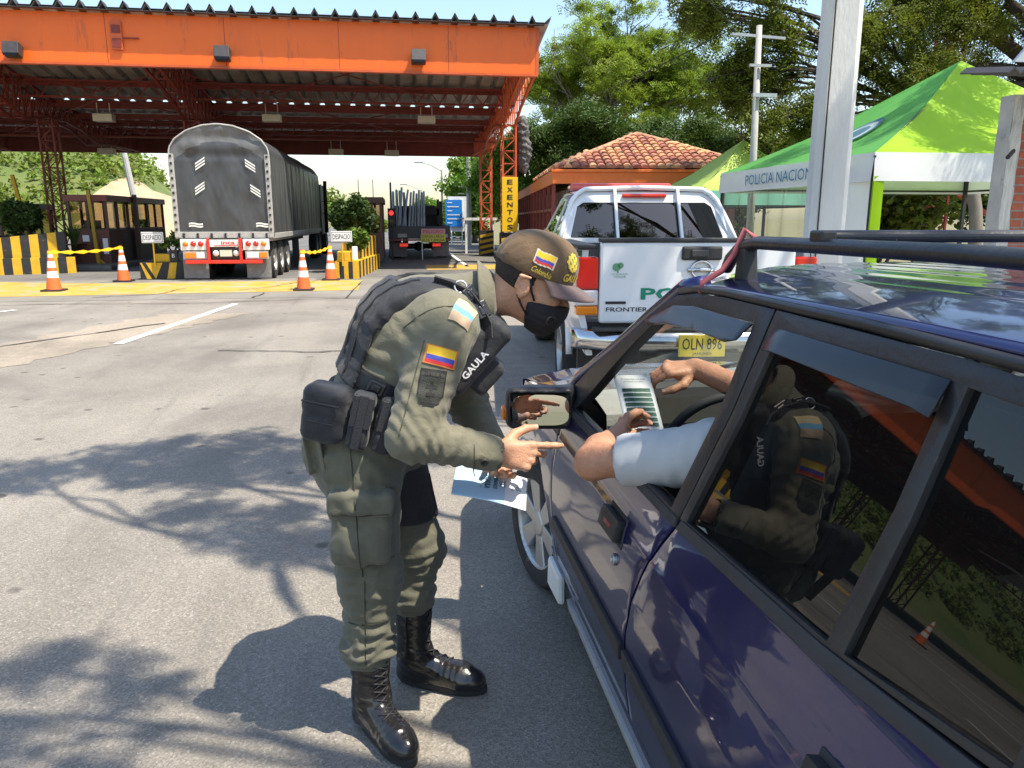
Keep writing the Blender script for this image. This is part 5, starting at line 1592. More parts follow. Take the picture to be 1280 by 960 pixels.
# ---- brick pillar
bp_ = thing('brick_pillar', 'red brick wall end with grey mortar edge at the right frame edge', 'wall', (6.1, 7.2, 0))
def brick_mat():
    m = bpy.data.materials.new('brick'); m.use_nodes = True; nt = m.node_tree; L = nt.links.new
    tc = nd(nt, 'ShaderNodeTexCoord'); mp = nd(nt, 'ShaderNodeMapping'); mp.inputs['Rotation'].default_value = (R(90), 0, 0)
    L(tc.outputs['Object'], mp.inputs[0])
    br = nd(nt, 'ShaderNodeTexBrick'); br.inputs['Scale'].default_value = 1; br.inputs['Brick Width'].default_value = .28; br.inputs['Row Height'].default_value = .082; br.inputs['Mortar Size'].default_value = .009
    br.inputs['Color1'].default_value = (.42, .11, .055, 1); br.inputs['Color2'].default_value = (.33, .085, .045, 1); br.inputs['Mortar'].default_value = (.28, .23, .20, 1)
    L(mp.outputs[0], br.inputs[0]); n = nd(nt, 'ShaderNodeTexNoise'); n.inputs['Scale'].default_value = 14; L(tc.outputs['Object'], n.inputs[0])
    mx = nd(nt, 'ShaderNodeMix', data_type='RGBA', blend_type='MULTIPLY'); mx.inputs[0].default_value = .5; L(br.outputs[0], mx.inputs[6]); L(n.outputs[0], mx.inputs[7])
    b = nt.nodes['Principled BSDF']; L(mx.outputs[2], b.inputs[0]); b.inputs['Roughness'].default_value = .9
    bu = nd(nt, 'ShaderNodeBump'); bu.inputs['Distance'].default_value = .01; bu.invert = True; L(br.outputs[1], bu.inputs['Height']); L(bu.outputs[0], b.inputs['Normal'])
    return m
b = MB(); b.bx(5.95, 7.6, 7.0, 7.15, 0, 2.72); b.build('brickwork', brick_mat(), bp_, bevel=.006)
b = MB(); nb = 24
def mort(u, v): return (5.83 + .12 * u + .02 * mnoise.noise(Vector((u * 3, 0, v * 9))), 6.985 - .0 * u + .015 * mnoise.noise(Vector((u * 9, 2, v * 14))), 2.72 * v)
b.grid(mort, 6, 50); b.grid(lambda u, v: (5.83 + .02 * mnoise.noise(Vector((0, 0, v * 9))), 7.16 - .175 * u, 2.72 * v), 6, 50); b.bx(5.84, 5.95, 7.0, 7.14, 0, 2.715); b.build('mortar_edge', M_concrete, bp_, smooth=False)
b = MB(); b.add(*(lambda n: ([(5.2 + 2.2 * i / n, y, 2.80 + (.05 if i % 2 else 0) + (y - 6.4) * .16) for y in (6.35, 6.95) for i in range(n + 1)], [(i, i + 1, n + 2 + i, n + 1 + i) for i in range(n)]))(36))
o = b.build('roof_sheet', M_corrd, bp_, recalc=False); md = o.modifiers.new('s', 'SOLIDIFY'); md.thickness = .015
b = MB(); b.prism([(0, 0), (.9, 0), (.9, .2), (.25, .22), (.12, .14)], (5.42, 6.55, 2.92), (1, 0, 0), (0, 0, 1), (0, 1, 0), .04); b.build('ridge_flashing', M_steel, bp_)
b = MB(); b.tube([(5.86, 6.95, 2.2), (5.6, 6.7, 2.12)], .02, 8); b.build('conduit_stub', M_black, bp_)

# ---- lattice mast behind tent and far poles
t = thing('lattice_mast', 'red lattice steel mast seen under the green tent', 'mast', (14.6, 20, 0))
b = MB(); lat_col(b, 14.6, 20, 0, 6.5, .5, .5); b.bar((11.5, 20.5, 2.9), (14.6, 20, .6), .1); b.bar((14.6, 20, 2.6), (18, 20, .8), .1); b.bar((14.5, 20, 0), (14.5, 20, 5), .3); b.build('mast_frame', mat('mast_red', (.45, .05, .025), .5), t)
t = thing('utility_pole', 'pale utility pole with crossarms between the trees behind the tents', 'utility pole', (7.15, 15.3, 0))
b = MB(); b.tube([(7.15, 15.3, 0), (7.05, 15.3, 5.25)], [.09, .055], 12); b.build('pole', mat('pale_pole', (.38, .37, .34), .8, var=.1, dirt=((.3, .29, .27), 6, .62)), t, smooth=True)
for pa_, pb_, wd_ in (((6.5, 15.3, 5.08), (7.6, 15.3, 5.03), .05), ((6.95, 15.2, 3.95), (7.45, 15.2, 3.95), .07), ((6.85, 15.2, 4.5), (7.3, 15.2, 4.5), .05)):
    b = MB(); b.bar(pa_, pb_, wd_); b.build('crossarm', M_steel, t)
for x in (6.55, 7.05, 7.55):
    b = MB(); b.lathe((x, 15.3, 5.08), [(.02, 0), (.035, .03), (.03, .06), (.035, .09), (0, .1)], 10); b.build('insulator', M_black, t, smooth=True)
b = MB(); pts = lambda a, c, s: [np.array(a) + (np.array(c) - np.array(a)) * t_ + np.array([0, 0, -s * 4 * t_ * (1 - t_)]) for t_ in np.linspace(0, 1, 24)]
b.tube(pts((6.55, 15.3, 5.2), (4.0, 46, 6.5), .5), .012, 5); b.tube(pts((6.55, 15.3, 5.2), (2.6, 13.2, 7.5), .1), .008, 5)
tag(b.build('power_cable', M_rubber), 'thin dark power cable running from the pale pole crossarm', 'cable')

# ---- trees
def clumps_in(c, r, n, rr, seed, hollow=.55, zmin=-1):
    g = np.random.default_rng(seed); out = []
    while len(out) < n:
        d = g.normal(size=3); d /= np.linalg.norm(d)
        if d[2] < zmin: continue
        k = hollow + (1 - hollow) * g.random()
        out.append((*(np.array(c) + d * k * np.array(r)), rr * g.uniform(.7, 1.3)))
    return out
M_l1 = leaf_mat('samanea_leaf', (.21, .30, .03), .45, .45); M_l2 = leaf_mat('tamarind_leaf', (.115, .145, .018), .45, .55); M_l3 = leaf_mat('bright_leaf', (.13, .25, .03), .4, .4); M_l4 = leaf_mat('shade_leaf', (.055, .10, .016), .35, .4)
tree('spreading_tree', 'tall spreading light green tree behind the tiled house', (12.0, 40, 0), (11.8, 40, 3.4),
     clumps_in((11.9, 40, 8.4), (6.2, 4.4, 4.1), 118, 1.1, 21, .2, -.75), .28, M_l1, M_barkp, .12, 125, 31, spray=8, flat=.5, limb=.16, outer=.95, twigs=3, hubs=9)
tree('dense_tree', 'bushy bright green tree right of the canopy end', (6.9, 44, 0), (6.9, 44, 2.2), clumps_in((6.9, 44, 4.2), (3.0, 2, 2.9), 24, 1.2, 22, .35), .2, M_l3, M_bark, .16, 420, 32, spray=6)
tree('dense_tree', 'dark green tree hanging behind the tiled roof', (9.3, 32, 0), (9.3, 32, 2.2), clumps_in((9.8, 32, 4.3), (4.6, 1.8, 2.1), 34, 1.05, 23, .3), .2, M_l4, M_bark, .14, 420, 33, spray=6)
tree('dense_tree', 'small green tree beside the blue sign', (4.9, 52, 0), (4.9, 52, 2), clumps_in((4.6, 52, 3.6), (1.5, 2, 3.0), 12, 1.2, 24, .3), .16, M_l3, M_bark, .17, 300, 34)
tree('dense_tree', 'low bushy tree right of the pale pole', (13.6, 30, 0), (13.6, 30, 2.2), clumps_in((13.8, 30, 3.9), (2.6, 2, 2.2), 12, 1.1, 25, .3), .2, M_l2, M_bark, .15, 380, 35)
# big dark overhanging tree on the right
g = np.random.default_rng(77); big = []
for k in range(115):
    x = 6.3 + 12.7 * g.random() ** 1.2; y = g.uniform(16.2, 18.5) if x < 12 else g.uniform(15.6, 19.5); top = 8.6
    low = np.interp(x, [6.4, 6.9, 7.6, 8.7, 9.6, 11, 13, 15, 19], [6.2, 5.6, 3.6, 3.4, 3.5, 4.4, 5.2, 5.4, 5.0])
    if x < 7.6 and g.random() < .45: continue
    z = low + (top - low) * g.random() ** 1.1
    big.append((x, y, z, g.uniform(.45, .80)))
tree('tamarind_tree', 'big dark overhanging tree above the green police tent', (19.5, 18.5, 0), (16.6, 18, 4.4), big, .34, M_l2, mat('dark_bark', (.045, .035, .028), .9, var=.3, vscale=6, bump=.8, bscale=14), .085, 430, 36, spray=8, flat=1.15, twigs=2, limb=.12, sag=.10, outer=.85, hubs=10)
# undergrowth seen through the tent
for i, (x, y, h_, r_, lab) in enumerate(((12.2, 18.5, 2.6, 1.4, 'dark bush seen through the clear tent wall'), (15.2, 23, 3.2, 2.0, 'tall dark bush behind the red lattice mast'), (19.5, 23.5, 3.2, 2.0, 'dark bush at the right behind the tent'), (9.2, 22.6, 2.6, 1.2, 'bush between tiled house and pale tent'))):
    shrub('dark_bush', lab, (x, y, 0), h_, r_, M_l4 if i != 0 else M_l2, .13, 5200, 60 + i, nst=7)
t = thing('tree_trunk', 'pale slender tree trunk standing behind the tent opening', 'tree', (12.7, 16, 0))
b = MB(); b.tube(branch_path((12.9, 16, 0), (12.5, 16.2, 3.6), 0, 8, .03), list(np.linspace(.15, .12, 9)), 10); b.build('trunk', M_barkp, t, smooth=True)
# far greenery at the end of the road
for i, (x, y, h_, r_, lab) in enumerate(((-3.6, 55, 2.6, 1.6, 'far green tree just right of the tarped truck mirror'), (-2.2, 60, 1.9, 1.6, 'low far bush left of the dark booth'), (5.6, 58, 5.5, 2.2, 'far tree behind the blue sign'), (3.9, 75, 3.4, 2.4, 'distant pale tree above the pipe truck'), (-7.5, 80, 4.5, 4, 'distant tree hidden behind the tarped truck'), (6.5, 62, 7, 2.5, 'far tall tree behind the canopy end columns'))):
    shrub('far_tree', lab, (x, y, 0), h_, r_, [M_l3, M_hleaf, M_l1][i % 3], .26, 1700, 80 + i, 'tree')
# trees out of the picture, beside and behind the camera, whose leaves shade the road
SD = np.array([SUN.x / SUN.z, SUN.y / SUN.z])
def above(gx, gy, h): return (gx + SD[0] * h, gy + SD[1] * h, h)
spots = [(-2.3, 5.0, .40), (-1.8, 5.3, .42), (-1.5, 4.9, .42), (-1.1, 5.5, .42), (-.9, 5.0, .40), (-.4, 5.4, .42), (-.1, 5.0, .36), (-.3, 6.1, .40), (.3, 6.2, .42), (-.9, 3.85, .30), (-.55, 3.6, .26), (-1.2, 4.2, .26), (-1.3, 2.65, .20), (-.95, 2.5, .16),
         (-1.45, 2.05, .40), (-1.75, 1.75, .42), (-1.15, 1.85, .36), (-1.25, 1.5, .42), (-.75, 1.55, .30), (-.45, 1.3, .30), (-1.7, 1.35, .42), (-2.1, 2.1, .36), (-.8, 1.2, .36), (-2.2, 1.6, .4), (-1.75, 2.4, .3), (-.95, 1.7, .28), (1.2, 5.9, .38), (1.9, 7.4, .42), (2.4, 8.4, .42), (2.9, 6.6, .4), (2.0, 6.4, .3), (.2, 8.1, .40), (1.0, 8.9, .40), (1.5, 4.9, .25), (2.2, 4.3, .25), (-.2, 7.2, .3)]
cl = [(*above(a, c, 6.2 + .5 * math.sin(a * 9 + c * 5)), r_) for a, c, r_ in spots]
tree('roadside_tree', 'roadside tree outside the right frame edge whose branches shade the road', (7.6, -.8, 0), (6.6, -.6, 4.9), cl, .2, M_l2, M_bark, .042, 1700, 41, spray=10, flat=.5, twigs=1, elong=2, limb=.14, hubs=6)
tent_sp = [(7.2, 10.6, 3.0), (7.9, 10.3, 3.1), (8.6, 10.8, 3.4), (8.0, 11.2, 3.5), (9.2, 10.2, 3.0), (8.9, 11.5, 3.8), (6.6, 12.8, 2.8), (9.9, 10.7, 3.1), (7.4, 9.8, 2.6)]
cl = [(a + SD[0] * 4, c + SD[1] * 4, h + 4, .6) for a, c, h in tent_sp]
tree('roadside_tree', 'second roadside tree behind the brick wall shading the tent', (13.5, 8.5, 0), (12, 8.6, 4.5), cl, .25, M_l2, M_bark, .07, 520, 42, spray=8, flat=.5, twigs=1)
# ================================================================== BLUE CAR
CXC = 1.385
def car_paint(name, col, col2):
    m = bpy.data.materials.new(name); m.use_nodes = True; nt = m.node_tree; L = nt.links.new; b = nt.nodes['Principled BSDF']
    tc = nd(nt, 'ShaderNodeTexCoord')
    v = nd(nt, 'ShaderNodeTexVoronoi'); v.inputs['Scale'].default_value = 900; L(tc.outputs['Object'], v.inputs[0])
    n = nd(nt, 'ShaderNodeTexNoise'); n.inputs['Scale'].default_value = 3.2; n.inputs['Detail'].default_value = 8; L(tc.outputs['Object'], n.inputs[0])
    r = nd(nt, 'ShaderNodeValToRGB'); r.color_ramp.elements[0].color = (*col, 1); r.color_ramp.elements[1].color = (*col2, 1); L(v.outputs['Color'], r.inputs[0])
    d = nd(nt, 'ShaderNodeValToRGB'); d.color_ramp.elements[0].position = .58; d.color_ramp.elements[1].position = .75; d.color_ramp.elements[1].color = (.25, .25, .25, 1); L(n.outputs[0], d.inputs[0])
    mx = nd(nt, 'ShaderNodeMix', data_type='RGBA'); L(d.outputs[0], mx.inputs[0]); L(r.outputs[0], mx.inputs[6]); mx.inputs[7].default_value = (.05, .045, .05, 1)
    L(mx.outputs[2], b.inputs[0]); b.inputs['Metallic'].default_value = .55; b.inputs['Roughness'].default_value = .34
    b.inputs['Coat Weight'].default_value = 1; b.inputs['Coat Roughness'].default_value = .035
    n2 = nd(nt, 'ShaderNodeTexNoise'); n2.inputs['Scale'].default_value = 38; n2.inputs['Detail'].default_value = 3; L(tc.outputs['Object'], n2.inputs[0])
    bp = nd(nt, 'ShaderNodeBump'); bp.inputs['Strength'].default_value = .012; bp.inputs['Distance'].default_value = .004; L(n2.outputs[0], bp.inputs['Height']); L(bp.outputs[0], b.inputs['Coat Normal'])
    return m
M_blue = car_paint('blue_paint', (.0055, .0068, .060), (.011, .0145, .128))
M_trim = mat('black_window_trim', (.020, .020, .022), .38, var=.25, vscale=12, bump=.12, bscale=90, dirt=((.07, .065, .06), 30, .66))
M_rub = mat('belt_rubber', (.03, .03, .032), .6, var=.2, dirt=((.10, .095, .09), 14, .6))
M_tint = glass_mat('tinted_glass', (.045, .05, .055), 1.62, .0, .018, (.3, .3, .28))
M_wsg = glass_mat('windscreen_glass', (.80, .86, .84), 1.5, .0, .06, (.7, .72, .7))
M_defl = mat('smoked_deflector', (.014, .017, .021), .22, coat=.0, spec=.45)
M_int = mat('interior_grey', (.30, .29, .26), .7, var=.08, bump=.2, bscale=120); M_intd = mat('interior_dark', (.025, .025, .027), .7, var=.15)
M_seat = mat('seat_cloth', (.045, .045, .05), .95, var=.2, vscale=30, bump=.3, bscale=200)
M_alloy = mat('alloy', (.50, .50, .50), .38, metal=.75, var=.08, dirt=((.25, .22, .18), 9, .62))
ZZ = [0, .15, .22, .30, .40, .55, .66, .74, .785, .79, .83, .905, 1.0, 1.15, 1.30, 1.37, 1.40]
XX = [.60, .585, .572, .552, .537, .524, .526, .538, .548, .5525, .560, .584, .614, .663, .715, .739, .750]
def sx(y, z):
    x = float(np.interp(z, ZZ, XX))
    x += .055 * sstep(2.75, 3.95, y) * (1 - .3 * sstep(.8, .3, z)) + .09 * sstep(3.6, 4.05, y) ** 2
    x += .03 * sstep(.2, -.35, y)
    return x
def sp2(y, z, off=0., m=False):
    x = sx(y, z) - off
    return (2 * CXC - x if m else x, y, z)
def side_panel(name, polys, m_, parent, mir, off=0., thick=.018, res=.06, bevel=.004, smooth=True, flare=None):
    """flat outline(s) in (y, z) laid on the car's side surface and given thickness"""
    flat = [p for q in polys for p in q]
    tris = tessellate_polygon([[Vector((p[0], p[1], 0)) for p in q] for q in polys])
    bm = bmesh.new(); vs = [bm.verts.new((0, p[0], p[1])) for p in flat]
    for t in tris:
        try: bm.faces.new([vs[i] for i in t])
        except ValueError: pass
    ys = [p[0] for p in flat]; zs = [p[1] for p in flat]
    cuts = [((0, y, 0), (0, 1, 0)) for y in np.arange(math.floor(min(ys) / res) * res + res, max(ys), res)]
    cuts += [((0, 0, z), (0, 0, 1)) for z in list(np.arange(math.floor(min(zs) / res) * res + res, max(zs), res)) + [.785, .79, .66, .74, .905]]
    for co, no in cuts:
        bmesh.ops.bisect_plane(bm, geom=bm.verts[:] + bm.edges[:] + bm.faces[:], plane_co=co, plane_no=no, dist=1e-5)
    for v in bm.verts:
        v.co = Vector(sp2(v.co.y, v.co.z, off + (flare[0] * max(0, flare[1] - v.co.z) if flare else 0), mir))
    bm.normal_update()
    bmesh.ops.recalc_face_normals(bm, faces=bm.faces)
    s = sum(f.normal.x * f.calc_area() for f in bm.faces)
    if (s > 0) != mir: bmesh.ops.reverse_faces(bm, faces=bm.faces)
    off_ = Vector(wloc(parent))
    for v in bm.verts: v.co -= off_
    me = bpy.data.meshes.new(name); bm.to_mesh(me); bm.free()
    me.materials.append(m_)
    if smooth: me.polygons.foreach_set('use_smooth', np.ones(len(me.polygons), dtype=bool))
    o = bpy.data.objects.new(name, me); COL.objects.link(o); o.parent = parent
    if thick:
        md = o.modifiers.new('thickness', 'SOLIDIFY'); md.thickness = thick; md.offset = -1; md.use_rim = True
    if bevel and thick:
        bv = o.modifiers.new('bevel', 'BEVEL'); bv.width = bevel; bv.segments = 2; bv.limit_method = 'ANGLE'; bv.angle_limit = R(50)
    return o
def arcp(cy, cz, r, a0, a1, n=16): return [(cy + r * math.cos(R(a)), cz + r * math.sin(R(a))) for a in np.linspace(a0, a1, n)]

car = thing('blue_car', 'dark blue estate car with black roof rails and open driver window', 'car', (CXC, 1.8, 0))
FWY, FWZ, FWR = 3.07, .285, .285; RWY = .60
for mir in (False, True):
    mx_ = (lambda x: 2 * CXC - x) if mir else (lambda x: x)
    # front wing
    wing = [(2.665, .30), (2.655, .60), (2.672, .875), (2.80, .872), (3.3, .825), (3.75, .765), (3.95, .72), (4.0, .50), (3.95, .26)] + arcp(FWY, FWZ + .01, .345, -2, 182)
    side_panel('wing', [wing], M_blue, car, mir)
    # front door
    fd = side_panel('door', [[(2.650, .30), (2.645, .60), (2.660, .878), (2.58, .892), (1.525, .905), (1.56, .85), (1.60, .79), (1.655, .66), (1.70, .52), (1.718, .40), (1.72, .30)]], M_blue, car, mir)
    rd = side_panel('door', [[(1.514, .906), (1.55, .85), (1.59, .79), (1.645, .66), (1.69, .52), (1.708, .40), (1.71, .30), (.965, .30)] + arcp(RWY, FWZ + .01, .345, 2, 75, 9) + [(.61, .70), (.585, .95), (.95, .935)]], M_blue, car, mir)
    side_panel('rear_quarter', [[(.575, .955), (.60, .70)] + arcp(RWY, FWZ + .01, .345, 78, 180, 12) + [(-.25, .30), (-.38, .45), (-.42, .75), (-.40, .96)]], M_blue, car, mir)
    side_panel('sill', [[(2.80, .165), (2.80, .292), (.95, .292), (.95, .165)]], M_blue, car, mir, thick=.05)
    b = MB(); q = 8
    P = [sp2(2.82 - .12 * k / q, .10 + .17, .012, mir) for k in range(2)]
    if not mir:
        b = MB(); b.prism([(2.78, .14), (2.56, .16), (2.57, .275), (2.77, .27)], (.535, 0, 0), (0, 1, 0), (0, 0, 1), (1, 0, 0), .03); b.build('sill_flap', M_whitep, car, bevel=.02)
    side_panel('sill_trim', [[(2.55, .150), (2.55, .192), (.97, .192), (.97, .150)]], mat('grey_sill', (.42, .42, .42), .5, var=.15, dirt=((.2, .18, .15), 8, .55)), car, mir, off=.012, thick=.02, res=.2, bevel=.004)
    # rub strip, belt rubber
    side_panel('rub_strip', [[(2.64, .455), (2.60, .50), (1.72, .505), (1.725, .455)]], M_rub, fd, mir, off=.012, thick=.012, bevel=.004)
    side_panel('rub_strip', [[(1.695, .455), (1.69, .505), (.97, .50), (.965, .455)]], M_rub, rd, mir, off=.012, thick=.012, bevel=.004)
    side_panel('belt_strip', [[(2.60, .884), (2.56, .908), (1.53, .918), (1.525, .896)]], M_rub, fd, mir, off=.006, thick=.02, res=.2)
    side_panel('belt_strip', [[(1.512, .898), (1.50, .922), (.95, .950), (.60, .985), (.59, .958), (.95, .925)]], M_rub, rd, mir, off=.006, thick=.02, res=.2)
    # window frames (black) and glass
    fo = [(2.76, 0.895), (2.539, 1.052), (2.279, 1.21), (2.09, 1.318), (1.993, 1.359), (1.878, 1.376), (1.706, 1.382), (1.456, 1.382), (1.467, 1.166), (1.522, 0.915)]
    fi = [(2.545, 0.916), (2.431, 0.999), (2.318, 1.099), (2.184, 1.206), (2.066, 1.289), (1.976, 1.33), (1.851, 1.344), (1.519, 1.348), (1.52, 1.166), (1.575, 0.922)]
    side_panel('window_frame', [fo, fi], M_trim, fd, mir, off=.002, thick=.03, res=.12, bevel=.003)
    dfl = [(2.086, 1.282), (2.049, 1.276), (1.952, 1.29), (1.76, 1.301), (1.579, 1.3), (1.535, 1.31), (1.519, 1.346), (1.851, 1.346), (1.975, 1.334)]
    side_panel('wind_deflector', [dfl], M_defl, fd, mir, off=.006, thick=.004, res=.05, bevel=.002, flare=(.45, 1.345))
    if mir: side_panel('window_glass', [fi], M_wsg, fd, mir, off=-.012, thick=0)
    ro = [(1.516, 0.918), (1.461, 1.166), (1.448, 1.382), (0.901, 1.378), (0.626, 1.363), (0.57, 1.346), (0.565, 1.01), (0.576, 0.993), (0.943, 0.95)]
    h1 = [(1.482, 0.925), (1.424, 1.166), (1.407, 1.348), (0.923, 1.347), (0.922, 1.166), (0.945, 0.957)]
    h2 = [(0.904, 0.961), (0.886, 1.166), (0.889, 1.345), (0.646, 1.334), (0.623, 1.303), (0.618, 1.001)]
    side_panel('window_frame', [ro, h1, h2], M_trim, rd, mir, off=.002, thick=.03, res=.12, bevel=.003)
    side_panel('window_glass', [h1], M_tint, rd, mir, off=-.010, thick=0, res=.3)
    side_panel('quarter_glass', [h2], M_tint, rd, mir, off=-.010, thick=0, res=.3)
    side_panel('wind_deflector', [[(1.418, 1.309), (1.378, 1.311), (0.951, 1.305), (0.908, 1.301), (0.919, 1.349), (1.408, 1.351)]], M_defl, rd, mir, off=.006, thick=.004, res=.08, bevel=.002, flare=(.45, 1.345))
    so = [(0.561, 0.983), (0.564, 1.346), (0.522, 1.361), (-0.047, 1.332), (-0.374, 0.999)]; sh = [(0.491, 1.01), (0.495, 1.303), (-0.048, 1.284), (-0.265, 1.02)]
    side_panel('window_frame', [so, sh], M_trim, car, mir, off=.002, thick=.03, res=.12)
    side_panel('side_glass', [sh], M_tint, car, mir, off=-.010, thick=0, res=.3)
    # inner B pillar
    side_panel('b_pillar', [[(1.58, 0.3), (1.56, 0.9), (1.499, 1.37), (1.404, 1.37), (1.48, 0.9), (1.5, 0.3)]], M_intd, car, mir, off=-.035, thick=.03, res=.2, bevel=0)
    # inner door skins
    side_panel('door_card', [[(2.62, .32), (2.60, .88), (1.55, .90), (1.70, .32)]], M_intd, fd, mir, off=-.05, thick=.015, res=.2, bevel=0)
    side_panel('door_card', [[(1.48, .32), (1.48, .90), (.62, .93), (.95, .32)]], M_intd, rd, mir, off=-.05, thick=.015, res=.2, bevel=0)
    # A pillar: blue outer bar along the windscreen edge
    b = MB(); pa = [(2.8, 0.875), (2.66, 0.993), (2.381, 1.141), (2.164, 1.274), (1.992, 1.372), (1.893, 1.388)]
    b.tube([(mx_(sx(y, z) + .022), y + .012, z + .004) for y, z in pa], .027, 10); b.build('a_pillar', M_blue, car, smooth=True)
    # roof edge and drip moulding
    b = MB(); b.tube([(mx_(sx(y, min(z, 1.39)) - .002), y, z) for y, z in ((1.973, 1.372), (1.875, 1.386), (1.702, 1.393), (1.135, 1.393), (0.569, 1.382), (0, 1.356))], .010, 8); b.build('drip_moulding', M_trim, car, smooth=True)
    # handles
    for (hy, hz, par, lock) in ((1.865, .765, fd, True), (.80, .800, rd, False)):
        b = MB(); px = sx(hy, hz)
        side_panel('handle_recess', [[(hy + .085, hz - .040), (hy + .075, hz + .042), (hy - .075, hz + .045), (hy - .085, hz - .035)]], M_intd, par, mir, off=.003, thick=.006, res=.1)
        hb = side_panel('handle', [[(hy + .075, hz - .018), (hy + .07, hz + .035), (hy - .07, hz + .038), (hy - .077, hz - .015)]], M_black, par, mir, off=.026, thick=.02, res=.1, bevel=.008)
        if lock and not mir:
            side_panel('red_mark', [[(hy + .03, hz + .002), (hy + .03, hz + .014), (hy - .03, hz + .016), (hy - .03, hz + .004)]], M_dred, hb, mir, off=.0275, thick=.002, res=.1, bevel=0)
        if lock:
            b = MB(); q = sp2(1.815, .690, 0, mir); ax = (-1 if not mir else 1, 0, .05)
            b.lathe(q, [(.016, -.002), (.016, .006), (.012, .009), (.009, .006), (0, .006)], 16, axis=ax); b.build('lock', M_steel, par, smooth=True, auto=30)
    # wheels
    for wy in (FWY, RWY):
        sgn = 1 if mir else -1; xo = mx_(.525 if wy == FWY else .60); c = (xo - sgn * .085, wy, FWZ)
        st = R(13) if wy == FWY else 0.
        ax_w = np.array((math.cos(st), math.sin(st), 0)) * sgn; fw_w = np.array((-math.sin(st), math.cos(st), 0))
        b = MB(); b.lathe(c, [(.165, -.08), (.255, -.085), (.282, -.06), (FWR, -.03), (FWR, .03), (.283, .062), (.262, .085), (.22, .09), (.192, .078)], 44, axis=ax_w); wo = b.build('wheel', M_tyre, car, smooth=True, auto=40)
        b = MB(); b.lathe(c, [(.195, .080), (.185, .072), (.175, .03), (.16, -.02)], 40, axis=ax_w)
        b.lathe(c, [(.062, .03), (.062, .062), (.05, .072), (0, .074)], 24, axis=ax_w)
        for k in range(6):
            a = R(60 * k + 20); d1 = fw_w * math.cos(a) + np.array([0, 0, math.sin(a)]); tdir = -fw_w * math.sin(a) + np.array([0, 0, math.cos(a)]); o_ = np.array(c)
            w0, w1 = .030, .050
            for (xa, xb) in ((.045, .066),):
                P = [o_ + d1 * .05 + tdir * w0 + ax_w * xb, o_ + d1 * .05 - tdir * w0 + ax_w * xb, o_ + d1 * .185 - tdir * w1 + ax_w * .070, o_ + d1 * .185 + tdir * w1 + ax_w * .070]
                P2 = [p - ax_w * .03 for p in P]
                b.add(P + P2, [(0, 1, 2, 3), (7, 6, 5, 4), (0, 4, 5, 1), (1, 5, 6, 2), (2, 6, 7, 3), (3, 7, 4, 0)])
        b.build('rim', M_alloy, wo, bevel=.005)
        b = MB(); b.lathe(c, [(.16, -.03), (.05, -.03), (0, -.03)], 30, axis=ax_w); b.build('brake_disc', M_intd, wo)
        b = MB(); b.tube([(mx_(.66), y, z) for y, z in arcp(wy, FWZ, .33, -10, 190, 20)], .09, 8, sy=.3); b.build('wheel_well', M_rubber, car, smooth=True)
# roof
def roofs(u, v):
    s = 2 * u - 1; y = 1.915 - 1.955 * v
    ze = 1.392 - .012 * sstep(.7, -.05, y) * 3
    e = .640 - .0 * v
    z = ze + .050 * (1 - abs(s) ** 3.6) + .012 * math.sin(math.pi * min(1, v * 1.1)) 
    if abs(s) < .78: z += .0018 * (1 if int((s + 1) * 14) % 2 else 0)
    y2 = y + .085 * (1 - s * s) * (1 - v) ** 3 - .05 * (1 - s * s) * v ** 4
    return (CXC + s * e, y2, z)
b = MB(); b.grid(roofs, 56, 30); rfo = b.build('roof', M_blue, car, smooth=True)
md = rfo.modifiers.new('s', 'SOLIDIFY'); md.thickness = .012
b = MB(); b.grid(lambda u, v: (CXC + (2 * u - 1) * .60, 1.88 - 1.85 * v, 1.368 + .03 * (1 - (2 * u - 1) ** 2)), 8, 6); b.build('headliner', M_int, car, smooth=True)
# windscreen
def wsf(u, v):
    s = 2 * u - 1
    y = 1.92 + .085 * (1 - s * s) + (.86 + .04 * (1 - s * s)) * v + .0
    return (CXC + s * (.630 + .105 * v), y, 1.388 + .035 * (1 - s * s) - (.485 + .02 * (1 - s * s)) * v - .03 * math.sin(v * math.pi) * 0)
b = MB(); b.grid(wsf, 20, 12); b.build('windscreen', M_wsg, car, smooth=True)
b = MB(); b.tube([wsf(u, 1.0) for u in np.linspace(0, 1, 20)], .014, 6); b.tube([wsf(u, -.0) for u in np.linspace(0, 1, 20)], .010, 6); b.build('windscreen_rubber', M_rubber, car, smooth=True)
b = MB()
for (a, c) in ((.30, .62), (.62, .92)):
    p, q = np.array(wsf(a, .93)) + (0, .012, .022), np.array(wsf(c, .80)) + (0, .012, .022)
    b.tube([p, (p + q) / 2 + (0, .005, .004), q], .008, 6); b.tube([np.array(wsf(a - .06, 1.02)) + (0, .02, .015), (p + q) / 2 + (0, .01, .015)], .007, 6)
b.build('wiper', M_black, car, smooth=True)
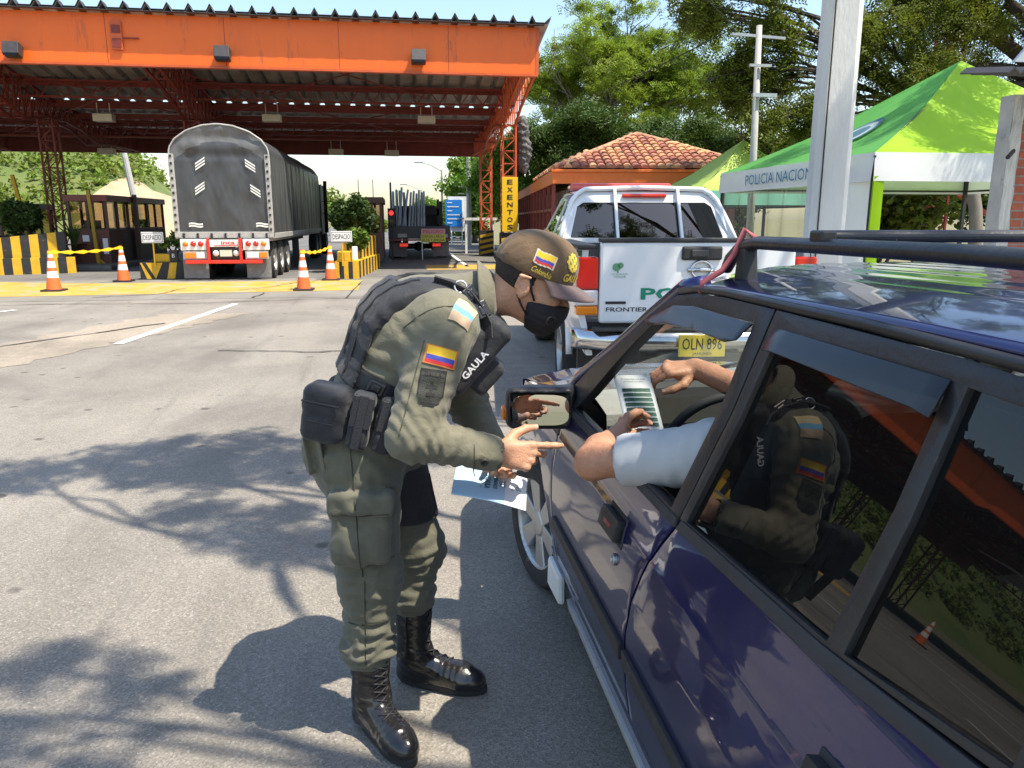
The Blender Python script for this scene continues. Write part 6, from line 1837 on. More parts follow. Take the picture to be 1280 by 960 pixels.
# hood, nose, tail
def hoodf(u, v):
    s = 2 * u - 1; y = 2.80 + 1.16 * v; zf = float(np.interp(y, [2.8, 3.3, 3.75, 3.97], [.878, .832, .772, .70]))
    xe = CXC - sx(y, zf - .02) - .012
    return (CXC + s * xe, y + .05 * (1 - s * s) * v + .09 * (1 - s * s) * (1 - v), zf + .05 * (1 - s ** 4) + .004)
b = MB(); b.grid(hoodf, 26, 22); b.build('bonnet', M_blue, car, smooth=True)
def nose(u, v):
    s = 2 * u - 1; z = .72 - .5 * v
    return (CXC + s * (CXC - sx(3.97, .5) + .02), 4.0 + .10 * (1 - abs(s) ** 3) + .06 * math.sin(v * math.pi), z)
b = MB(); b.grid(nose, 20, 10); b.build('front_bumper', M_blue, car, smooth=True)
for s in (-1, 1):
    b = MB(); b.box((CXC + s * .58, 4.05, .64), (.34, .06, .13)); b.build('headlight', mat('lamp_glass', (.7, .7, .7), .08, coat=1), car, bevel=.02)
b = MB(); b.grid(lambda u, v: (CXC + (2 * u - 1) * (.80 - .16 * sstep(.45, 1, v)), -.40 - .05 * (1 - (2 * u - 1) ** 2) + .35 * sstep(.45, 1, v), .3 + 1.09 * v), 14, 14, mf=lambda u, v: 1 if .6 < v < .95 and .1 < u < .9 else 0); b.build('tailgate', [M_blue, M_tint], car, smooth=True)
for s in (-1, 1):
    b = MB(); b.box((CXC + s * .72, -.43, .78), (.16, .06, .26)); b.build('tail_lamp', M_redl, car, bevel=.02)
b = MB(); b.bx(CXC - .80, CXC + .80, -.5, -.36, .3, .5); b.build('rear_bumper', M_trim, car, bevel=.04)
b = MB(); b.bx(CXC - .72, CXC + .72, -.3, 3.0, .20, .26); b.bx(CXC - .5, CXC + .5, 2.8, 3.9, .2, .7); b.build('underbody', M_intd, car)
# roof rails
for s in (-1, 1):
    x = CXC + s * .545
    b = MB()
    P = [(x, 1.93, 1.43), (x, 1.90, 1.462), (x, 1.84, 1.492), (x, 1.75, 1.505), (x, 1.1, 1.508), (x, .5, 1.502), (x, .05, 1.49), (x, -.02, 1.45), (x, -.05, 1.42)]
    b.tube(P, [.016, .019, .021, .021, .021, .021, .021, .019, .016], 12, sy=.75); b.build('roof_rail', M_trim, car, smooth=True)
    for y in (1.81, .08):
        b = MB(); b.prism([(-.035, 0), (.035, 0), (.02, .09), (-.02, .09)], (x - .018, y, 1.408), (0, 1, 0), (0, 0, 1), (1, 0, 0), .036); b.build('rail_foot', M_black, car, bevel=.008)
for y in (1.47, .52):
    b = MB(); b.tube([(CXC - .545, y, 1.525), (CXC + .545, y, 1.525)], .014, 8); b.box((CXC - .545, y, 1.526), (.034, .05, .024)); b.box((CXC + .545, y, 1.526), (.034, .05, .024)); b.build('crossbar', M_trim, car, bevel=.006)
b = MB(); b.tube([(.740, 1.845, 1.378), (.742, 1.845, 1.405), (.79, 1.84, 1.434), (.815, 1.83, 1.475), (.835, 1.82, 1.535), (.86, 1.81, 1.512)], .008, 8)
tag(b.build('tie_strap', mat('faded_red_strap', (.35, .09, .10), .7, var=.2), smooth=True), 'faded red strap tied round the front roof rail foot', 'strap')
# door mirror
b = MB()
f = Field((.33, 2.50, .78), (.66, 2.78, 1.04), .006)
f.rbox((.475, 2.625, .905), (.125, .045, .078), .035, .02, rotm(0, 0, -8)); f.ell((.47, 2.67, .905), (.11, .06, .07), .02); f.rbox((.60, 2.655, .925), (.035, .035, .05), .02, .03)
f.rbox((.467, 2.572, .905), (.106, .022, .060), .008, 0, rotm(-4, 0, -10), mode='s')
V, Q = f.mesh(1); mo = mesh_obj('mirror', V, Q, M_trim, car, True)
b = MB(); P = []
rm = rotm(-7, 0, -11)
for k in range(28):
    a = 2 * math.pi * k / 28; ca, sa = math.cos(a), math.sin(a)
    q = np.array([.100 * np.sign(ca) * abs(ca) ** .5, 0, .054 * np.sign(sa) * abs(sa) ** .5]); P.append(np.array((.468, 2.578, .905)) + rm @ q)
b.add(P, [tuple(range(28))]); b.build('mirror_glass', mat('mirror_silver', (.55, .57, .6), .01, metal=1.), mo, recalc=False)
b = MB(); b.box((.352, 2.64, .885), (.03, .05, .05)); b.build('side_indicator', M_ambl, mo, bevel=.01)
mo2 = mo.copy(); mo2.data = mo.data.copy(); COL.objects.link(mo2); mo2.parent = car
for v in mo2.data.vertices: v.co.x = -v.co.x
mo2.data.flip_normals()
# cabin
b = MB(); b.grid(lambda u, v: (CXC + (2 * u - 1) * (.70), 2.50 + .42 * v - .03 * (1 - (2 * u - 1) ** 2) * 0, .90 + .035 * math.sin(v * 2.4) - .02 * v), 10, 6)
b.grid(lambda u, v: (CXC + (2 * u - 1) * .70, 2.50 - .03 * math.sin(v * 3) + .12 * v * v, .90 - .30 * v), 10, 6); b.build('dashboard', M_int, car, smooth=True, auto=40)
b = MB(); b.box((.74, 2.475, .835), (.11, .02, .06)); 
for i in range(5): b.box((.74, 2.462, .815 + i * .011), (.10, .012, .004))
b.build('air_vent', M_intd, car)
b = MB(); b.box((1.03, 2.56, .925), (.44, .16, .15), rotm(-15)); b.build('instrument_hood', M_intd, car, bevel=.03)
b = MB(); b.box((1.03, 2.475, .915), (.34, .01, .09), rotm(-15)); b.build('instrument_glass', mat('instrument_face', (.05, .05, .045), .15, coat=.5), car)
b = MB(); sc_ = np.array((1.02, 2.30, .86)); tilt = rotm(28)
b.tube([sc_ + tilt @ np.array([.185 * math.cos(a), 0, .185 * math.sin(a)]) for a in np.linspace(0, 2 * math.pi, 41)], .0155, 10)
b.box(sc_ + tilt @ np.array([0, .02, -.01]), (.15, .05, .11), tilt)
for a in (200, 340, 270): b.bar(sc_ + tilt @ np.array([.05 * math.cos(R(a)), .01, .05 * math.sin(R(a))]), sc_ + tilt @ np.array([.18 * math.cos(R(a)), 0, .18 * math.sin(R(a))]), .035, .02)
b.tube([sc_ + (0, .02, 0), sc_ + (0, .25, -.08)], .035, 10); b.build('steering_wheel', M_intd, car, smooth=True, auto=40)
for sxx in (1.00, 1.77):
    b = MB(); b.box((sxx, 1.72, .42), (.48, .50, .16)); b.box((sxx, 1.42, .72), (.46, .14, .62), rotm(-14)); b.box((sxx, 1.34, 1.10), (.26, .09, .17), rotm(-10)); b.build('front_seat', M_seat, car, bevel=.04)
b = MB(); b.box((CXC, .78, .44), (1.25, .46, .16)); b.box((CXC, .48, .72), (1.25, .14, .58), rotm(-16)); b.build('rear_seat', M_seat, car, bevel=.04)
b = MB(); b.box((CXC + .05, 2.22, 1.30), (.22, .03, .07)); b.bar((CXC + .05, 2.24, 1.31), (CXC + .05, 2.2, 1.40), .02); b.build('rear_view_mirror', M_black, car, bevel=.01)
# ================================================================== PEOPLE
def skin_mat(name, c):
    m = mat(name, c, .48, var=.17, vscale=26, bump=.28, bscale=190, spec=.45, dirt=(tuple(x * .72 for x in c), 60, .62))
    b = m.node_tree.nodes['Principled BSDF']
    b.inputs['Subsurface Weight'].default_value = .12; b.inputs['Subsurface Radius'].default_value = (.012, .005, .003); b.inputs['Subsurface Scale'].default_value = 1
    return m
M_skin = skin_mat('skin_warm', (.52, .275, .165)); M_skin2 = skin_mat('skin_brown', (.44, .215, .125))
def cloth_mat(name, c, var=.10, weave=420., fade=None, rough=.9, fold=4.):
    m = mat(name, c, rough, var=var, vscale=7, bump=.0, sheen=.15, dirt=fade)
    nt = m.node_tree; L = nt.links.new; b = nt.nodes['Principled BSDF']
    tc = nd(nt, 'ShaderNodeTexCoord'); n = nd(nt, 'ShaderNodeTexNoise'); n.inputs['Scale'].default_value = weave; n.inputs['Detail'].default_value = 2; L(tc.outputs['Object'], n.inputs[0])
    n2 = nd(nt, 'ShaderNodeTexNoise'); n2.inputs['Scale'].default_value = 26; n2.inputs['Detail'].default_value = 5; n2.inputs['Distortion'].default_value = 1.2; L(tc.outputs['Object'], n2.inputs[0])
    ad = nd(nt, 'ShaderNodeMath', operation='MULTIPLY_ADD'); ad.inputs[1].default_value = fold; L(n2.outputs[0], ad.inputs[0]); L(n.outputs[0], ad.inputs[2])
    bp = nd(nt, 'ShaderNodeBump'); bp.inputs['Strength'].default_value = .45; bp.inputs['Distance'].default_value = .0022; L(ad.outputs[0], bp.inputs['Height']); L(bp.outputs[0], b.inputs['Normal'])
    return m
M_olive = cloth_mat('olive_drill', (.152, .142, .096), fade=((.185, .173, .122), 5, .58))
M_olived = cloth_mat('olive_trouser', (.122, .118, .082), fade=((.15, .143, .103), 5, .58))
M_vest = cloth_mat('black_nylon', (.016, .017, .021), rough=.7)
M_web = mat('black_webbing', (.022, .022, .026), .6, bump=.4, bscale=320)
M_buck = mat('black_buckle', (.02, .02, .022), .3)
M_cap = cloth_mat('brown_cap', (.125, .076, .038), fade=((.18, .118, .065), 8, .60)); M_bill = cloth_mat('bill_brown', (.125, .085, .080))
M_mask = mat('black_mask', (.012, .010, .014), .75, bump=.25, bscale=400)
M_leather = mat('polished_black_leather', (.014, .013, .013), .22, coat=.5, var=.2, vscale=30, bump=.18, bscale=60)
M_hair = mat('black_hair', (.030, .021, .016), .75, var=.5, vscale=90, bump=.8, bscale=260)
M_fy = mat('flag_yellow', (.75, .46, .02), .7, bump=.3, bscale=500); M_fb = mat('flag_blue', (.05, .06, .33), .7); M_fr = mat('flag_red', (.55, .03, .03), .7); M_fw = mat('patch_border', (.55, .48, .36), .8)
M_badge = mat('badge_dark', (.035, .037, .028), .8, bump=.4, bscale=300); M_badge2 = mat('badge_edge', (.012, .012, .011), .8)
M_gold = mat('gold_thread', (.66, .46, .05), .6, bump=.4, bscale=400)
M_lblue = mat('patch_sky_blue', (.16, .42, .66), .7)

def nrm(v): v = np.asarray(v, float); return v / np.linalg.norm(v)
def rot_about(v, ax, deg):
    return np.array(Matrix.Rotation(R(deg), 3, Vector(ax)) @ Vector(v))
def hand(F, W, f, n, t, curls, thumb, S=1.0, spread=(6, 1, -4, -9), wrist_from=None, nails=None, rw=.026):
    """palm, four fingers and a thumb grown into field F; W wrist, f along the palm, n out of the palm, t to the thumb side"""
    W = np.asarray(W, float); f = nrm(f); n = nrm(np.asarray(n) - f * (np.asarray(n) @ f)); t0 = np.cross(n, f); t = t0 if t0 @ np.asarray(t) > 0 else -t0
    kn = []
    for off, ln, rr in ((.030, .090, .0125), (.010, .094, .0125), (-.011, .089, .0122), (-.029, .079, .0112)):
        k = W + (f * ln + t * off) * S; kn.append(k)
        F.cone(W + t * off * .55 * S + f * .005 * S, k, .0155 * S, rr * S, .012)
    F.cone(W + f * .03 * S + t * .02 * S + n * .008 * S, W + f * .055 * S + t * .022 * S + n * .012 * S, .017 * S, .013 * S, .012)
    F.cone(W + f * .035 * S - t * .02 * S + n * .006 * S, W + f * .06 * S - t * .022 * S + n * .008 * S, .015 * S, .011 * S, .012)
    lens = ((.043, .026, .021), (.047, .029, .022), (.043, .027, .021), (.034, .021, .019)); rad = ((.0102, .0092, .0084, .0070), (.0104, .0094, .0085, .0071), (.0099, .0089, .0081, .0067), (.0088, .0079, .0072, .0060))
    for i in range(4):
        d = rot_about(f, n, spread[i] * (1 if np.cross(n, f) @ t > 0 else -1)); p = kn[i]
        ax = np.cross(d, n)
        F.ell(p - n * .004 * S, (.0115 * S,) * 3, .006)
        for j in range(3):
            d = nrm(rot_about(d, ax, curls[i][j])); q = p + d * lens[i][j] * S
            F.cone(p, q, rad[i][j] * S, rad[i][j + 1] * S, .0035)
            if j < 2: F.ell(q - n * 0, (rad[i][j + 1] * 1.06 * S,) * 3, .003)
            p = q
        if nails is not None: nails.append((p, d, rot_about(nrm(np.cross(ax, d)), ax, 0), rad[i][3] * S))
    b0 = W + (f * .018 + t * .022 + n * .010) * S
    for (d, ln), (ra, rb) in zip(thumb, ((.0165, .0135), (.0128, .0112), (.0110, .0085))):
        d = nrm(f * d[0] + t * d[1] + n * d[2]); q = b0 + d * ln * S
        F.cone(b0, q, ra * S, rb * S, .006); b0 = q
    if nails is not None: nails.append((b0, d, nrm(np.cross(np.cross(d, n), d)) * -1, .0085 * S))
    if wrist_from is not None: F.cone(wrist_from, W, rw * 1.12 * S, rw * S, .014, wide=(t, 1.18))
def nail_mesh(mb, nails):
    for p, d, up_, r_ in nails:
        d = nrm(d); up_ = nrm(up_ - d * (up_ @ d)); s = np.cross(d, up_); V = []
        for i in range(5):
            for j in range(5):
                a = (i / 4 - .5) * 1.7; V.append(p + d * (-.006 + .011 * j / 4) + (up_ * math.cos(a) + s * math.sin(a)) * (r_ * 1.03))
        mb.add(V, [(i * 5 + j, i * 5 + j + 1, i * 5 + j + 6, i * 5 + j + 5) for i in range(4) for j in range(4)])

def join(parts):
    V = []; Q = []; n = 0
    for v, q in parts: V.append(v); Q.append(np.asarray(q) + n); n += len(v)
    return np.concatenate(V), np.concatenate(Q)

# ------------------------------------------------------------------ the officer
of = thing('person', 'bending police officer in olive uniform, black vest, brown cap and black mask', 'person', (-.05, 2.28, 0))
pel = np.array((-.135, 2.275, .95)); ch = np.array((.03, 2.275, 1.225)); rsh = np.array((.115, 2.105, 1.275)); lsh = np.array((.14, 2.45, 1.275)); nk = np.array((.215, 2.26, 1.335)); HC = np.array((.375, 2.232, 1.376))
rel = np.array((.012, 1.985, .995)); rwr = np.array((.240, 2.02, .928)); lel = np.array((.205, 2.44, .965)); lwr = np.array((.268, 2.245, .862))
rhip = np.array((-.13, 2.175, .90)); rkn = np.array((-.122, 2.165, .52)); rck = np.array((-.131, 2.172, .235)); lhip = np.array((-.08, 2.37, .90)); lkn = np.array((.025, 2.40, .50)); lck = np.array((.004, 2.395, .245))
yaw, pit = R(-18), R(18)
hf = np.array((math.cos(pit) * math.cos(yaw), math.cos(pit) * math.sin(yaw), -math.sin(pit))); hu = np.array((math.sin(pit) * math.cos(yaw), math.sin(pit) * math.sin(yaw), math.cos(pit))); hs = np.cross(hf, hu)
HR = np.stack([hf, hs, hu], 1)
def H(a, s, u): return HC + HR @ (np.array((a, s, u)) * 1.05)
# body: one figure; the trunk is slim under the clothes
f = Field((-.36, 1.9, .02), (.52, 2.62, 1.56), .011)
f.cone(pel, ch, .115, .12, .05, wide=((0, 1, 0), 1.3)).cone(rsh, lsh, .06, .06, .05).cone(ch, nk, .10, .06, .05)
f.cone(rsh, rel, .052, .04, .03).cone(rel, rwr, .036, .026, .02).cone(lsh, lel, .052, .04, .03).cone(lel, lwr, .036, .026, .02)
f.cone(rhip, rkn, .08, .055, .04).cone(rkn, rck, .052, .038, .02).cone(lhip, lkn, .08, .055, .04).cone(lkn, lck, .052, .038, .02).cone(rck, (-.13, 2.17, .08), .038, .035, .02).cone(lck, (0, 2.39, .08), .038, .035, .02)
f.cone(nk, HC - hf * .03 - hu * .03, .052, .05, .03)
body_core = f.mesh(1)
f = Field(HC - .21, HC + .19, .0036)
f.cone(nk, HC - hf * .035 - hu * .05, .060, .056, .02)
f.ell(H(-.012, 0, .035), np.array((.098, .076, .098)) * 1.05, .03, HR).ell(H(.03, 0, -.045), np.array((.068, .060, .070)) * 1.05, .035, HR).ell(H(.062, 0, -.095), np.array((.024, .026, .020)) * 1.05, .03, HR)
f.cone(H(.078, .030, .022), H(.078, -.030, .022), .017, .017, .02)                       # brow
f.cone(H(.082, 0, .005), H(.110, 0, -.030), .010, .0135, .014).ell(H(.096, .014, -.033), (.011, .009, .009), .008, HR).ell(H(.096, -.014, -.033), (.011, .009, .009), .008, HR)
for s in (-1, 1):
    f.ell(H(.096, s * .031, .002), (.016, .017, .012), .012, HR, 's')
    f.ell(H(.066, s * .042, -.022), (.028, .022, .022), .02, HR)                          # cheek
    er = HR @ np.array(Matrix.Rotation(R(-14), 3, 'Y'))
    f.ell(H(-.010, s * .081, -.002), (.021, .009, .034), .008, er); f.ell(H(-.003, s * .091, .004), (.010, .006, .018), .006, er, 's'); f.ell(H(-.012, s * .078, -.03), (.010, .008, .012), .008, er)
    f.cone(H(-.028, s * .084, -.012), H(-.022, s * .090, .022), .005, .005, .004).cone(H(-.022, s * .090, .022), H(.004, s * .090, .024), .005, .0045, .004)
    f.ell(H(.0840, s * .031, .003), (.0118,) * 3, .0, HR); f.cone(H(.088, s * .018, .010), H(.086, s * .044, .009), .0042, .0042, .004)
f.cone(H(.086, .018, -.072), H(.086, -.018, -.072), .008, .008, .01)
head_m = f.mesh(1)
nl = []
f = Field(rwr + (-.06, -.10, -.12), rwr + (.24, .13, .11), .0030)
hfw = np.array((1, .14, -.19))
hand(f, rwr + (.01, 0, 0), hfw, (.10, 1, -.28), (.2, .1, 1), [(4, 6, 6), (34, 40, 25), (55, 62, 40), (66, 66, 45)], [((.62, .72, .25), .045), ((.86, .50, .12), .034), ((.97, .24, .05), .029)], 1.06, (5, 0, -3, -6), rwr - (.05, .008, -.014), nl)
rh_m = f.mesh(1)
f = Field(lwr + (-.13, -.24, -.12), lwr + (.15, .06, .12), .0032)
hand(f, lwr, (-.05, -.95, -.25), (.1, -.22, .95), (1, 0, 0), [(12, 18, 12), (14, 20, 14), (16, 22, 15), (18, 24, 16)], [((.5, .6, .45), .044), ((.85, .1, .45), .034), ((.95, -.15, .05), .028)], 1.04, (5, 0, -3, -7), lwr + (-.012, .05, .024), nl)
lh_m = f.mesh(1)
V, Q = join([body_core, head_m, rh_m, lh_m])
def shade(q):
    return 0
bo = mesh_obj('body', V, Q, M_skin, of, True)
for q_ in nl:
    b = MB(); nail_mesh(b, [q_]); b.build('fingernail', skin_mat('nail', (.60, .38, .28)), bo, smooth=True, recalc=False)
b = MB()
for s in (-1, 1):
    e = H(.0868, s * .031, .004); 
    b.lathe(e, [(0, .0097), (.0058, .0085)], 14, axis=hf * .96 - hu * .25); 
b.build('iris', mat('iris_dark', (.03, .015, .01), .1), bo)
b = MB()
for s in (-1, 1): b.tube([H(.094, s * .014, .026), H(.094, s * .032, .034), H(.080, s * .052, .027)], [.004, .0055, .003], 6, sx=.6)
b.build('eyebrow', M_hair, bo, smooth=True)
f = Field(HC - .17, HC + .17, .0045)
f.ell(H(-.014, 0, .036), np.array((.0995, .0785, .099)) * 1.05, .0, HR); f.half(H(.018, 0, 0), hf); f.half(H(-.02, 0, -.030), -hu + hf * .25)
V, Q = f.mesh(1); mesh_obj('hair', V, Q, M_hair, of, True)
# face mask
f = Field(HC - .17, HC + .17, .0036)
f.ell(H(.043, 0, -.052), np.array((.078, .070, .074)) * 1.05, .02, HR).ell(H(.095, 0, -.04), np.array((.026, .022, .038)) * 1.05, .02, HR).ell(H(.066, 0, -.10), np.array((.030, .036, .026)) * 1.05, .03, HR)
f.half(H(.10, 0, -.030), hu * 1.0 - hf * .12); f.half(H(.012, 0, -.05), -hf - hu * .10)
V, Q = f.mesh(2); V = wrinkle(V, Q, [(H(.06, .06, -.08), .05, hu, .02, .0010)], .0006); mk = mesh_obj('face_mask', V, Q, M_mask, of, True)
b = MB(); vp = H(.088, .050, -.072); vd = HR @ nrm((.62, .75, -.2)); b.lathe(vp - vd * .004, [(.0165, 0), (.0165, .006), (.013, .009), (.006, .009), (.005, .007), (0, .007)], 24, axis=vd); b.build('valve', M_buck, mk, smooth=True, auto=30)
for s in (-1, 1):
    for pts_ in ([H(.03, s * .068, -.034), H(.015, s * .0765, -.010), H(.002, s * .084, .026)], [H(.022, s * .066, -.078), H(.000, s * .074, -.055), H(-.018, s * .084, -.030)]):
        b = MB(); b.tube(pts_, .0032, 6); b.build('ear_loop', M_mask, mk, smooth=True)
# cap
f = Field(HC - .20, HC + .20, .0042)
f.ell(H(-.006, 0, .050), np.array((.113, .091, .098)) * 1.05, .0, HR).ell(H(.045, 0, .075), np.array((.055, .06, .055)) * 1.05, .05, HR)
f.half(H(0, 0, .030), -hu - hf * .12)
V, Q = f.mesh(2); cap_bvh = bvh_of(V, Q); V2 = wrinkle(V, Q, [(H(0, .08, .06), .09, hf, .045, .0018), (H(-.08, .03, .06), .06, hs, .03, .002)], .0008, 14); cap_bvh = bvh_of(V2, Q)
cp_ = mesh_obj('cap', V2, Q, M_cap, of, True)
def billf(u, v):
    a = (u - .5) * 2 * R(68); rim = np.array((.108 * math.cos(a) - .002, .088 * math.sin(a), .032)); out = .078 * max(0, math.cos(a * 1.12)) ** .55 * v
    drop = -.006 * v - .022 * v * math.sin(a) ** 2 - .014 * v * v
    return H(rim[0] + out * math.cos(a * .35), rim[1] + out * math.sin(a) * .35, rim[2] + drop)
b = MB(); b.grid(billf, 30, 10); bl = b.build('bill', M_bill, cp_, smooth=True); md = bl.modifiers.new('s', 'SOLIDIFY'); md.thickness = .004
b = MB(); b.lathe(H(-.006, 0, .149), [(.008, 0), (.007, .004), (0, .006)], 12, axis=hu); b.build('button', M_cap, cp_, smooth=True)
b = MB(); dS = HR @ nrm((-.30, -1, -.12)); uS = HR @ nrm((1, -.30, 0)); vS = HR @ nrm((.08, -.1, 1))
fc = H(.030, .098, .083)
wav = lambda a: .06 * math.sin(a * 6.0)
decal_grid(b, cap_bvh, fc, uS - vS * .20, vS, dS, .062, .043, 16, 20, lambda a, c: 3 if (a < .05 or a > .95 or c + wav(a) < .13 or c + wav(a) > .90) else (0 if c + wav(a) > .50 else (1 if c + wav(a) > .31 else 2)), .0025, lambda a, c: .05 < c + wav(a) < .97)
b.build('flag', [M_fy, M_fb, M_fr, M_fw], cp_, recalc=False, smooth=True)
b = MB(); decal_text(b, cap_bvh, 'Colombia', fc - vS * .036 + uS * .004, uS - vS * .16, vS, dS, .017, .060, shear=.35, bold=.012, off=.003)
dE = HR @ nrm((-.86, -.5, -.15)); uE = HR @ nrm((.5, -.86, 0)); vE = HR @ nrm((-.1, -.05, 1)); ec = H(.108, .052, .088)
b.build('gold_script', M_gold, cp_, recalc=False); b = MB()
decal_text(b, cap_bvh, 'GAULA', ec - vE * .036 + uE * .012, uE, vE, dE, .023, .070, bold=.035, off=.003)
b.build('gold_lettering', M_gold, cp_, recalc=False)
b = MB(); decal_grid(b, cap_bvh, ec + vE * .008, uE, vE, dE, .046, .056, 14, 16, lambda a, c: 0 if (math.sin(a * 17) * math.sin(c * 15 + a * 4) > -.35) else 1, .003, lambda a, c: ((a - .5) / .5) ** 2 + ((c - .5) / .5) ** 2 < 1 - .15 * math.sin(6 * math.atan2(c - .5, a - .5)) ** 2)
b.build('emblem', [M_gold, mat('emblem_green', (.12, .16, .03), .7)], cp_, recalc=False)

# shirt
f = Field((-.36, 1.86, .86), (.40, 2.62, 1.46), .0060)
f.cone(pel, ch - (.01, 0, .01), .132, .140, .06, wide=((0, 1, 0), 1.28)).ell(ch + (-.005, 0, .025), (.155, .195, .128), .06, rotm(0, -44, 0)).cone(rsh + (.0, .02, 0), lsh + (0, -.02, 0), .088, .088, .06).cone(ch + (.06, 0, .05), nk, .115, .078, .05)
f.cone(rsh, rel, .090, .066, .035).cone(rel, rwr - (.028, .003, -.008), .064, .048, .02).cone(lsh, lel, .094, .066, .045).cone(lel, lwr + (-.008, .03, .012), .064, .047, .02)
f.cone(rwr - (.062, .006, -.016), rwr - (.012, 0, -.003), .0535, .0515, .004); f.cone(lwr + (-.014, .058, .026), lwr + (-.003, .016, .006), .050, .048, .004)
f.cone(rwr + (-.002, 0, 0), rwr + (.07, .01, -.012), .040, .040, 0, 's'); f.cone(lwr + (0, .004, 0), lwr + (.01, -.06, -.02), .038, .038, 0, 's')
f.half(rwr + (.004, 0, 0), (1, .14, -.19)) if False else None
ax_ = nrm(ch - pel)
f.half(pel - (0, 0, .03), (-.25, 0, -1))
V, Q = f.mesh(1)
ua = nrm(rel - rsh); fa = nrm(rwr - rel); la = nrm(lel - lsh)
V = wrinkle(V, Q, [(rel, .085, ua * .5 - fa * .6, .026, .0060), (rel + fa * .10, .09, fa + ua * .25, .034, .0046), ((rsh + rel) / 2, .10, ua + np.array((.5, 0, 0)), .045, .0042), (rsh + (.02, -.05, .0), .09, (1, .2, -.4), .04, .0045), (lel, .09, la, .032, .0055), ((lsh + lel) / 2, .1, la, .04, .0045), (pel + (.0, -.15, .12), .14, (.35, 0, 1), .045, .0050), (ch + (-.06, -.18, -.06), .13, (.6, 0, .8), .05, .0050), (rwr, .05, fa, .03, .0012)], .0018, 20, 3)
sh_bvh = bvh_of(V, Q)
shirt = mesh_obj('shirt', V, Q, M_olive, of, True)
# collar
b = MB(); cd = nrm(HC - hu * .055 - hf * .035 - nk); cu, cv, _ = frame_of(cd, (0, 0, 1)); cc = nk + cd * .026
def colf(u, v):
    a = 2 * math.pi * (u * .90 + .05) + R(0); rr = .066 + .020 * (1 - v) + .004 * math.sin(a * 3)
    d = -cv * math.cos(a) + cu * math.sin(a)
    return cc + d * rr + cd * (.044 * v - .014 + .006 * math.cos(a)) 
b.grid(colf, 44, 6); co = b.build('collar', M_olive, shirt, smooth=True); md = co.modifiers.new('s', 'SOLIDIFY'); md.thickness = .006
b = MB()
def fold(u, v):
    a = 2 * math.pi * (u * .90 + .05); d = -cv * math.cos(a) + cu * math.sin(a); rr = .069 + .040 * v
    return cc + d * rr + cd * (.032 - .046 * v + .006 * math.cos(a))
b.grid(fold, 44, 5); co = b.build('collar_leaf', M_olive, shirt, smooth=True); md = co.modifiers.new('s', 'SOLIDIFY'); md.thickness = .005
# cuff button, seams, patches
b = MB(); bp_ = rwr + (-.035, -.052, -.012); b.lathe(decal_pts(sh_bvh, [bp_ + (0, -.03, 0)], (0, 1, .15), .001)[0], [(.0105, 0), (.0105, .003), (.008, .005), (.006, .003), (0, .003)], 16, axis=(0, -1, -.2)); b.build('button', M_black, shirt, smooth=True)
M_seam = mat('seam_olive', (.07, .065, .04), .9)
def seam(pts, d, r_=.0016): b = MB(); b.tube(decal_pts(sh_bvh, pts, d, .0006), r_, 5); b.build('seam', M_seam, shirt, smooth=True)
seam([rwr + (-.062, -.05, .04 - .09 * t + .005) for t in np.linspace(0, 1, 10)], (0, 1, 0)); seam([rsh + (.075 - .19 * t, -.09, .055 - .04 * t + .03 * math.sin(t * 3)) for t in np.linspace(0, 1, 14)], (0, 1, -.35)); seam([rsh + ua * (.03 + .27 * t) + np.array((-.055 + .01 * t, -.1, 0)) for t in np.linspace(0, 1, 16)], (.2, 1, 0))
pd = (.05, 1, -.25)
b = MB(); decal_grid(b, sh_bvh, (.093, 1.95, 1.218), (1, .05, -.30), (.28, .1, 1), pd, .088, .052, 16, 16, lambda a, c: 3 if (a < .04 or a > .96 or c < .06 or c > .94) else (0 if c > .48 else (1 if c > .25 else 2)), .003); fl_ = b.build('flag_patch', [M_fy, M_fb, M_fr, mat('patch_rim', (.5, .18, .03), .8)], shirt, recalc=False, smooth=True)
b = MB(); bc = np.array((.066, 1.93, 1.140)); decal_grid(b, sh_bvh, bc, (1, .05, -.18), (.17, .05, 1), pd, .070, .098, 18, 22, lambda a, c: 1 if (min(a, 1 - a) < .07 or c < .07 or c > .93 or abs(c - .78) < .02) else 0, .003, lambda a, c: c > .22 + .22 * abs(2 * a - 1) ** 3 - .22 + (0 if abs(2 * a - 1) < .8 else .1))
decal_grid(b, sh_bvh, bc + (0, 0, -.004), (1, .05, -.18), (.17, .05, 1), pd, .030, .040, 8, 8, lambda a, c: 1, .0042, lambda a, c: abs(a - .5) < .15 or abs(c - .6) < .14 or (c < .3 and abs(a - .5) < .35))
decal_text(b, sh_bvh, 'GAULA', bc + np.array((.17, .05, 1)) * .035, (1, .05, -.18), (.17, .05, 1), pd, .011, .045, 1, .0045); b.build('arm_badge', [M_badge, M_badge2], shirt, recalc=False, smooth=True)
b = MB(); sc3 = np.array((.168, 2.0, 1.33)); sd = (.0, .8, -.75); decal_grid(b, sh_bvh, (.160, 2.02, 1.335), (1, .1, -.55), (.45, .45, .8), sd, .060, .075, 12, 16, lambda a, c: 0 if c > .62 else (1 if c > .40 else 2), .004)
b.build('shoulder_patch', [mat('patch_cream', (.66, .55, .30), .8), M_lblue, mat('patch_tan', (.45, .33, .22), .8)], shirt, recalc=False, smooth=True)

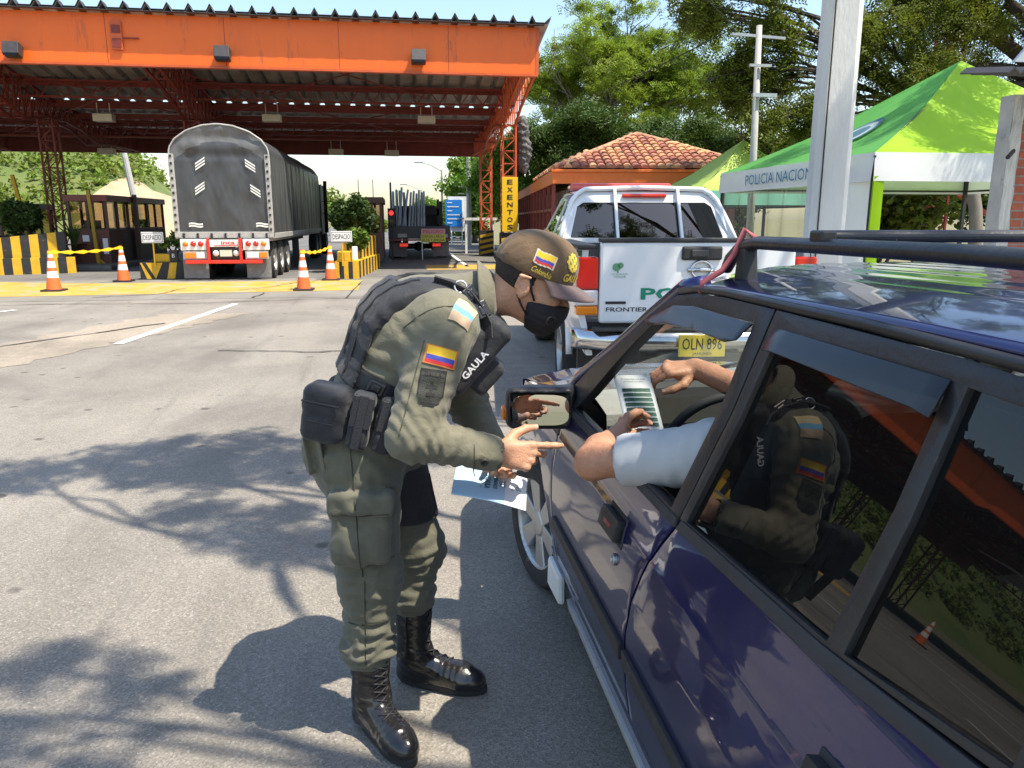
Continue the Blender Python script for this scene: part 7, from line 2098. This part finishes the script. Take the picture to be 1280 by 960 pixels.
# trousers
f = Field((-.38, 1.98, .16), (.20, 2.60, 1.06), .0068)
f.cone(pel + (.0, 0, .03), pel - (0, 0, .06), .130, .138, .05, wide=((0, 1, 0), 1.28)).cone(rhip + (0, .0, -.02), rkn, .114, .086, .06).cone(rkn, rck + (0, 0, .04), .086, .071, .05).cone(lhip, lkn, .114, .083, .05).cone(lkn, lck + (0, 0, .07), .081, .067, .05)
f.ell(pel + (-.05, 0, -.06), (.125, .17, .11), .05)
f.ell(rck + (-.01, 0, .055), (.077, .074, .055), .03).ell(lck + (0, 0, .085), (.071, .070, .05), .03)
f.rbox((-.135, 2.075, .70), (.085, .030, .095), .025, .012, rotm(0, 2, -3)); f.rbox((-.132, 2.062, .79), (.090, .030, .032), .012, .004, rotm(0, 2, -3))
f.ell((-.15, 2.05, .66), (.07, .03, .06), .02)
V, Q = f.mesh(1); V = wrinkle(V, Q, [(rkn + (0, -.03, 0), .13, (.25, .1, 1), .050, .0060), (rkn + (0, 0, -.16), .13, (.3, 0, 1), .042, .0075), (rck + (0, 0, .08), .11, (-.2, .1, 1), .034, .0080), (rhip + (.05, -.05, -.06), .15, (.7, .1, .7), .055, .0055), (rhip + (-.08, -.05, -.05), .12, (-.5, 0, 1), .05, .0045), ((-.13, 2.05, .70), .11, (1, 0, .5), .06, .0055), (lkn, .14, (-.2, 0, 1), .045, .0065), (lck + (0, 0, .1), .12, (.2, 0, 1), .036, .0070)], .0022, 18, 6)
tr_bvh = bvh_of(V, Q)
trs = mesh_obj('trousers', V, Q, M_olived, of, True)
M_seam2 = mat('seam_dark', (.045, .043, .028), .9)
def seam2(pts, d, r_=.0018): b = MB(); b.tube(decal_pts(tr_bvh, pts, d, .0004, .4), r_, 5); b.build('seam', M_seam2, trs, smooth=True)
seam2([(-.155 + .02 * t, 1.98, .98 - .42 * t) for t in np.linspace(0, 1, 20)], (0, 1, 0)); seam2([(-.13 - .01 * t, 1.98, .55 - .30 * t) for t in np.linspace(0, 1, 16)], (0, 1, 0))
seam2([(-.222 + .18 * t, 1.95, .760 + .004 * math.sin(t * 9)) for t in np.linspace(0, 1, 14)], (0, 1, 0)); seam2([(-.215 + .17 * t, 1.95, .600 - .003 * math.sin(t * 7)) for t in np.linspace(0, 1, 14)], (0, 1, 0)); seam2([(-.185 + .12 * t, 1.95, .40) for t in np.linspace(0, 1, 12)], (0, 1, 0))

# boots
def boot(name, heel, toe, ank, top, seed):
    heel, toe, ank, top = (np.array(q, float) for q in (heel, toe, ank, top)); d = nrm((toe - heel) * (1, 1, 0)); s = np.array((-d[1], d[0], 0))
    f = Field(np.minimum(np.minimum(heel, toe), top) - (.10, .10, .0), np.maximum(np.maximum(heel, toe), top) + (.10, .10, .05), .0046)
    f.lo
    L_ = np.linalg.norm(toe - heel)
    f.cone(top, ank + (0, 0, .04), .064, .054, .02).cone(ank + (0, 0, .03), heel + (0, 0, .045) + d * .035, .054, .045, .03)
    f.cone(heel + d * .045 + (0, 0, .045), toe - d * .075 + (0, 0, .040), .042, .047, .03).cone(toe - d * .085 + (0, 0, .042), toe - d * .044 + (0, 0, .036), .049, .043, .02).cone(ank + (0, 0, .0) + d * .02, toe - d * .10 + (0, 0, .055), .046, .038, .03)
    f.half((0, 0, .024), (0, 0, -1))
    V, Q = f.mesh(1); V = wrinkle(V, Q, [(ank + d * .02 + (0, 0, .02), .06, (d[0] * .5, d[1] * .5, 1), .026, .0034), (toe - d * .11 + (0, 0, .06), .05, d, .022, .0020), (top - (0, 0, .06), .07, (.2, 0, 1), .03, .0018)], .0008, 25, seed)
    bv = bvh_of(V, Q)
    o = mesh_obj(name, V, Q, M_leather, of, True)
    b = MB(); P = []
    for t in np.linspace(0, 1, 15): P.append((t, .040 + .014 * math.sin(math.pi * min(1, t * 1.05)) * (1 if t > .45 else .35)))
    out = []
    for k in range(36):
        a = 2 * math.pi * k / 36; x = -math.cos(a); y = math.sin(a)
        wd = (.040 if x < 0 else .040 + .013 * math.sin(min(1, x * 1.2) * math.pi * .62)); out.append((heel + d * (L_ / 2 + x * (L_ / 2 + .004)) + s * y * wd * (1 if abs(x) < .8 else 1))[:2])
    b.prism([(p[0], p[1]) for p in out], (0, 0, .003), (1, 0, 0), (0, 1, 0), (0, 0, 1), .026); b.build('sole', M_rubber, o, bevel=.004)
    b = MB(); n = 8; pr_ = []
    for i in range(n):
        t = i / (n - 1); c = (toe - d * .125 + (0, 0, .09)) * (1 - t) + (top + d * .06 - (0, 0, .03)) * t
        c = c + np.array((0, 0, -.018 * math.sin(math.pi * t))) - d * .03 * math.sin(math.pi * t)
        dn = nrm(-d * (.35 + .6 * t) - np.array((0, 0, 1)) * (1.0 - .75 * t))
        pr_.append([decal_pts(bv, [c + s * sg * .026 - dn * .04], dn, .003)[0] for sg in (-1, 1)])
    for i in range(n - 1):
        b.tube([pr_[i][0], (np.array(pr_[i][0]) + pr_[i + 1][1]) / 2 + d * .006 + (0, 0, .004), pr_[i + 1][1]], .0026, 5); b.tube([pr_[i][1], (np.array(pr_[i][1]) + pr_[i + 1][0]) / 2 + d * .008 + (0, 0, .005), pr_[i + 1][0]], .0026, 5)
    b.build('laces', M_web, o, smooth=True)
boot('boot', (-.165, 2.225, 0), (-.008, 1.975, 0), (-.132, 2.175, .09), (-.130, 2.172, .28), 4)
boot('boot', (-.045, 2.42, 0), (.24, 2.305, 0), (.002, 2.395, .09), (.004, 2.395, .32), 5)

# vest: back panel, shoulder straps and front panel round the open sides
f = Field((-.34, 1.98, 1.0), (.42, 2.58, 1.48), .0060)
f.cone(pel, ch - (.01, 0, .01), .152, .160, .06, wide=((0, 1, 0), 1.26)).ell(ch + (-.005, 0, .025), (.175, .216, .155), .06, rotm(0, -44, 0)).cone(rsh + (.0, .07, 0), lsh + (0, -.07, 0), .108, .108, .06).cone(ch + (.06, 0, .05), nk, .130, .090, .05)
X, Y, Z = np.meshgrid(*f.ax, indexing='ij', sparse=True)
axv = nrm(nk - pel); dn = np.array((-axv[2], 0, axv[0]))
tt = (X - pel[0]) * axv[0] + (Z - pel[2]) * axv[2] + 0 * Y; qq = (X - pel[0]) * dn[0] + (Z - pel[2]) * dn[2] + 0 * Y; yy = np.abs(Y - 2.27) + 0 * X
back = np.maximum(np.maximum(np.maximum(np.interp(tt, [.08, .2, .29, .38, .5], [.098, .140, .170, .150, .095]) - qq, yy - .165), .10 - tt), tt - .455)
front = np.maximum(np.maximum(qq + .045 - .10 * np.clip(.25 - tt, 0, 1), .16 - tt), tt - .40)
strap = np.maximum(np.maximum(np.abs(yy - .125) - .036, .28 - tt), tt - .52)
neckcut = np.maximum(.085 - yy, .40 - tt)
reg = np.minimum(np.minimum(back, front), strap); reg = np.maximum(reg, -np.maximum(yy - .088, .405 - tt))
f.F = np.maximum(f.F, reg.astype(np.float32))
RP = np.stack([axv, np.array((0, 1., 0)), dn], 1)
f.rbox(np.array((.205, 2.265, 1.180)), (.125, .150, .040), .025, .02, RP); f.rbox(np.array((.225, 2.205, 1.125)), (.055, .06, .045), .015, .004, RP)
V, Q = f.mesh(2); V = wrinkle(V, Q, [(ch + (-.1, -.1, .1), .14, (1, 0, 1), .06, .003)], .0012, 18, 8); ve_bvh = bvh_of(V, Q)
vest = mesh_obj('vest', V, Q, M_vest, of, True)
# webbing on the shoulder with buckles and ring
def web(b, pts, wd, th, side, mi=0):
    pts = [np.array(p, float) for p in pts]; V = []
    for i, p in enumerate(pts):
        d = nrm(pts[min(i + 1, len(pts) - 1)] - pts[max(0, i - 1)]); s = nrm(np.asarray(side) - d * (np.asarray(side) @ d)); n_ = np.cross(d, s)
        V += [p - s * wd / 2, p + s * wd / 2, p + s * wd / 2 + n_ * th, p - s * wd / 2 + n_ * th]
    F = []
    for i in range(len(pts) - 1):
        for k in range(4): F.append((i * 4 + k, i * 4 + (k + 1) % 4, i * 4 + 4 + (k + 1) % 4, i * 4 + 4 + k))
    F += [(0, 1, 2, 3), tuple(len(pts) * 4 - 4 + k for k in (3, 2, 1, 0))]
    b.add(V, F, mi)
b = MB(); sp_ = [np.array(p) for p in ((.09, 2.145, 1.405), (.135, 2.128, 1.405), (.180, 2.115, 1.375), (.215, 2.11, 1.335), (.235, 2.12, 1.275), (.235, 2.135, 1.215))]
spd = []
for i, p in enumerate(sp_):
    dq = nrm(np.array((0, .35, -1)) if i < 2 else np.array((0, .75, -.6))); q = decal_pts(ve_bvh, [p - dq * .06], dq, .004, .3)[0]; spd.append(np.array(q) if np.linalg.norm(np.array(q) - p) < .09 else p)
web(b, spd, .034, .006, (.6, -.6, .4)); b.build('shoulder_strap', M_web, vest)
for (t_, L_) in ((.42, .040), (.62, .05)):
    i = int(t_ * 5); p = spd[i] + (spd[i + 1] - spd[i]) * (t_ * 5 - i); d = nrm(spd[i + 1] - spd[i]); u = nrm(np.cross(d, (.3, -1, .35))); w_ = np.cross(u, d)
    b = MB(); b.box(p + nrm((.2, -.8, .5)) * .008, (.040, L_, .012), np.stack([u, d, w_], 1)); b.box(p + d * .004 + nrm((.2, -.8, .5)) * .012, (.022, L_ * .6, .010), np.stack([u, d, w_], 1)); b.build('buckle', M_buck, vest, bevel=.004)
p = spd[1] * .5 + spd[2] * .5; d = nrm(spd[2] - spd[1]); u = nrm(np.cross(d, (.3, -1, .35))); w_ = np.cross(u, d)
b = MB(); b.tube([p + nrm((.2, -.8, .5)) * .011 + (u * math.cos(a) + d * math.sin(a)) * .017 for a in np.linspace(0, 6.283, 25)], .0028, 8); b.build('ring', M_steel, vest, smooth=True)
# grab handle and panels on the back
hb = [np.array(q) for q in decal_pts(ve_bvh, [(-.03 + .10 * t, 2.27, 1.52) for t in np.linspace(0, 1, 5)], (.35, 0, -1), .001, .6)]
for k, lift in ((1, .010), (2, .013), (3, .010)): hb[k] = hb[k] + (-lift * .5, 0, lift)
b = MB(); web(b, hb, .035, .006, (0, 1, 0)); b.build('grab_handle', M_web, vest)
for y in (2.16, 2.21):
    pts = [q for q in decal_pts(ve_bvh, [(-.17 + .22 * t, y, 1.62) for t in np.linspace(0, 1, 14)], (0, 0, -1), .0, .9) if q[2] < 1.5]
    if len(pts) > 3: b = MB(); web(b, [np.array(q) - (0, 0, .003) for q in pts], .020, .004, (0, 1, 0)); b.build('back_webbing', M_web, vest)
# side strap from the back panel to the belt
b = MB(); ss = decal_pts(sh_bvh, [(-.165 + .13 * t, 1.95, 1.150 - .065 * t) for t in np.linspace(0, 1, 10)], (0, 1, -.0), .004, .4)
web(b, ss, .046, .006, (.3, 0, 1)); b.build('side_strap', M_web, vest)
b = MB(); q = np.array(ss[6]); b.box(q + (0, -.008, 0), (.050, .014, .040), rotm(0, 28, 0)); b.box(q + (0, -.015, 0), (.028, .012, .024), rotm(0, 28, 0)); b.build('buckle', M_buck, vest, bevel=.005)
# white letters on the front panel
b = MB(); decal_text(b, ve_bvh, 'GAULA', (.196, 2.02, 1.160), axv, dn, (0, 1, 0), .021, .098, bold=.03, off=.003); b.build('white_lettering', M_lettw, vest, recalc=False)

# belt with pouches
f = Field((-.36, 2.0, .94), (.12, 2.58, 1.16), .006)
f.cone(pel, ch - (.01, 0, .01), .148, .150, .06, wide=((0, 1, 0), 1.28))
bc_ = np.array((-.10, 2.27, 1.04)); bn = nrm((.30, 0, 1.0))
f.half(bc_ + bn * .026, bn); f.half(bc_ - bn * .026, -bn)
V, Q = f.mesh(1); belt = mesh_obj('belt', V, Q, M_web, of, True)
def pouch(name, c, half, rot, seed, flap=True, rr=.014):
    f = Field(np.array(c) - .16, np.array(c) + .16, .005); f.rbox(c, half, rr, .004, rot)
    V, Q = f.mesh(1); V = wrinkle(V, Q, [(np.array(c), .12, rot @ np.array((.3, 0, 1)), .05, .0022)], .0016, 22, seed); o = mesh_obj(name, V, Q, M_vest, belt, True)
    b = MB(); c = np.array(c)
    if flap:
        b.box(c + rot @ np.array((0, -half[1] - .001, half[2] * .35)), (half[0] * 1.9, .006, half[2] * 1.1), rot); b.box(c + rot @ np.array((0, -half[1] - .004, 0)), (half[0] * .8, .006, half[2] * 1.9), rot)
    else:
        b.tube([c + rot @ np.array((half[0] * k, -half[1] - .001, half[2] * .45)) for k in np.linspace(-.85, .85, 9)], .0035, 6); b.tube([c + rot @ np.array((half[0] * k, -half[1] - .001, -half[2] * .2)) for k in np.linspace(-.6, .7, 9)], .0025, 6)
    b.build('flap' if flap else 'zip', M_web, o, bevel=.002)
pouch('waist_pack', (-.210, 2.085, 1.045), (.064, .050, .080), rotm(0, 8, -22), 3, False, .03)
pouch('pouch', (-.120, 2.045, 1.03), (.030, .026, .080), rotm(0, 14, -6), 4)
pouch('pouch', (-.052, 2.055, 1.01), (.030, .026, .078), rotm(0, 16, 4), 5)
# shirt tail below the belt
b = MB(); b.grid(lambda u, v: (-.285 + .05 * u + .012 * v, 2.10 + .02 * math.sin(u * 4) + .01 * v, .97 - .11 * v), 8, 8); o = b.build('shirt_tail', M_olive, shirt, smooth=True); md = o.modifiers.new('s', 'SOLIDIFY'); md.thickness = .004
# drop-leg rig on the far thigh
f = Field((-.16, 2.2, .56), (.24, 2.6, .86), .0055); f.cone(lhip, lkn, .121, .094, .05); f.half((0, 0, .80), (0, 0, 1)); f.half((0, 0, .615), (0, 0, -1))
V, Q = f.mesh(1); rig = mesh_obj('leg_rig', V, Q, M_vest, of, True)
b = MB(); b.box((.055, 2.37, .70), (.04, .08, .15), rotm(0, -10, 15)); b.build('holster', M_web, rig, bevel=.008)

# leaflet in the officer's hands
lf = thing('leaflet', 'white and light blue leaflet held below the officer hands', 'leaflet', (.235, 2.125, .815))
U = nrm((.205, -.022, -.052)); Vv = np.array((.066, .145, .040)); Vv = nrm(Vv - U * (Vv @ U)); N = np.cross(U, Vv); O = np.array((.236, 2.10, .806))
def lp_(a, c, h=0.): return O + U * a * .108 + Vv * c * .074 + N * (h + .006 * math.cos(a * 1.6))
def region(a, c):
    x, y = a * 2 - 1, c * 2 - 1
    return 1 if (x < .42 and (x - .0) < .42 - max(0, y + .1) ** 2 * .9) else 0
b = MB()
def corner(u, v): return (u * 2 - 1, v * 2 - 1)
b.grid(lambda u, v: lp_(*corner(u, v)), 40, 28, mf=region); sheet_ = b.build('sheet', [mat('paper_white', (.82, .82, .81), .45, trans=.12), mat('paper_blue', (.42, .62, .78), .45)], lf, smooth=True); md = sheet_.modifiers.new('s', 'SOLIDIFY'); md.thickness = .002
b = MB(); Vn = Vv if N[2] > 0 else Vv
for txt, a, c, h_, w_, bo_ in (('YO', .44, .30, .017, .030, .03), ('DENUNCIO', .24, .0, .012, .052, .03), ('GAULA', .03, -.28, .017, .052, .04), ('POLICIA NACIONAL', -.14, -.52, .005, .05, 0), ('165', .88, .35, .014, .028, 0), ('LLAME', .70, -.05, .007, .026, 0)):
    # lines of print run across the sheet, turned like the sheet in the hand
    add_text(b, txt, lp_(a - .12, c * .25 + .10, .002) + U * 0 , -Vv * .35 - U * 0 + (-Vv) * .65, U * 1.0, height=h_, width=w_, bold=bo_)
b.build('lettering', mat('leaflet_ink', (.03, .09, .15), .6), sheet_, recalc=False)

# ------------------------------------------------------------------ the driver
dr = thing('person', 'driver in light grey T-shirt inside the blue car with elbow on the sill', 'person', (.92, 1.65, .5))
dL = np.array((.735, 1.685, 1.005)); dE_ = np.array((.488, 1.900, .932)); dW = np.array((.597, 2.055, .947)); dR = np.array((1.05, 1.75, 1.04)); dRE = np.array((1.105, 2.09, 1.02)); dRW = np.array((.935, 2.345, 1.086))
f = Field((.42, 1.30, .42), (1.32, 2.62, 1.40), .0125)
f.cone((.92, 1.62, .56), (.91, 1.60, .93), .13, .14, .06, wide=((1, 0, 0), 1.2)).cone(dL, dR, .06, .06, .05).cone((.91, 1.62, 1.03), (.915, 1.65, 1.15), .055, .052, .03)
f.ell((.92, 1.67, 1.235), (.076, .096, .112), .02).ell((.92, 1.765, 1.225), (.013, .02, .022), .012).ell((.845, 1.66, 1.23), (.008, .02, .03), .005).ell((.995, 1.66, 1.23), (.008, .02, .03), .005)
f.cone(dL, dE_, .048, .042, .03).cone(dR, dRE, .05, .043, .03).cone(dRE, dRW, .042, .032, .02)
f.cone((.84, 1.66, .55), (.86, 2.12, .60), .085, .06, .04).cone((1.02, 1.66, .55), (1.04, 2.12, .60), .085, .06, .04).cone((.86, 2.12, .60), (.87, 2.40, .34), .055, .04, .03).cone((1.04, 2.12, .60), (1.05, 2.45, .34), .055, .04, .03)
d_core = f.mesh(1)
nl = []
f = Field((.40, 1.72, .84), (.80, 2.33, 1.06), .0036)
f.cone(dL, dE_, .053, .043, .02).ell(dE_ + (-.016, -.012, -.012), (.022, .022, .024), .03).cone(dE_, dE_ + (dW - dE_) * .35, .042, .051, .03).cone(dE_ + (dW - dE_) * .35, dW, .051, .034, .02)
hand(f, dW, (.50, .85, -.02), (.78, -.40, .20), (-.2, .1, 1), [(48, 58, 36), (52, 62, 40), (56, 64, 42), (58, 66, 44)], [((.75, .5, .35), .044), ((.9, .1, .45), .034), ((.95, -.1, .3), .028)], 1.06, (4, 0, -3, -6), dW - (.03, .045, .004), nl)
la_m = f.mesh(1)
f = Field((.70, 2.15, .95), (1.10, 2.50, 1.18), .0036)
f.cone(dRW + (dRE - dRW) * .45, dRW, .040, .030, .02)
hand(f, dRW, (-.93, .06, -.02), (-.15, .35, -.92), (-.1, -.9, -.35), [(26, 42, 28), (28, 44, 30), (34, 50, 34), (42, 54, 36)], [((.62, .62, .30), .045), ((.92, .20, .30), .034), ((.97, .02, .25), .028)], 1.08, (4, 0, -3, -6), dRW + (.035, -.05, -.010), nl)
ra_m = f.mesh(1)
V, Q = join([d_core, la_m, ra_m]); db = mesh_obj('body', V, Q, M_skin2, dr, True)
for q_ in nl:
    b = MB(); nail_mesh(b, [q_]); b.build('fingernail', mat('nail', (.6, .38, .28)), db, smooth=True, recalc=False)
f = Field((.80, 1.50, 1.15), (1.04, 1.80, 1.38), .007); f.ell((.92, 1.655, 1.255), (.084, .103, .108), .0); f.half((0, 1.72, 1.26), (0, 1, -.8)); V, Q = f.mesh(1); mesh_obj('hair', V, Q, M_hair, dr, True)
f = Field((.50, 1.32, .52), (1.32, 1.98, 1.16), .0065)
f.cone((.92, 1.62, .60), (.91, 1.60, .93), .155, .165, .06, wide=((1, 0, 0), 1.2)).cone(dL, dR, .082, .082, .06)
se = dL + (dE_ - dL) * .70; f.cone(dL, se, .078, .068, .04); dd = nrm(dE_ - dL)
f.cone(se + dd * .0, se + dd * .05, .055, .055, 0, 's'); f.half(se + dd * .012, dd) if False else None
f.cone(dR, dR + (dRE - dR) * .6, .078, .066, .04)
sl, X, Y, Z = f.sub((.42, 1.7, .8), (.75, 2.0, 1.1))
f.F[sl] = np.maximum(f.F[sl], ((X - se[0]) * dd[0] + (Y - se[1]) * dd[1] + (Z - se[2]) * dd[2] - .012).astype(np.float32))
V, Q = f.mesh(1); V = wrinkle(V, Q, [(dL + (dE_ - dL) * .4, .11, dd + np.array((0, .3, .4)), .06, .0035), (dL, .12, (1, -1, .2), .05, .004)], .0004, 18, 9)
M_tee = cloth_mat('grey_melange', (.46, .475, .485), var=.05, weave=700, fold=.8)
mesh_obj('t_shirt', V, Q, M_tee, dr, True)
f = Field((.70, 1.48, .24), (1.18, 2.55, .72), .012); f.cone((.84, 1.62, .56), (.86, 2.12, .61), .10, .078, .04).cone((1.02, 1.62, .56), (1.04, 2.12, .61), .10, .078, .04).cone((.86, 2.12, .60), (.87, 2.40, .34), .072, .055, .03).cone((1.04, 2.12, .60), (1.05, 2.45, .34), .072, .055, .03).cone((.84, 1.6, .57), (1.02, 1.6, .57), .12, .12, .05)
V, Q = f.mesh(1); mesh_obj('trousers', V, Q, mat('dark_jeans', (.02, .025, .045), .9, var=.1), dr, True)
# the driver's leaflet with rows of green boxes
lf = thing('leaflet', 'white leaflet with eight dark green rows held by the driver', 'leaflet', (.725, 2.28, .98))
TL, TR, BR = np.array((.668, 2.370, 1.062)), np.array((.782, 2.350, 1.062)), np.array((.792, 2.190, .888)); BL = TL + BR - TR
b = MB(); pnt = lambda u, v, h=0.: BL + (BR - BL) * u + (TL - BL) * v + NP * (h + .006 * math.sin(u * 2.4) + .008 * math.sin(v * 2.6))
NP = nrm(np.cross(BR - BL, TL - BL)); NP = NP if NP[1] < 0 else -NP
b.grid(pnt, 12, 16); sh2 = b.build('sheet', mat('paper_white', (.8, .8, .79), .45), lf, smooth=True); md = sh2.modifiers.new('s', 'SOLIDIFY'); md.thickness = .0012
b = MB(); d2 = MB(); wl = MB()
for i in range(8):
    v0 = .78 - i * .074
    def cell(m_, u0, u1, va, vb, h): 
        n = 6; m_.add([pnt(u0 + (u1 - u0) * k / n, v_, h) for v_ in (va, vb) for k in range(n + 1)], [(k, k + 1, n + 2 + k, n + 1 + k) for k in range(n)])
    cell(b, .14, .90, v0 - .052, v0, .0016); cell(d2, .14, .40, v0 - .052, v0 - .0, .0022); cell(d2, .40, .86, v0 - .018, v0 - .008, .0022); cell(d2, .44, .80, v0 - .036, v0 - .028, .0022)
    cell(wl, .42, .88, v0 - .060, v0 - .055, .0022)
b.build('green_row', mat('ink_green', (.035, .16, .10), .5), sh2, recalc=False); d2.build('dark_row', mat('ink_dark_green', (.008, .05, .035), .5), sh2, recalc=False); 
b = MB(); dirU = nrm(BR - BL); dirV = nrm(TL - BL)
add_text(b, 'RECOMENDACIONES DE SEGURIDAD', pnt(.5, .925, .002), dirU, dirV, height=.0045, width=.075); add_text(b, 'PARA PREVENIR LA EXTORSION', pnt(.5, .885, .002), dirU, dirV, height=.004, width=.062); add_text(b, 'LINEA 165', pnt(.5, .08, .002), dirU, dirV, height=.004, width=.05); b.build('lettering', M_lettk, sh2, recalc=False)
